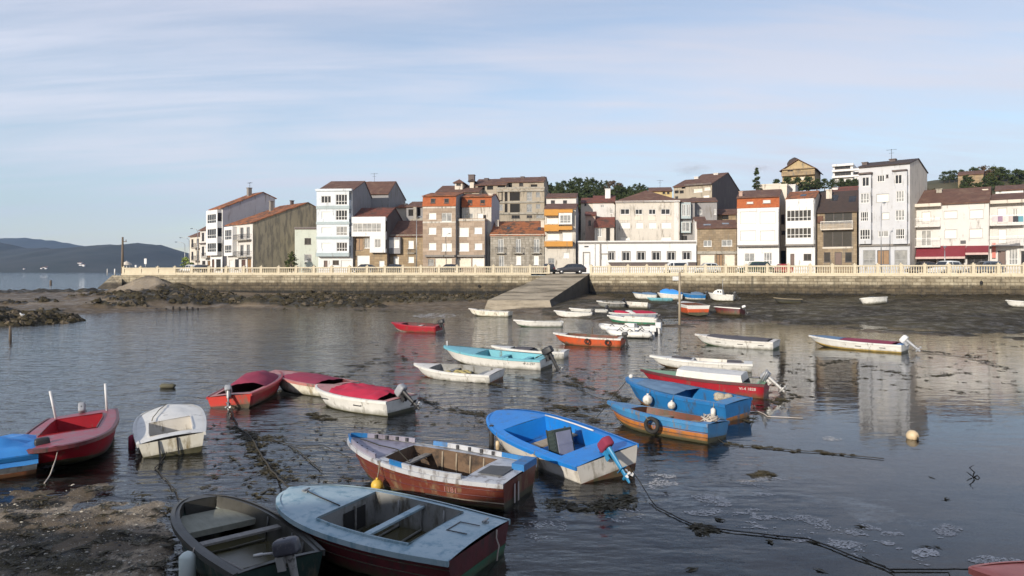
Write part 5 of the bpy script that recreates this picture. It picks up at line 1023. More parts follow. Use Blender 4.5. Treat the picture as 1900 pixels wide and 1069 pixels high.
    def motor(s, tilt=20, cowl=BLK, leg=BLK, sc=1., y=0., turn=0, tiller=True, prop=ALU, lg=1.15):
        sc *= .78; X0 = s.X(0); xf = Matrix.Translation((X0, y, s.zs(0) + .02)) @ Matrix.Rotation(R(turn), 4, 'Z') @ Matrix.Rotation(R(tilt), 4, 'Y') @ Matrix.Scale(sc, 4)
        mb = MB(); rows = []
        for z, a, b, ox in ((.1, .17, .1, 0), (.12, .225, .135, 0), (.15, .24, .148, 0), (.17, .24, .148, 0), (.3, .235, .142, .0), (.35, .225, .135, .0), (.385, .195, .115, .01), (.398, .14, .085, .01), (.402, .03, .02, .01)):
            rows.append([xf @ Vector((-.16 + ox + a * math.copysign(abs(math.cos(q)) ** .34, math.cos(q)), b * math.copysign(abs(math.sin(q)) ** .34, math.sin(q)), z)) for q in [2 * math.pi * i / 16 for i in range(16)]])
        mb.grid(rows, close=True); mb.quad(*rows[0]); m_ = mb.build('outboard_motor', cowl, s.root)
        mb = MB(); rows = []
        for z, a, b in ((.14, .10, .075), (-.1, .085, .06), (-.42 * lg, .07, .035), (-.6 * lg, .075, .03), (-.72 * lg, .04, .02)): rows.append([xf @ Vector((-.2 + a * math.cos(q), b * math.sin(q), z)) for q in [2 * math.pi * i / 10 for i in range(10)]])
        mb.grid(rows, close=True); mb.box(-.36, -.06, -.085, .085, -.43 * lg, -.43 * lg + .015, xf=xf)
        mb.lathe([(.0, -.17), (.05, -.12), (.058, 0), (.045, .14), (.0, .2)], 10, xf=xf @ Matrix.Translation((-.2, 0, -.58 * lg)) @ Matrix.Rotation(R(90), 4, 'Y')); mb.build('leg', leg, m_)
        mb = MB()
        for k in range(3):
            a = k * 2.094; r_ = xf @ Matrix.Translation((-.385, 0, -.58 * lg)) @ Matrix.Rotation(a, 4, 'X'); mb.quad(*[r_ @ Vector(p) for p in ((.02, -.02, .03), (-.02, .05, .11), (.0, .02, .15), (.03, -.05, .12))])
        mb.tube([xf @ Vector((-.36, 0, -.58 * lg)), xf @ Vector((-.44, 0, -.58 * lg))], .03, 8); mb.build('propeller', prop, m_)
        mb = MB(); mb.box(-.1, .06, -.1, -.06, -.16, .1, xf=xf); mb.box(-.1, .06, .06, .1, -.16, .1, xf=xf); mb.box(-.12, -.04, -.06, .06, -.04, .1, xf=xf); mb.build('clamp_bracket', leg, m_)
        if tiller: mb = MB(); mb.tube([xf @ Vector((.0, .03, .17)), xf @ Vector((.3, .05, .2)), xf @ Vector((.32, .05, .2)), xf @ Vector((.48, .06, .2))], [.022, .02, .03, .028], 8); mb.build('tiller', ALU if leg is ALU else BLK, m_)
        return m_
    def world(s, t, f_, z=None, out=0):
        y = f_ * s.w(t) + (out if f_ > 0 else -out); z = s.zs(t) if z is None else z
        return s.root.location + Matrix(s.root.rotation_euler.to_matrix()) @ Vector((s.X(t), y, z))
    def strakes(s, vs_, mat, r=.011):
        for v in vs_:
            for sd in (1, -1):
                mb = MB(); mb.tube([s.pt(t, v, sd) + Vector((0, sd * .004, 0)) for t in s.ts if t < .985], r, 4); s.part(mb, 'plank_seam', mat)
    def handle(s, t, sd, v=.62, mat=BLK, wd=.3):
        p0 = s.pt(t, v, sd); mb = MB(); mb.tube([p0 + Vector((-wd / 2, sd * .0, 0)), p0 + Vector((-wd / 2, sd * .035, -.01)), p0 + Vector((wd / 2, sd * .035, -.01)), p0 + Vector((wd / 2, 0, 0))], .017, 6); s.part(mb, 'grab_handle', mat)
    def text(s, string, t, v, sd, size, mat, sx=1.):
        cu = bpy.data.curves.new('t', 'FONT'); cu.body = string; cu.size = size; cu.align_x = 'CENTER'; cu.align_y = 'CENTER'
        tmp = bpy.data.objects.new('t', cu); COL.objects.link(tmp); dg = bpy.context.evaluated_depsgraph_get(); me = bpy.data.meshes.new_from_object(tmp.evaluated_get(dg)); bpy.data.objects.remove(tmp)
        p = s.pt(t, v, sd); d = (s.pt(t + .06, v, sd) - s.pt(t - .05, v, sd)).normalized() * (-sd); upv = (s.pt(t, min(1, v + .2), sd) - s.pt(t, v - .2, sd)).normalized(); n = d.cross(upv).normalized(); upv = n.cross(d)
        mt = Matrix((d, upv, n)).transposed().to_4x4(); mt.translation = p + n * .012
        me.transform(mt @ Matrix.Scale(sx, 4, (1, 0, 0))); me.materials.clear(); me.materials.append(mat); o = bpy.data.objects.new('registration_mark', me); COL.objects.link(o); o.parent = s.root; return o
def hang(name, label, cat, b, t, sd, r, mat, drop=.1, shape='ball', rope=ROPE, group=None):
    """fender or float hung over a boat's side on its own line"""
    p = b.world(t, sd, None, .03); q = b.world(t, sd, b.zs(t) - drop, r * 1.02)
    o = thing(name, label, cat, q, group=group); mb = MB()
    if shape == 'ball': mb.sphere((0, 0, 0), r); mb.tube([(0, 0, r * .9), (0, 0, r * 1.25)], r * .22, 8); mb.build('body', mat, o)
    elif shape == 'tube': mb.lathe([(0, -r * 2.4), (r * .6, -r * 2.3), (r, -r * 1.9), (r, r * 1.9), (r * .6, r * 2.3), (r * .2, r * 2.5), (0, r * 2.6)], 14); mb.build('body', mat, o)
    elif shape == 'tyre': mb.grid([[Vector((math.cos(a) * (r + r * .3 * math.cos(c)), r * .32 * math.sin(c), math.sin(a) * (r + r * .3 * math.cos(c)))) for c in [6.2832 * j / 8 for j in range(9)]] for a in [6.2832 * i / 16 for i in range(17)]]); o.rotation_euler = (0, 0, b.root.rotation_euler.z); mb.build('body', mat, o)
    mb = MB(); mb.tube([p - q + Vector((0, 0, .03)), (p - q) * .6 + Vector((0, 0, .02)), (0, 0, r * (2.3 if shape == 'tube' else .9))], .012, 5); mb.build('line', rope, o)
    o.rotation_euler.z = o.rotation_euler.z if shape == 'tyre' else 0
    return o
def loose(mb, name, label, cat, mat, loc=None, group=None): return tag(mb.build(name, mat, loc=loc), label, cat, group)

# ---- foreground
b = Boat('white red bottomed boat under a blue tarpaulin at the left edge', -13.1, 15.4, 216, 4.4, 1.75, 0, .45, .6, hull=[(.3, P_AFR), (1.1, P_DWHITE)], deck=P_WHITE, rail=P_BLUE2, opening=(.06, .7, .14)); TARP = b
b.cover(.0, .98, CL_BLUE, h=.42, over=.05, drop=.22, seed=3, amp=.14); b.motor(tilt=5, sc=.85, y=.35)
b = Boat('weathered red dinghy with two upright white poles at its stern', -11.36, 18.15, -65, 4.5, 2.05, 5, .55, .62, bow=BLUNT, hull=[(.12, P_SLIME), (1.1, P_RED)], deck=P_REDW, rail=P_MAR, inner=P_RED, floor=P_MAR, opening=(.14, .62, .36), zf=.12, coam=.03, rake=.1, cw=.62, tr=.82); RD = b
for sd in (1, -1):
    mb = MB(); p = Vector((b.X(.05), sd * b.w(.05) * .72, b.zs(.05))); mb.tube([p, p + Vector((-.05, sd * .05 - .03, .8))], .032, 8); b.part(mb, 'pole', FR_W)
b.motor(tilt=55, cowl=COWLG, leg=BLK, sc=.8, tiller=False)
b = Boat('small white blunt bowed dinghy with yellowed transom facing the camera', -9.5, 19.56, 117.2, 4.2, 1.75, -5.8, .44, .52, bow=BLUNT, tr=.86, hull=[(.14, P_SLIME), (1.1, P_WHITE_Y)], deck=P_WHITE, rail=P_WHITE, inner=P_DWHITE, floor=P_GREYIN, opening=(.1, .5, .3), zf=.1, coam=.02, rake=.08, cw=.52, camber=.06, transom=P_WHITE_Y); WD = b
b.cover(.52, .9, P_WHITE, h=.07, over=-.3, drop=-.01, amp=.0, seed=1).name = 'foredeck_hatch'
mb = MB(); x = b.X(0) - .005
for yy in (-.12, .3): mb.box(x - .02, x + .0, yy - .02, yy + .02, .02, b.fs)
b.part(mb, 'transom_strap', IRON)
hang('fender', 'dark red fender at the left side of the small white dinghy', 'fender', b, .3, 1, .085, CL_RED, .2, 'tube')
b = Boat('red motorboat with dark red canvas and grey outboard, bow pointing away', -9.56, 26.05, 90, 4.6, 1.75, -4.7, .42, .6, bow=MID, hull=[(.1, P_MAR), (1.1, P_RED)], deck=P_PINKD, rail=P_RED, inner=P_MAR, floor=P_MAR, opening=(.08, .7, .2), zf=.1, transom=P_TRED); RM = b
b.cover(.3, .74, CL_RED, h=.36, over=-.12, drop=.02, seed=8, amp=.06); b.motor(tilt=30, cowl=COWLG, leg=ALU, sc=.95, turn=15); b.bench(.2, mat=P_MAR)
b = Boat('white motorboat with pink foredeck and dark red canvas, moored behind the crimson covered one', -7.9, 27.2, 147, 4.0, 1.75, 1, .42, .62, bow=MID, hull=[(.14, P_SLIME), (1.1, P_WHITE_Y)], deck=P_PINKD, rail=P_PINKD, inner=P_MAR, opening=(.06, .66, .2)); 
b.cover(.2, .7, CL_RED, h=.14, over=-.1, drop=.02, seed=5, amp=.04)
b = Boat('white motorboat with crimson canvas and tilted grey outboard', -5.24, 23.94, 148.5, 3.9, 1.85, 0, .48, .6, bow=MID, hull=[(.12, P_SLIME), (1.1, P_WHITE)], deck=P_PINKD, rail=P_WHITE, inner=P_MAR, opening=(.06, .7, .16), zf=.1); RC = b
b.cover(.12, .7, CL_MAG, h=.22, over=-.12, drop=.03, seed=14, amp=.13); b.motor(tilt=52, cowl=COWLG, leg=BLK, sc=1.15, tiller=False)
for t in (.3, .72): b.handle(t, 1, mat=BLK)
b = Boat('white skiff with rusty red bottom and straw coloured nets inside', -2.47, 30.33, 155, 4.1, 1.7, -4, .38, .52, bow=SHARP, hull=[(.22, P_AFR), (1.1, P_WHITE)], deck=P_DWHITE, rail=P_WHITE, inner=P_GREYIN, floor=P_OLIVE, opening=(.08, .74, .1), zf=.08)
b.bench(.18, mat=P_GREYIN); b.bench(.55, mat=P_GREYIN)
mb = MB(); rg = random.Random(2)
for k in range(16): mb.sphere((rg.uniform(-.7, .3), rg.uniform(-.45, .45), .2), rg.uniform(.1, .17), n=8, sz=(1.2, 1, .6))
o = loose(mb, 'fishing_net', 'heap of straw coloured net lying in the white skiff', 'net', M('straw_net', (.40, .33, .14), (.25, .2, .08), scale=6, rough=.95, bump=.02), loc=(-2.47, 30.33, .06)); o.rotation_euler = (0, 0, R(155))
b = Boat('long white motorboat with turquoise deck and black outboard', -.88, 34.54, 153.8, 5.7, 1.9, -2.7, .5, .8, bow=MID, hull=[(.12, P_SLIME), (1.1, P_WHITE)], deck=P_TEALM, rail=P_TEALM, inner=P_TEALM, floor=P_TEALM, opening=(.06, .62, .16), zf=.12, sheer_p=2.4); b.motor(tilt=28, sc=1.45); b.text('4ª-1-297', .1, .66, 1, .17, BLK)
b.bench(.2, mat=P_TEALM); b.bench(.42, mat=P_TEALM)
mb = MB(); mb.tube([(b.X(.97), 0, b.zs(.97)), (b.X(.97), 0, b.zs(.97) + .28)], .03, 7); b.part(mb, 'bow_post', FR_W)
b = Boat('white boat with dark cockpit half hidden behind the turquoise decked one', .9, 37.86, 164, 4.2, 1.65, 0, .36, .52, bow=SHARP, hull=[(1.1, P_WHITE)], deck=P_WHITE, inner=P_GREYIN, floor=P_OLIVE, opening=(.06, .72, .14)); b.cover(.45, .66, CL_GREY, h=.05, over=-.2, amp=.02); b.text('7ª-2', .09, .6, 1, .13, BLK)
b = Boat('small red motorboat with dark outboard, far from the others at middle left', -7.34, 53.4, 158, 4.2, 1.65, -3, .48, .62, bow=SHARP, hull=[(.16, P_WHITE), (1.1, P_RED)], deck=P_RED, rail=P_RED, inner=P_MAR, floor=P_MAR, opening=(.06, .74, .12)); b.motor(tilt=15, sc=1.3); b.bench(.45, mat=P_WHITE); b.bench(.2, mat=P_MAR)
b = Boat('white skiff lying just off the foot of the slipway', -2.27, 70.5, 161, 4.5, 1.6, 0, .5, .75, bow=MID, hull=[(.14, P_SLIME), (1.1, P_WHITE_Y)], deck=P_DWHITE, inner=P_GREYIN, opening=(.06, .8, .1)); b.bench(.4); b.bench(.65)
for t in (.3, .65): b.handle(t, 1, mat=P_OLIVE)
b = Boat('plain white skiff between the slipway and the orange boat', 2.15, 57.8, 184, 4.05, 1.5, 0, .42, .55, bow=SHARP, hull=[(.16, P_GRN2), (1.1, P_WHITE)], deck=P_WHITE, inner=P_GREYIN, opening=(.06, .8, .1)); b.bench(.3); b.bench(.6)
b = Boat('orange boat with pale rim and two black tyre fenders', 4.73, 43.7, 158, 4.5, 1.65, -1.4, .52, .68, bow=SHARP, hull=[(.1, P_AF), (1.1, P_OR)], deck=P_DWHITE, rail=P_DWHITE, inner=P_AF, floor=P_AF, opening=(.06, .8, .12)); b.bench(.3); b.bench(.6); b.motor(tilt=10, sc=1.0)
hang('tyre_fender', 'black tyre fender on the orange boat nearer its bow', 'fender', b, .45, 1, .14, RUBBER, .22, 'tyre'); hang('tyre_fender', 'black tyre fender on the orange boat nearer its stern', 'fender', b, .17, 1, .14, RUBBER, .22, 'tyre')
b = Boat('white boat with dark canvas top and hanging handles, right of the mast pole', 13.6, 42.8, 144, 5.0, 1.75, -2.6, .48, .62, bow=SHARP, hull=[(.14, P_GRN2), (1.1, P_WHITE)], deck=P_DWHITE, inner=P_GREYIN, opening=(.06, .74, .14)); b.cover(.08, .82, CL_GREY, h=.07, over=-.08, drop=.0, seed=4, amp=.04)
for t in (.14, .38, .66): b.handle(t, 1)
b = Boat('long low white boat just behind the red and green one', 8.94, 33.3, 161.6, 4.7, 1.55, 0, .36, .52, bow=SHARP, hull=[(.18, P_AF), (1.1, P_WHITE)], deck=P_WHITE, rail=P_WHITE, inner=P_DWHITE, floor=P_GREYIN, opening=(.08, .56, .2)); b.cover(.58, .78, CL_GREY, h=.05, over=-.25, amp=.02); b.cover(.1, .24, CL_GREY, h=.05, over=-.3, amp=.02, seed=3); b.bench(.35, mat=P_DWHITE)
b = Boat('red boat with green foredeck and long white deck box', 7.35, 27.2, 151.7, 4.85, 1.65, 0, .5, .66, bow=SHARP, hull=[(.16, P_AFR), (1.1, P_RED)], deck=P_GRN3, rail=P_MAR, inner=P_GREYIN, floor=P_OLIVE, opening=(.06, .3, .16)); RG = b
rows = []
for t in (.16, .17, .3, .45, .6, .665, .675):
    e = 0 if t in (.16, .675) else 1; hw = b.w(t) - .1; z = b.zs(t) + .02; rows.append([Vector((b.X(t), q * hw, z + hh * e)) for q, hh in ((-1, 0), (-1, .2), (-.93, .25), (0, .28), (.93, .25), (1, .2), (1, 0))])
mb = MB(); mb.grid(rows, sm=False); bx_ = b.part(mb, 'deck_box', P_WHITE)
b.motor(tilt=48, cowl=COWLG, leg=ALU, sc=1.05); b.text('VI-4 1828', .12, .66, 1, .15, P_WHITE)
for yy in (.3, .55): mb = MB(); p = Vector((b.X(.04), yy, b.zs(0))); mb.tube([p, p + Vector((-.25, .1, .55))], .022, 6); b.part(mb, 'rod_holder', GALV)
b = Boat('deep blue boat with blue canvas foredeck and white fenders', 5.66, 23.7, 130, 4.55, 1.75, -2, .56, .78, bow=MID, hull=[(.12, P_ORBL), (.22, P_WHITE_Y), (1.1, P_BLUE2)], deck=P_BLUEW, rail=P_BLUE2, inner=P_BLUE2, floor=P_BLUE2, opening=(.1, .5, .2), zf=.14); BL = b
b.cover(.42, .82, CL_BW, h=.1, over=-.12, drop=.0, seed=9, amp=.05)
mb = MB(); mb.sphere((b.X(.96), 0, b.zs(.96) + .08), .08, n=10); b.part(mb, 'bow_knob', BUOYW)
hang('buoy', 'large round white buoy hung on the blue boat nearest its bow', 'buoy', b, .62, 1, .17, BUOYW, .28); hang('buoy', 'smaller round white buoy hung at the middle of the blue boat', 'buoy', b, .4, 1, .13, BUOYW, .26); hang('fender', 'long white fender hung at the stern quarter of the blue boat', 'fender', b, .08, 1, .075, BUOYW, .3, 'tube')
p = b.world(.16, -.2, .5); mb = MB()
for q in range(6): mb.sphere((rg.uniform(-.25, .25), rg.uniform(-.2, .2), rg.uniform(0, .12)), .14, n=8, sz=(1.1, 1, .7))
loose(mb, 'rope_coil', 'pale heap of rope and net in the stern of the blue boat', 'rope', M('pale_net', (.42, .36, .27), rough=.95, bump=.03, bscale=25), loc=p)
b = Boat('blue and orange flaking wooden boat with a tyre on its side', 4.3, 20.45, 138, 3.65, 1.5, 5, .48, .62, bow=SHARP, hull=[(.1, P_SLIME), (.48, P_ORBL), (1.1, P_BLUEW)], deck=P_BLUEW, rail=P_BLUEW, inner=P_AF, floor=WOODI, opening=(.08, .7, .12), zf=.1, transom=P_BLUEW); OB = b
b.strakes((.3, .55), P_AF); b.bench(.25); b.bench(.5); hang('tyre_fender', 'black tyre fender on the side of the blue and orange wooden boat', 'fender', b, .42, 1, .19, RUBBER, .24, 'tyre')
mb = MB()
for k in range(9):
    a0 = rg.uniform(0, 6); mb.tube([(math.cos(a0 + i * .6) * rg.uniform(.1, .26), math.sin(a0 + i * .6) * rg.uniform(.1, .26), rg.uniform(0, .16)) for i in range(9)], .016, 5)
loose(mb, 'rope_coil', 'tangle of pale rope on the stern of the blue and orange boat', 'rope', ROPEL, loc=b.world(.06, .1, .5))
b = Boat('bright blue boat with white hull, red capped motor and crate inside', .93, 17.87, 121, 5.0, 1.95, -9, .54, .66, bow=ROUND, tr=.9, hull=[(.12, P_AF), (1.1, P_DWHITE)], deck=P_BLUE, rail=P_BLUE, inner=P_BLUE, floor=P_BLUE, opening=(.16, .7, .22), zf=.1, transom=P_DWHITE, rake=.1); BB = b
b.bench(.48, z=.36, width=.42, mat=WOODT)
mb = MB()
for sd in (-1,): 
    pts = [Vector((b.X(t), sd * (b.o(t) + .02), b.dz(t, b.o(t)) + .03)) for t in (.3, .45, .6, .7)]; mb.tube(pts, .02, 6)
b.part(mb, 'side_rail', FR_W)
b.motor(tilt=42, cowl=CL_RED, leg=BLUEP, sc=1.05, prop=FR_W, lg=1.35)
p = b.world(.33, .02, .48); cr = thing('fish_crate', 'dark ribbed fish crate with grey panel standing on edge in the bright blue boat', 'crate', p, (R(4), R(104), R(131))); cr.scale = (.95, 1.1, 1.0)
mb = MB(); a, c, d = .36, .26, .24
mb.box(-a, a, -c, c, 0, .03); mb.box(-a, a, -c, -c + .03, .031, d); mb.box(-a, a, c - .03, c, .031, d); mb.box(-a, -a + .03, -c + .031, c - .031, .031, d); mb.box(a - .03, a, -c + .031, c - .031, .031, d)
for i in range(7): mb.box(-a + .02 + i * .1, -a + .06 + i * .1, -c - .02, -c - .002, .02, d - .02); mb.box(-a + .02 + i * .1, -a + .06 + i * .1, c + .002, c + .02, .02, d - .02)
mb.box(-a - .025, a + .025, -c - .025, -c + .005, d + .001, d + .03); mb.box(-a - .025, a + .025, c - .005, c + .025, d + .001, d + .03)
mb.build('body', M('dark_green_plastic', (.035, .05, .045), rough=.6), cr); mb = MB(); mb.box(-a + .06, a - .06, -c + .05, c - .05, -.02, -.003); mb.box(-.03, .03, -c + .05, c - .05, -.03, -.021); mb.build('panel', M('grey_violet_plastic', (.24, .25, .33), rough=.5), cr)
hang('buoy', 'cream float hung on the side of the bright blue boat', 'buoy', b, .3, 1, .13, BUOYC, .34, 'tube'); hang('fender', 'thin pale fender hung near the bow of the bright blue boat', 'fender', b, .68, 1, .05, BUOYC, .3, 'tube')
b = Boat('old brown wooden boat with lavender foredeck and worn white capping', -1.79, 15.25, 154.7, 4.35, 1.95, 0, .52, .80, bow=(.38, 2.0, 1.35), tr=.82, hull=[(.08, P_SLIME), (1.1, P_BROWN)], deck=P_CAP, rail=P_CAP, inner=WOODI, floor=WOODI, opening=(.2, .68, .24), zf=.02, draft=.2, transom=P_BROWN, sheer_p=2.2); BR = b
mb = MB(); rows = []
for i in range(10):
    t = .69 + .28 * i / 9; rows.append([Vector((b.X(t), f_ * (b.w(t) - .06), b.dz(t, f_ * b.w(t)) + .006)) for f_ in (-1, -.5, 0, .5, 1)])
mb.grid(rows); b.part(mb, 'foredeck', P_LAV)
b.bench(.6, z=.5, width=.16, mat=GREYW); b.ribs((.28, .36, .44, .52), WOODT)
# bulwark strips with scupper blocks
for sd in (1, -1):
    for t0_, t1_, mm in ((.04, .2, P_BLUE2), (.2, .52, P_CAP), (.52, .6, P_BLUE2), (.7, .93, P_LAV), (.93, .995, P_BLUE2)):
        n = 10; mb = MB(); rows = []
        for i in range(n + 1):
            t = t0_ + (t1_ - t0_) * i / n; w = b.w(t); z = b.zs(t); rows.append([Vector((b.X(t), sd * (w - .0), z + .02)), Vector((b.X(t), sd * (w + .02), z + .12)), Vector((b.X(t), sd * (w - .03), z + .125)), Vector((b.X(t), sd * (w - .04), z + .025))])
        if t0_ in (.04,) and sd == 1: continue
        mb.grid(rows, sm=False); mb.quad(*rows[0]); mb.quad(*rows[-1]); b.part(mb, 'bulwark', mm)
    for t in (.25, .32, .39, .46, .74, .79, .84, .89):
        mb = MB(); p = Vector((b.X(t), sd * (b.w(t) - .05), b.zs(t) + .03)); mb.box(p.x - .03, p.x + .03, p.y - .03, p.y + .02, p.z, p.z + .085); b.part(mb, 'scupper_block', IRON)
mb = MB(); x = b.X(.0); mb.box(x - .03, x + .25, -b.w(0) + .04, -.1, b.fs + .02, b.fs + .16); b.part(mb, 'stern_board', P_BLUE2)
mb = MB(); mb.quad((b.X(.05), -.25, b.dz(.05, .3) + .025), (b.X(.05), .45, b.dz(.05, .3) + .025), (b.X(.17), .5, b.dz(.17, .3) + .03), (b.X(.17), -.1, b.dz(.17, .3) + .03)); b.part(mb, 'stern_hatch', P_OLIVE)
b.text('1181', .26, .60, 1, .16, M('faded_pink_lettering', (.38, .17, .16), rough=.7))
mb = MB()
for yy in (.12, .3): mb.box(b.X(0) - .012, b.X(0) - .004, yy - .03, yy + .03, .02, .4)
b.part(mb, 'transom_mark', M('faded_white_mark', (.42, .36, .33), rough=.8))
mb = MB()
for z in (.14,): 
    pts = [b.pt(t, .3, 1) + Vector((0, .012, 0)) for t in (.005, .1, .2, .3, .4)]; mb.tube(pts, .014, 5)
b.part(mb, 'rubbing_strake', WOODT)
b.strakes((.22, .5, .74), P_MAR)
hang('buoy', 'round yellow buoy hung on the brown wooden boat', 'buoy', b, .66, 1, .13, BUOYY, .46)
b = Boat('pale blue decked maroon boat in front with open cockpit and green transom foot', -2.27, 11.84, 152.3, 4.05, 2.15, 0, .5, .68, bow=ROUND, tr=.86, hull=[(.18, P_SLIME), (1.1, P_MAR)], deck=P_TEAL, rail=P_TEAL, inner=P_GREYIN, floor=MUDW, opening=(.2, .66, .25), zf=.06, coam=.035, rake=.12, transom=P_MAR, camber=.05); TL = b
b.strakes((.45, .72), P_SLIME, .009)
b.bench(.42, z=.52, width=.13, mat=P_TEAL)
mb = MB(); x = b.X(.66) - .012; mb.box(x - .006, x, -.45, .12, .12, .5); b.part(mb, 'locker_opening', DARK)
mb = MB(); mb.box(x - .03, x - .008, -.18, -.15, .1, .56); b.part(mb, 'locker_post', GREYW)
b.ribs((.3, .42, .54), P_GREYIN)
mb = MB(); a_, c_ = b.pt(0, .0, 1), b.pt(0, .0, -1); d_, e_ = b.pt(0, .36, 1), b.pt(0, .36, -1); o_ = Vector((-.006, 0, 0)); mb.quad(a_ + o_, c_ + o_, e_ + o_, d_ + o_); b.part(mb, 'transom_foot', P_GRN2)
for yy, x_ in ((.0, .9), (-.55, .06)):
    mb = MB(); xx = b.X(x_); zz = b.dz(x_, yy); mb.box(xx - .05, xx + .05, yy - .03, yy + .03, zz, zz + .03); mb.tube([(xx, yy - .09, zz + .045), (xx, yy + .09, zz + .045)], .018, 7); b.part(mb, 'cleat', GALV)
mb = MB(); xx = b.X(.1); z = b.dz(.1, 0) + .006
for q in ((-.35, -.33), (.05, .07)): mb.box(xx - .18, xx + .2, q[0], q[1], z, z + .008)
mb.box(xx + .18, xx + .2, -.33, .05, z, z + .008); b.part(mb, 'hatch_seam', IRON)
mb = MB(); mb.lathe([(0, .24), (.05, .235), (.09, .2), (.1, .12), (.085, .0), (0, 0)], 14); tag(mb.build('plastic_jug', BUOYW, loc=b.world(.28, .35, .07)), 'white plastic jug standing in the bilge of the pale blue boat', 'jug')
b = Boat('old dark green open boat with grey outboard at the bottom of the picture', -4.6, 11.55, 131.8, 3.75, 1.56, 1, .45, .5, bow=ROUND, tr=.84, hull=[(.1, P_SLIME), (1.1, P_GREEN)], deck=P_OLIVE, rail=P_OLIVE, inner=P_OLIVE, floor=MUDW, opening=(.02, .93, .11), zf=.04, rake=.06); DG = b
mb = MB(); rows = []
for i in range(9):
    t = .66 + .25 * i / 8; hw = b.inner(t, .28) - .03; rows.append([Vector((b.X(t), f_ * hw, .30)) for f_ in (-1, -.4, .4, 1)])
mb.grid(rows, sm=False); mb.quad(rows[0][0], rows[0][-1], rows[0][-1] - Vector((0, 0, .1)), rows[0][0] - Vector((0, 0, .1))); b.part(mb, 'bow_seat', M('pale_grey_green_wood', (.26, .26, .21), (.19, .19, .15), scale=2, rough=.9, stretch=(2, 5, 5)))
b.bench(.43, z=.4, width=.16, mat=GREYW); b.ribs((.15, .28, .54), P_OLIVE)
mb = MB(); mb.tube([(b.X(.03), .5, .42), (b.X(.3), .52, .3), (b.X(.42), .5, .2)], .03, 6); b.part(mb, 'side_stringer', GREYW)
b.motor(tilt=14, cowl=M('scuffed_grey_cowl', (.075, .075, .09), (.05, .05, .06), rough=.4, dirt=(.2, .2, .2), damt=.2, dscale=7), leg=ALU, sc=1.0, turn=40)
hang('fender', 'pale mint plastic fender can hung on the dark green boat', 'fender', b, .34, 1, .12, M('mint_plastic', (.50, .58, .54), (.58, .62, .58), rough=.4), .3, 'tube', ROPEL)
b = Boat('coral red boat whose bow just enters the bottom right corner', 8.3, 9.2, 165, 4, 1.7, 0, .45, .55, bow=SHARP, hull=[(.1, P_AF), (1.1, P_OR)], deck=M('coral_deck', (.72, .20, .15), rough=.5), opening=(.06, .6, .18)); CR = b
b = Boat('white motorboat with blue and red covers and pale outboard, alone at right', 20.3, 41.45, 135, 5.4, 1.7, -1.4, .48, .62, bow=SHARP, hull=[(.1, P_SLIME), (.24, paint('yellow_waterline', (.55, .36, .08))), (1.1, P_WHITE)], deck=P_BLUE2, rail=P_WHITE, inner=P_MAR, floor=P_MAR, opening=(.06, .6, .12)); b.cover(.1, .62, CL_RED, h=.05, over=-.08, drop=0, seed=3, amp=.03); b.cover(.63, .9, CL_BW, h=.05, over=-.06, drop=0, seed=6, amp=.02); b.motor(tilt=50, cowl=FR_W, leg=COWLG, sc=1.25); WR = b
for t in (.18, .42): b.handle(t, 1)
# ---- the fleet by the slipway, partly aground
def small(label, b_px, s_px, zb, zst, B, **k):
    p, q = G(*b_px, zb), G(*s_px, zst); d = p - q; zz = k.pop('z0', 0.)
    return Boat(label, (p.x + q.x) / 2, (p.y + q.y) / 2, math.degrees(math.atan2(d.y, d.x)), max(3.2, math.hypot(d.x, d.y)), B, z0=zz, **k)
b = small('white dinghy with fins of pale canvas, nearest the slipway foot', (1028, 578), (1100, 580), .55, .5, 1.6, fs=.5, fb=.65, hull=[(.12, P_AF), (1.1, P_WHITE)], bow=SHARP, deck=P_WHITE, inner=P_GREYIN, opening=(.06, .7, .14)); b.motor(tilt=30, sc=1.0)
b = small('white boat lying close behind the dinghy at the slipway foot', (1056, 572), (1126, 573), .75, .7, 1.6, fs=.5, fb=.65, z0=.12, hull=[(1.1, P_WHITE)], bow=SHARP, deck=P_WHITE, inner=P_GREYIN, opening=(.06, .7, .14)); b.motor(tilt=40, sc=1.1)
b = small('boat with crimson canvas striped white, aground right of the slipway', (1130, 580), (1212, 579), .8, .75, 1.7, fs=.6, fb=.75, z0=.05, hull=[(1.1, paint('blue_grey_hull', (.42, .47, .52)))], bow=SHARP, deck=P_WHITE, inner=P_GREYIN, opening=(.06, .8, .14)); b.cover(.02, .5, CL_MAG, h=.22, seed=3, over=.02); b.cover(.5, .62, P_WHITE, h=.24, seed=3, over=.025); b.cover(.62, .9, CL_MAG, h=.2, seed=5, over=.02)
b = small('white boat with dark green bottom in front of the crimson covered one', (1127, 585), (1222, 590), .7, .6, 1.7, fs=.55, fb=.7, hull=[(.42, P_GRN2), (1.1, P_WHITE)], bow=SHARP, deck=P_WHITE, inner=P_DWHITE, opening=(.06, .7, .14)); b.motor(tilt=30, sc=1.0); b.bench(.4, mat=P_WHITE)
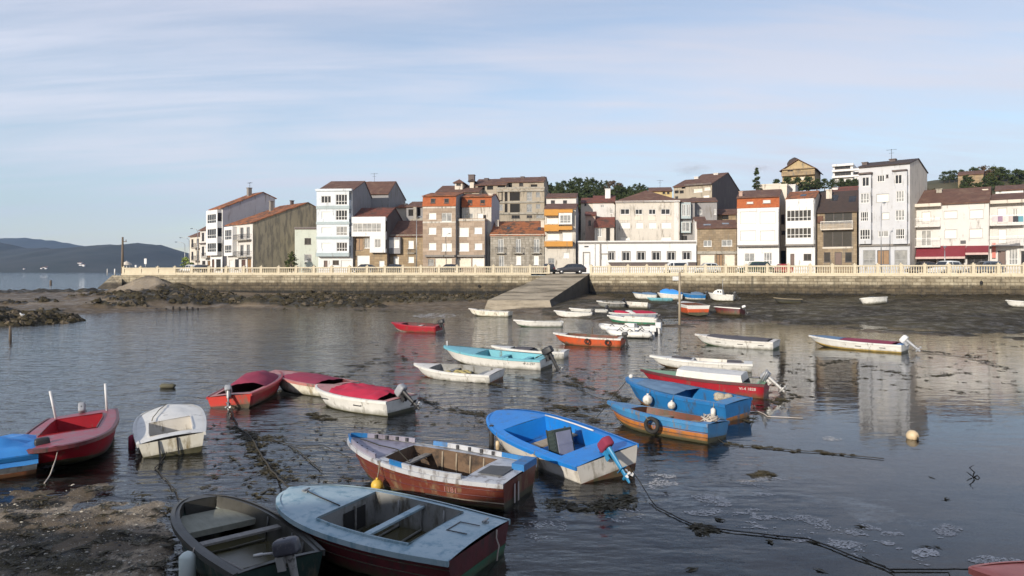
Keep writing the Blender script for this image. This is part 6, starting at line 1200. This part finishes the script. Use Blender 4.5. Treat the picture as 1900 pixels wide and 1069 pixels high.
# rigid inflatable
def rib(label, bow, stern, Wd):
    p, q = G(*bow, .35), G(*stern, .3); d = p - q; L = math.hypot(d.x, d.y); t = thing('inflatable_boat', label, 'boat', ((p.x + q.x) / 2, (p.y + q.y) / 2, 0), (0, 0, math.atan2(d.y, d.x)))
    for sd in (1, -1):
        mb = MB(); mb.tube([(-L / 2 - .2, sd * Wd / 2, .24), (-L / 2, sd * Wd / 2, .25), (L * .2, sd * Wd / 2, .27), (L * .38, sd * Wd * .33, .34), (L / 2, 0, .45)], [.1, .22, .22, .2, .16], 12); mb.build('side_tube', P_WHITE, t)
        for k in (-.3, -.05, .2):
            mb = MB(); mb.tube([(L * k - .2, sd * Wd / 2, .47), (L * k, sd * (Wd / 2), .62), (L * k + .2, sd * Wd / 2, .47)], .03, 6); mb.build('grab_handle', BLK, t)
    mb = MB(); mb.quad((-L / 2, -Wd / 2, .14), (-L / 2, Wd / 2, .14), (L * .4, Wd * .2, .16), (L * .4, -Wd * .2, .16)); mb.build('floor', P_GREYIN, t)
    mb = MB(); mb.box(-L * .15, L * .02, -.28, .28, .15, .7); mb.build('console', P_WHITE, t); mb = MB(); mb.box(-L / 2 - .02, -L / 2 + .05, -Wd / 2 + .1, Wd / 2 - .1, .0, .45); mb.build('transom', BLK, t)
    mb = MB(); mb.box(-L / 2 - .45, -L / 2 - .05, -.15, .15, .45, .85); mb.tube([(-L / 2 - .25, 0, .45), (-L / 2 - .3, 0, -.2)], .08, 8); mb.build('outboard_motor', FR_W, t)
rib('white inflatable boat with black handles behind the orange boat', (1114, 606), (1216, 612), 1.6)
rib('white inflatable tender tied between the orange boat and the mast pole', (1128, 616), (1205, 619), 1.2)
def ground(px, py):
    Y = 55.
    while Y < 97:
        x = (px - CX) / F * Y; z = H - (py - HY) / F * Y
        if z <= terrain(x, Y)[0]: break
        Y += .2
    return Vector((x, Y, z))
def aground(label, b_px, s_px, py, B, tilt=0, L=None, **k):
    p = ground((b_px + s_px) / 2, py); s = p.y / F; yaw = (180 if b_px < s_px else 0) + tilt
    L = L or max(3.0, abs(b_px - s_px) * s / abs(math.cos(R(tilt)))); p.y += B * .45
    return Boat(label, p.x * p.y / (p.y - B * .45), p.y, yaw, L, B, z0=p.z + .08, **k)
b = aground('pale grey dinghy lying on the mud behind the crimson covered boat', 1157, 1202, 573, 1.6, -25, fs=.5, fb=.65, roll=8, hull=[(1.1, P_DWHITE)], deck=P_DWHITE, inner=P_GREYIN, opening=(.05, .85, .1)); b.bench(.5)
b = aground('white and blue grey boat aground below the sea wall, left of the blue covered one', 1180, 1213, 556, 1.7, -15, fs=.6, fb=.8, hull=[(1.1, P_WHITE)], deck=CL_BW, inner=P_GREYIN, opening=(.06, .6, .14)); b.cover(.05, .6, CL_BW, h=.15)
b = aground('white boat with high bright blue cover, beside the tall pole', 1226, 1260, 557, 1.9, -10, fs=.6, fb=.8, hull=[(1.1, P_WHITE)], deck=P_WHITE, opening=(.06, .6, .14)); b.cover(.05, .9, CL_BLUE, h=.55, over=.0, drop=.1, amp=.1)
b = aground('little turquoise punt on the mud before the blue covered boat', 1207, 1241, 560, 1.2, 0, fs=.3, fb=.4, hull=[(1.1, P_TEALM)], deck=P_TEALM, inner=P_TEALM, opening=(.05, .85, .1)); b.bench(.5, mat=P_TEALM)
b = aground('deep blue boat with white rim, right of the tall pole', 1271, 1302, 557, 1.8, -15, fs=.6, fb=.8, hull=[(.35, P_WHITE), (1.1, P_BLUE2)], deck=CL_BW, inner=P_BLUE2, opening=(.06, .6, .14)); b.motor(tilt=20, sc=1.2); b.cover(.1, .6, CL_BW, h=.25)
b = aground('white cabin boat with dark cabin windows under the sea wall', 1321, 1356, 560, 2.1, -25, fs=.7, fb=.95, cat='boat', name='cabin_boat', hull=[(.12, P_SLIME), (1.1, P_WHITE)], deck=P_WHITE, inner=P_DWHITE, opening=(.06, .4, .2))
mb = MB(); rows = []
for t, hh in ((.42, .0), (.44, .55), (.62, .55), (.74, .35), (.82, .03)): rows.append([Vector((b.X(t), q * b.w(t) * .72, b.zs(t) + .03 + hh * e)) for q, e in ((-1, 0), (-.9, .9), (-.6, 1), (.6, 1), (.9, .9), (1, 0))])
mb.grid(rows, sm=False); cb_ = b.part(mb, 'cabin', P_WHITE)
for sd in (1, -1):
    mb = MB(); w1 = b.w(.55) * .72
    for ta, tb in ((.46, .53), (.56, .63)): mb.quad(*[(b.X(t), sd * (b.w(t) * .72 * (1 - .1 * e) + .012), b.zs(t) + .03 + .5 * e) for t, e in ((ta, .35), (tb, .35), (tb, .8), (ta, .8))])
    o = mb.build('cabin_window', CARGL, cb_)
mb = MB(); mb.tube([(b.X(.45), 0, .9), (b.X(.45), 0, 2.6)], .025, 6); b.part(mb, 'aerial', GALV); b.motor(tilt=30, sc=1.2)
b = aground('orange boat with white top band, its square stern facing us by the tall pole', 1281, 1281.5, 583, 2.4, -85, L=4.6, fs=.85, fb=1.05, tr=.95, hull=[(.12, P_SLIME), (.62, P_OR), (1.1, P_WHITE)], deck=P_WHITE, inner=P_AF, opening=(.06, .7, .14), transom=P_WHITE)
mb = MB(); o_ = Vector((-.01, 0, 0)); q = [b.pt(0, v, s_) + o_ for v, s_ in ((.25, 1), (.25, -1), (.62, -1), (.62, 1))]; mb.quad(*q); b.part(mb, 'transom_band', P_OR)
b = aground('dark red boat with white rounded rim, resting on the mud right of the pole', 1332, 1370, 586, 1.9, -38, fs=.6, fb=.75, roll=8, hull=[(.45, P_AF), (1.1, P_MAR)], deck=P_WHITE, rail=P_WHITE, inner=P_MAR, opening=(.06, .7, .2)); b.motor(tilt=20, cowl=FR_W, sc=1.0)
b = aground('small weathered boat stranded on the weed under the right sea wall', 1441, 1479, 563, 1.5, 0, fs=.4, fb=.55, hull=[(1.1, P_OLIVE)], deck=M('drab_wood', (.22, .18, .12), rough=.9), inner=P_OLIVE, opening=(.06, .8, .1)); b.bench(.5)
b = aground('white speedboat with dark windscreen tilted on the weed at right', 1600, 1637, 566, 1.8, 20, fs=.55, fb=.7, roll=12, pitch=3, hull=[(1.1, P_WHITE)], deck=P_WHITE, inner=P_GREYIN, opening=(.06, .5, .25)); b.cover(.5, .6, CARGL, h=.2, over=-.15, amp=0)
b = aground('white boat stranded on the weed at the right edge', 1866, 1925, 571, 1.6, 0, fs=.5, fb=.65, hull=[(1.1, P_WHITE)], deck=P_WHITE, inner=P_GREYIN, opening=(.06, .7, .14)); b.bench(.4)
b = aground('grey dinghy on the mud close behind the boats at the slipway foot', 1113, 1150, 571, 1.6, 10, fs=.5, fb=.65, roll=-6, hull=[(1.1, P_GREYIN)], deck=P_DWHITE, inner=P_GREYIN, opening=(.05, .8, .1)); b.bench(.45); b.motor(tilt=25, sc=1.0)
# ---------------------------------------------------------------- poles, stakes, buoys, ropes, weed
def pole(name, label, px, pyb, pyt, r, mat, lean=0, cat='pole', group=None, zb=0):
    p = G(px, pyb, zb); zt = H - (pyt - HY) / F * p.y; mb = MB(); h = zt - zb
    mb.tube([(0, 0, -1.0), (lean * .5, 0, h * .5), (lean, 0, h)], r, 8, r2=r * .8); return tag(mb.build(name, mat, loc=p), label, cat, group)
t = pole('mooring_pole', 'tall weathered mooring pole standing among the boats under the wall plate', 1261, 604, 505, .11, M('bleached_pole_wood', (.34, .28, .20), (.2, .16, .11), scale=1, rough=.9, stretch=(6, 6, .4))); 
pole('mooring_pole', 'thick dark timber stump beside the bow of the bright blue boat', 912, 826, 789, .075, M('wet_dark_timber', (.03, .025, .02), rough=.6))
pole('mooring_pole', 'thin stake rising from the water left of the rocks', 19, 632, 605, .09, WOODP)
pole('mooring_pole', 'short dark post in the sea beyond the left rocks', 94, 529, 520, .35, WOODP)
pole('mooring_pole', 'thin rod in the water behind the orange boat', 1099, 620, 608, .05, WOODP)
rg = random.Random(9)
for px, hh in ((271, 4), (290, 4), (308, 4), (321, 7), (333, 6), (347, 6), (357, 5), (367, 3.5), (255, 3.5)):
    pole('stake', 'short black stake in the row along the shore mud at left', px, 577 - (px - 255) * .022, 577 - (px - 255) * .022 - hh, .14, M('black_stake', (.03, .026, .022), rough=.9), cat='stake', group='row of black stakes at the shore')
# floating things
def buoy(label, px, py, r, mat, sz=(1, 1, 1)):
    p = G(px, py, 0); t = thing('mooring_buoy', label, 'buoy', p); mb = MB(); mb.sphere((0, 0, r * .45), r, sz=sz); mb.build('body', mat, t); mb = MB(); mb.tube([(r * .3, -r * .75, r * .5), (r * .32, -r * 1.02, r * .2), (r * .3, -r * .9, -.05)], r * .16, 7); mb.build('strop', RUBBER, t)
buoy('round cream mooring buoy alone on the calm water at right', 1693, 814, .165, BUOYC)
mb = MB(); mb.tube([(-.28, 0, .06), (-.2, 0, .08), (.22, .03, .08), (.3, .03, .07)], [.05, .1, .1, .06], 10); tag(mb.build('float', M('weedy_float', (.10, .095, .06), (.06, .055, .035), rough=.8, bump=.02), loc=G(310, 720)), 'weedy log shaped float with a thin line in the water at left', 'float')
mb = MB(); mb.tube([(0, 0, -.05), (.1, .06, .09), (-.03, .03, .2), (.05, 0, .27)], [.02, .016, .012, .006], 6); mb.tube([(.02, 0, -.02), (.09, -.06, .05), (.12, -.12, -.02)], [.02, .014, .008], 6); mb.tube([(0, 0, .03), (-.09, .05, .1)], [.014, .006], 6); tag(mb.build('driftwood', M('dark_driftwood', (.05, .04, .03), rough=.9), loc=G(1803, 885)), 'dark forked piece of driftwood poking from the water at right', 'driftwood')
mb = MB(); mb.sphere((0, 0, 0), .05, n=8); 
def gull(label, px, py, z):
    p = G(px, py, z); t = thing('gull', label, 'bird', p, (0, 0, rg.uniform(0, 6))); mb = MB()
    rows = []
    for x, r, zz in ((-.26, .01, .16), (-.16, .05, .15), (0, .1, .16), (.12, .09, .19), (.18, .05, .25), (.22, .055, .30), (.27, .03, .31), (.33, .005, .29)): rows.append([Vector((x, r * math.cos(a), zz + r * math.sin(a))) for a in [6.2832 * i / 8 for i in range(8)]])
    mb.grid(rows, close=True); mb.tube([(.0, .03, .08), (.01, .03, 0)], .008, 5); mb.tube([(.0, -.03, .08), (.01, -.03, 0)], .008, 5); mb.build('body', FR_W, t)
    mb = MB(); 
    for s_ in (1, -1): mb.sphere((-.06, s_ * .085, .19), .13, sz=(1.4, .18, .4), n=8)
    mb.build('wing', COWLG, t)
gull('white gull standing on top of the left rock islet', 41, 588, .62)
# ropes
def rope(label, pts, r, mat, name='mooring_rope', sag=0, cat='rope'):
    q = [Vector(p) if not isinstance(p, Vector) else p for p in pts]; out_ = []
    for a, c in zip(q, q[1:]):
        n = max(2, int((c - a).length / .35))
        for k in range(n): t = k / n; out_.append(a.lerp(c, t) + Vector((nz(k * .7, a.x, .6, 2, 1) * .05, nz(k * .7, a.y, .6, 2, 5) * .05, -sag * math.sin(math.pi * t))))
    out_.append(q[-1]); mb = MB(); mb.tube(out_, r, 6); return tag(mb.build(name, mat), label, cat)
g0 = lambda px, py, z=.025: G(px, py, z)
rope('pale mooring line running down from the red dinghy bow to the mud', [RD.world(.97, .1), g0(95, 880, .05), g0(82, 897, .04)], .014, ROPEL)
rope('dark line from the dark green boat over the mud to the white dinghy', [DG.world(.96, .4), g0(330, 925), g0(318, 900), g0(300, 880), g0(290, 868), WD.world(.0, .2, .12)], .012, ROPED)
rope('weedy chain line between the red motorboat and the pale blue boat', [RM.world(.0, 0, .1), g0(440, 792), g0(463, 808), g0(475, 830), g0(488, 850), g0(505, 872), g0(520, 888), TL.world(.95, .1)], .022, ROPED, 'mooring_chain')
rope('dark loop of line between the weedy chain and the brown wooden boat', [g0(500, 815), g0(530, 822), g0(560, 828), g0(600, 826), BR.world(.99, .0, .35)], .011, ROPED)
rope('dark line lying in the shallows left of the brown wooden boat', [g0(535, 825), g0(560, 840), g0(580, 858), g0(598, 875)], .013, ROPED)
rope('weed hung line running right from the blue and orange boat', [OB.world(.02, 0, .1), g0(1345, 824), g0(1400, 828), g0(1480, 836), g0(1530, 839), g0(1570, 844), g0(1640, 851)], .011, ROPED)
rope('pale stern lines of the blue boat dropping to the water', [BL.world(.0, -.8), g0(1400, 760), g0(1425, 773), g0(1490, 776)], .014, ROPEL)
rope('dark line from the bright blue boat across the dark lower right water', [BB.world(.05, -.8, .1), g0(1215, 940), g0(1290, 975), g0(1360, 985), g0(1500, 1000), g0(1640, 1052), g0(1660, 1062)], .011, ROPED)
rope('dark line ending at the coral red bow in the bottom right corner', [g0(1600, 1035), g0(1650, 1058), g0(1760, 1058), CR.world(.99, 0)], .012, ROPED)
rope('black line between the weed and the bow of the bright blue boat', [g0(790, 745), g0(830, 762), g0(880, 768), BB.world(.98, .2, .3)], .012, ROPED)
rope('line from the bow of the blue boat into the weed', [BL.world(.98, 0), g0(1130, 745), g0(1100, 735), g0(1068, 718)], .011, ROPED)
rope('slack line from the bow of the blue and orange boat to the weed bed', [OB.world(.98, 0), g0(1105, 775), g0(1060, 770), g0(1010, 757)], .011, ROPED)
rope('thin line from the red and white boat stern at right to the weed', [WR.world(.0, 0, .2), g0(1720, 655), g0(1790, 662), g0(1850, 680)], .012, ROPED)
rope('line lying on the deck of the pale blue boat', [TL.world(.9, 0, TL.dz(.9, 0) + .02), TL.world(.8, .1, TL.dz(.8, .1) + .015), TL.world(.67, .16, TL.dz(.67, .1) + .015)], .01, ROPED)
rope('line lying across the lavender foredeck of the brown boat', [BR.world(.93, 0, BR.dz(.93, 0) + .03), BR.world(.8, .1, BR.dz(.8, .1) + .03), BR.world(.69, .05, BR.dz(.69, 0) + .03), BR.world(.5, .3, .3)], .012, ROPED)
rope('pale line hanging on the transom of the pale blue boat', [TL.world(0, -.45), TL.world(0, -.47, .25) + Vector((.03, -.05, 0)), TL.world(0, -.44, .05) + Vector((.05, -.08, 0))], .014, ROPEL)
rope('grey bow line on the small white dinghy', [WD.world(.97, .1, WD.dz(.97, 0) + .03), WD.world(.75, .3, WD.dz(.75, .2) + .1), WD.world(.5, .5, WD.dz(.5, .3) + .05)], .014, ROPE)
# seaweed: ragged floating and stranded fronds
WEEDM = M('brown_seaweed', (.030, .024, .012), (.07, .055, .02), scale=2, rough=.6)
mb = MB(); rg = random.Random(4)
def clump(p, n, R0, flat=.02):
    for k in range(n):
        a = rg.uniform(0, 6.283); d = R0 * rg.random() ** .6; c = p + Vector((math.cos(a) * d * 1.5, math.sin(a) * d, 0)); l = rg.uniform(.05, .17); b_ = rg.uniform(0, 6.283); u = Vector((math.cos(b_), math.sin(b_), 0)); v_ = Vector((-u.y, u.x, 0)) * rg.uniform(.2, .5)
        z = Vector((0, 0, rg.uniform(.004, flat + .012))); mb.quad(c - u * l + z * .3, c - v_ * l * .6 + z, c + u * l * .8 + z * .6 + v_ * .02, c + v_ * l * .7 + z * 1.1)
def along(pts, n, R0, each=14):
    q = [G(*p) for p in pts]
    for k in range(n):
        t = rg.random() * (len(q) - 1); i = int(t); clump(q[i].lerp(q[i + 1], t - i) + Vector((rg.gauss(0, .08), rg.gauss(0, .12), 0)), each, R0 * rg.uniform(.4, 1.3))
along([(435, 790), (463, 808), (480, 838), (500, 868), (525, 895)], 46, .13); along([(455, 806), (475, 815), (505, 815)], 16, .2); along([(570, 768), (600, 775), (632, 780)], 18, .1)
along([(1345, 824), (1480, 836), (1570, 844)], 26, .045, 6); along([(1388, 880), (1430, 882)], 12, .12); along([(1290, 700), (1100, 760), (1010, 755)], 40, .12, 10); along([(840, 690), (1000, 740), (1130, 790)], 50, .14, 8)
along([(1040, 710), (1140, 730), (1160, 745)], 30, .15, 10); along([(1420, 700), (1470, 730), (1440, 750)], 20, .15, 10); along([(700, 640), (760, 670), (640, 680)], 24, .18, 8); along([(860, 665), (720, 690)], 12, .18, 8)
along([(1700, 650), (1800, 660), (1870, 685)], 30, .25, 8); along([(1200, 965, -.07), (1260, 1000, -.07), (1300, 1035, -.07), (1370, 1062, -.07)], 44, .14, 16); along([(1290, 978), (1320, 985)], 12, .1); along([(560, 572), (700, 573), (880, 566)], 46, .5, 8); along([(650, 575), (780, 580)], 20, .4, 8)
for k in range(90):
    px, py = rg.uniform(380, 720), rg.uniform(790, 930); clump(G(px, py, rg.choice((0, -.05, -.06))), 4, .035)
for k in range(260): px, py = rg.uniform(380, 740), rg.uniform(780, 935); clump(G(px, py), 1, .01)
for k in range(240): px, py = rg.uniform(760, 1200), rg.uniform(680, 800); clump(G(px, py), 1, .01)
for k in range(80): px, py = rg.uniform(700, 1250), rg.uniform(690, 800); clump(G(px, py, rg.choice((0, -.06))), 5, .06)
for k in range(34): px, py = rg.uniform(1200, 1760), rg.uniform(870, 1060); clump(G(px, py, rg.choice((0, -.05, -.05))), 3, .03)
along([(760, 735), (860, 765), (905, 770)], 34, .1, 9); along([(1470, 690), (1560, 668), (1700, 700), (1840, 690)], 40, .2, 8); along([(1380, 790), (1420, 745), (1500, 735)], 24, .12, 8); along([(960, 700), (1080, 715), (1040, 690)], 30, .16, 9); along([(990, 930), (1100, 945), (1170, 925)], 40, .16, 10); along([(560, 690), (640, 700), (700, 665)], 26, .16, 8); along([(640, 910), (700, 935), (760, 950)], 20, .12, 8)
for k in range(150): px, py = rg.uniform(1230, 1900), rg.uniform(630, 730); clump(G(px, py), 6, .13)
for k in range(60): px, py = rg.uniform(700, 1250), rg.uniform(625, 700); clump(G(px, py), 5, .1)
for k in range(60): px, py = rg.uniform(0, 330), rg.uniform(890, 1060); clump(G(px, py, .06), 8, .09, .03)
tag(mb.build('seaweed', WEEDM, recalc=False), 'dark brown seaweed scattered over the shallows', kind='stuff')
# pebbles and shells on the near mud bank
mb = MB(); n = 0
while n < 5200:
    px, py = rg.uniform(-60, 345), rg.uniform(885, 1120); p = G(px, py, .04)
    if front_mud(p.x, p.y) < -.3 + rg.random() * .6: n += .3; continue
    z = terrain(p.x, p.y)[0]; n += 1
    if z < -.03: continue
    s = .008 + .022 * rg.random() ** 3; c = Vector((p.x, p.y, z)); h = [Vector((math.cos(a) * s * rg.uniform(.8, 1.6), math.sin(a) * s * rg.uniform(.7, 1.2), rg.uniform(-.2, .2) * s)) for a in (0, 1.25, 2.5, 3.77, 5.0)]; tp = c + Vector((rg.uniform(-.3, .3) * s, 0, s * rg.uniform(.35, .8)))
    m_ = rg.choice((0, 0, 0, 1, 1, 2))
    for i in range(5): mb.quad(c + h[i], c + h[(i + 1) % 5], tp, m=m_, sm=True)
tag(mb.build('pebbles', [M('brown_pebble', (.13, .105, .075), rough=.7), M('dark_pebble', (.05, .045, .04), rough=.6), M('shell_white', (.46, .42, .34), rough=.7)], recalc=False), 'pebbles and shell grit on the near mud bank', kind='stuff')
# weedy rubble of the reefs at the left and under the wall
mb = MB(); rg = random.Random(12); n = 0; tries = 0
while n < 2600 and tries < 60000:
    tries += 1
    if rg.random() < .3: x, y = rg.uniform(-54, -39), rg.uniform(57, 68)
    else: x, y = rg.uniform(-78, 3), rg.uniform(72, 100)
    if y > wallY(x) - .5 and x > -56: continue
    z, wd_, sd_ = terrain(x, y)
    if z < -.02 or wd_ < .45 or rg.random() > wd_: continue
    n += 1; s = .10 + .38 * rg.random() ** 2.2; c = Vector((x, y, z)); k = 6; a0 = rg.uniform(0, 1)
    lo_ = [c + Vector((math.cos(a0 + i * 1.047) * s * rg.uniform(1, 1.7), math.sin(a0 + i * 1.047) * s * rg.uniform(.8, 1.3), -.08)) for i in range(k)]
    hi_ = [c + Vector((math.cos(a0 + i * 1.047) * s * rg.uniform(.4, .9), math.sin(a0 + i * 1.047) * s * rg.uniform(.4, .8), s * rg.uniform(.3, .75))) for i in range(k)]
    m_ = 0 if rg.random() < .7 else 1
    for i in range(k): mb.quad(lo_[i], lo_[(i + 1) % k], hi_[(i + 1) % k], hi_[i], m=m_)
    mb.quad(*hi_, m=m_)
tag(mb.build('rubble', [M('weed_covered_rock', (.022, .019, .012), (.06, .047, .024), scale=2.5, rough=.9, spec=.15), M('bare_rock', (.12, .095, .065), (.06, .05, .036), scale=2, rough=.95, spec=.15)], recalc=False), 'weed covered rubble of the tidal reefs at left and under the wall', kind='stuff')
# faint chimney smoke over the brown gabled block
for px, py, sx, sz_, lb in ((1284, 314, 5.2, 1.9, 'thin grey chimney smoke drifting above the brown gabled block'), (1412, 312, 2.2, .8, 'faint grey smoke wisp left of the hill villa')):
    mb = MB(); mb.sphere((0, 0, 0), 1, n=20); o = mb.build('smoke', [], loc=P(px, py, 158)); o.scale = (sx, 2.2, sz_)
    m = bpy.data.materials.new('smoke_' + str(px)); m.use_nodes = True; nt = m.node_tree; nt.nodes.clear(); tc = nt.nodes.new('ShaderNodeTexCoord'); oo = nt.nodes.new('ShaderNodeOutputMaterial'); pvv = nt.nodes.new('ShaderNodeVolumePrincipled')
    ln = nt.nodes.new('ShaderNodeVectorMath'); ln.operation = 'LENGTH'; nt.links.new(tc.outputs['Object'], ln.inputs[0])
    fall = ramp(nt, ln.outputs['Value'], [(.2, 1.), (1., 0.)]); dn = mth(nt, 'MULTIPLY', mth(nt, 'MULTIPLY', fall, ramp(nt, gn(nt, 1.6, 5, .6, (1, 1, 1.6)), [(.42, 0.), (.7, 1.)])), .30)
    nt.links.new(dn, pvv.inputs['Density']); pvv.inputs['Color'].default_value = (.55, .55, .58, 1); nt.links.new(pvv.outputs[0], oo.inputs['Volume']); o.data.materials.append(m); tag(o, lb, kind='stuff')
# scum and foam flakes drifting on the calm water
mb = MB(); rg = random.Random(77)
for px, py, rx, ry, n in ((1224, 902, 30, 30, 900), (1422, 902, 44, 16, 800), (1308, 938, 42, 18, 900), (1400, 965, 60, 20, 1200), (1470, 975, 62, 28, 1600), (1608, 1004, 64, 30, 1700), (1736, 982, 42, 16, 700), (1838, 991, 28, 11, 400), (1716, 1034, 26, 14, 400), (1854, 1043, 50, 12, 600), (1546, 813, 18, 5, 160), (1160, 955, 30, 14, 300), (812, 586, 40, 4, 900), (1010, 985, 40, 30, 200)):
    for k in range(int(n * 2.6)):
        a = rg.uniform(0, 6.283); d = rg.random() ** .5; p = G(px + math.cos(a) * d * rx * 1.15, py + math.sin(a) * d * ry * 1.15)
        v_ = noise.fractal(Vector((p.x * 1.7 + p.y * .5, p.y * 2.4, 3.3)), 1, 2, 6) + .16 * noise.noise(Vector((p.x * 9, p.y * 9, 1)))
        if rg.random() > min(.75, max(0, (v_ + .10 - .3 * d * d) * 2.6)): continue
        s = rg.uniform(.006, .019) * (1 if py > 700 else 6); c = Vector((p.x, p.y, .006 + rg.random() * .003)); b_ = rg.uniform(0, 6.28); q = []
        for i in range(5): t = b_ + i * 1.257; r_ = s * rg.uniform(.5, 1.25); q.append(c + Vector((math.cos(t) * r_ * 1.5, math.sin(t) * r_, 0)))
        mb.quad(*q)
fo = mb.build('foam', M('pale_scum', (.60, .585, .57), (.42, .41, .40), scale=1.2, rough=.9, spec=.2), recalc=False); tag(fo, 'pale scum and foam flakes drifting on the calm shallow water', kind='stuff')
# washing on the right balcony
rg = random.Random(31)
for i, (px, cc, lb) in enumerate(((1846, (.55, .5, .5), 'pale cloth'), (1855, (.30, .2, .28), 'mauve cloth'), (1866, (.62, .58, .55), 'cream cloth'), (1874, (.5, .42, .4), 'beige cloth'), (1884, (.05, .05, .06), 'black cloth'), (1893, (.12, .3, .36), 'teal cloth'))):
    p = P(px, 401, 90.2); mb = MB(); mb.grid([[Vector((x * .62 - .31, math.sin(x * 9 + z) * .03, -z * .75)) for x in (0, .25, .5, .75, 1)] for z in (0, .5, 1)]); mb.grid([[Vector((x * .62 - .31, .02 + math.sin(x * 9 + z) * .03, -z * .6)) for x in (0, .25, .5, .75, 1)] for z in (0, .5, 1)])
    tag(mb.build('washing', M('washing_' + lb.replace(' ', '_'), cc, rough=.9), loc=p, rot=(0, 0, R(-36))), lb + ' hung to dry on the upper balcony at the right edge', 'laundry', 'washing on the right balcony')
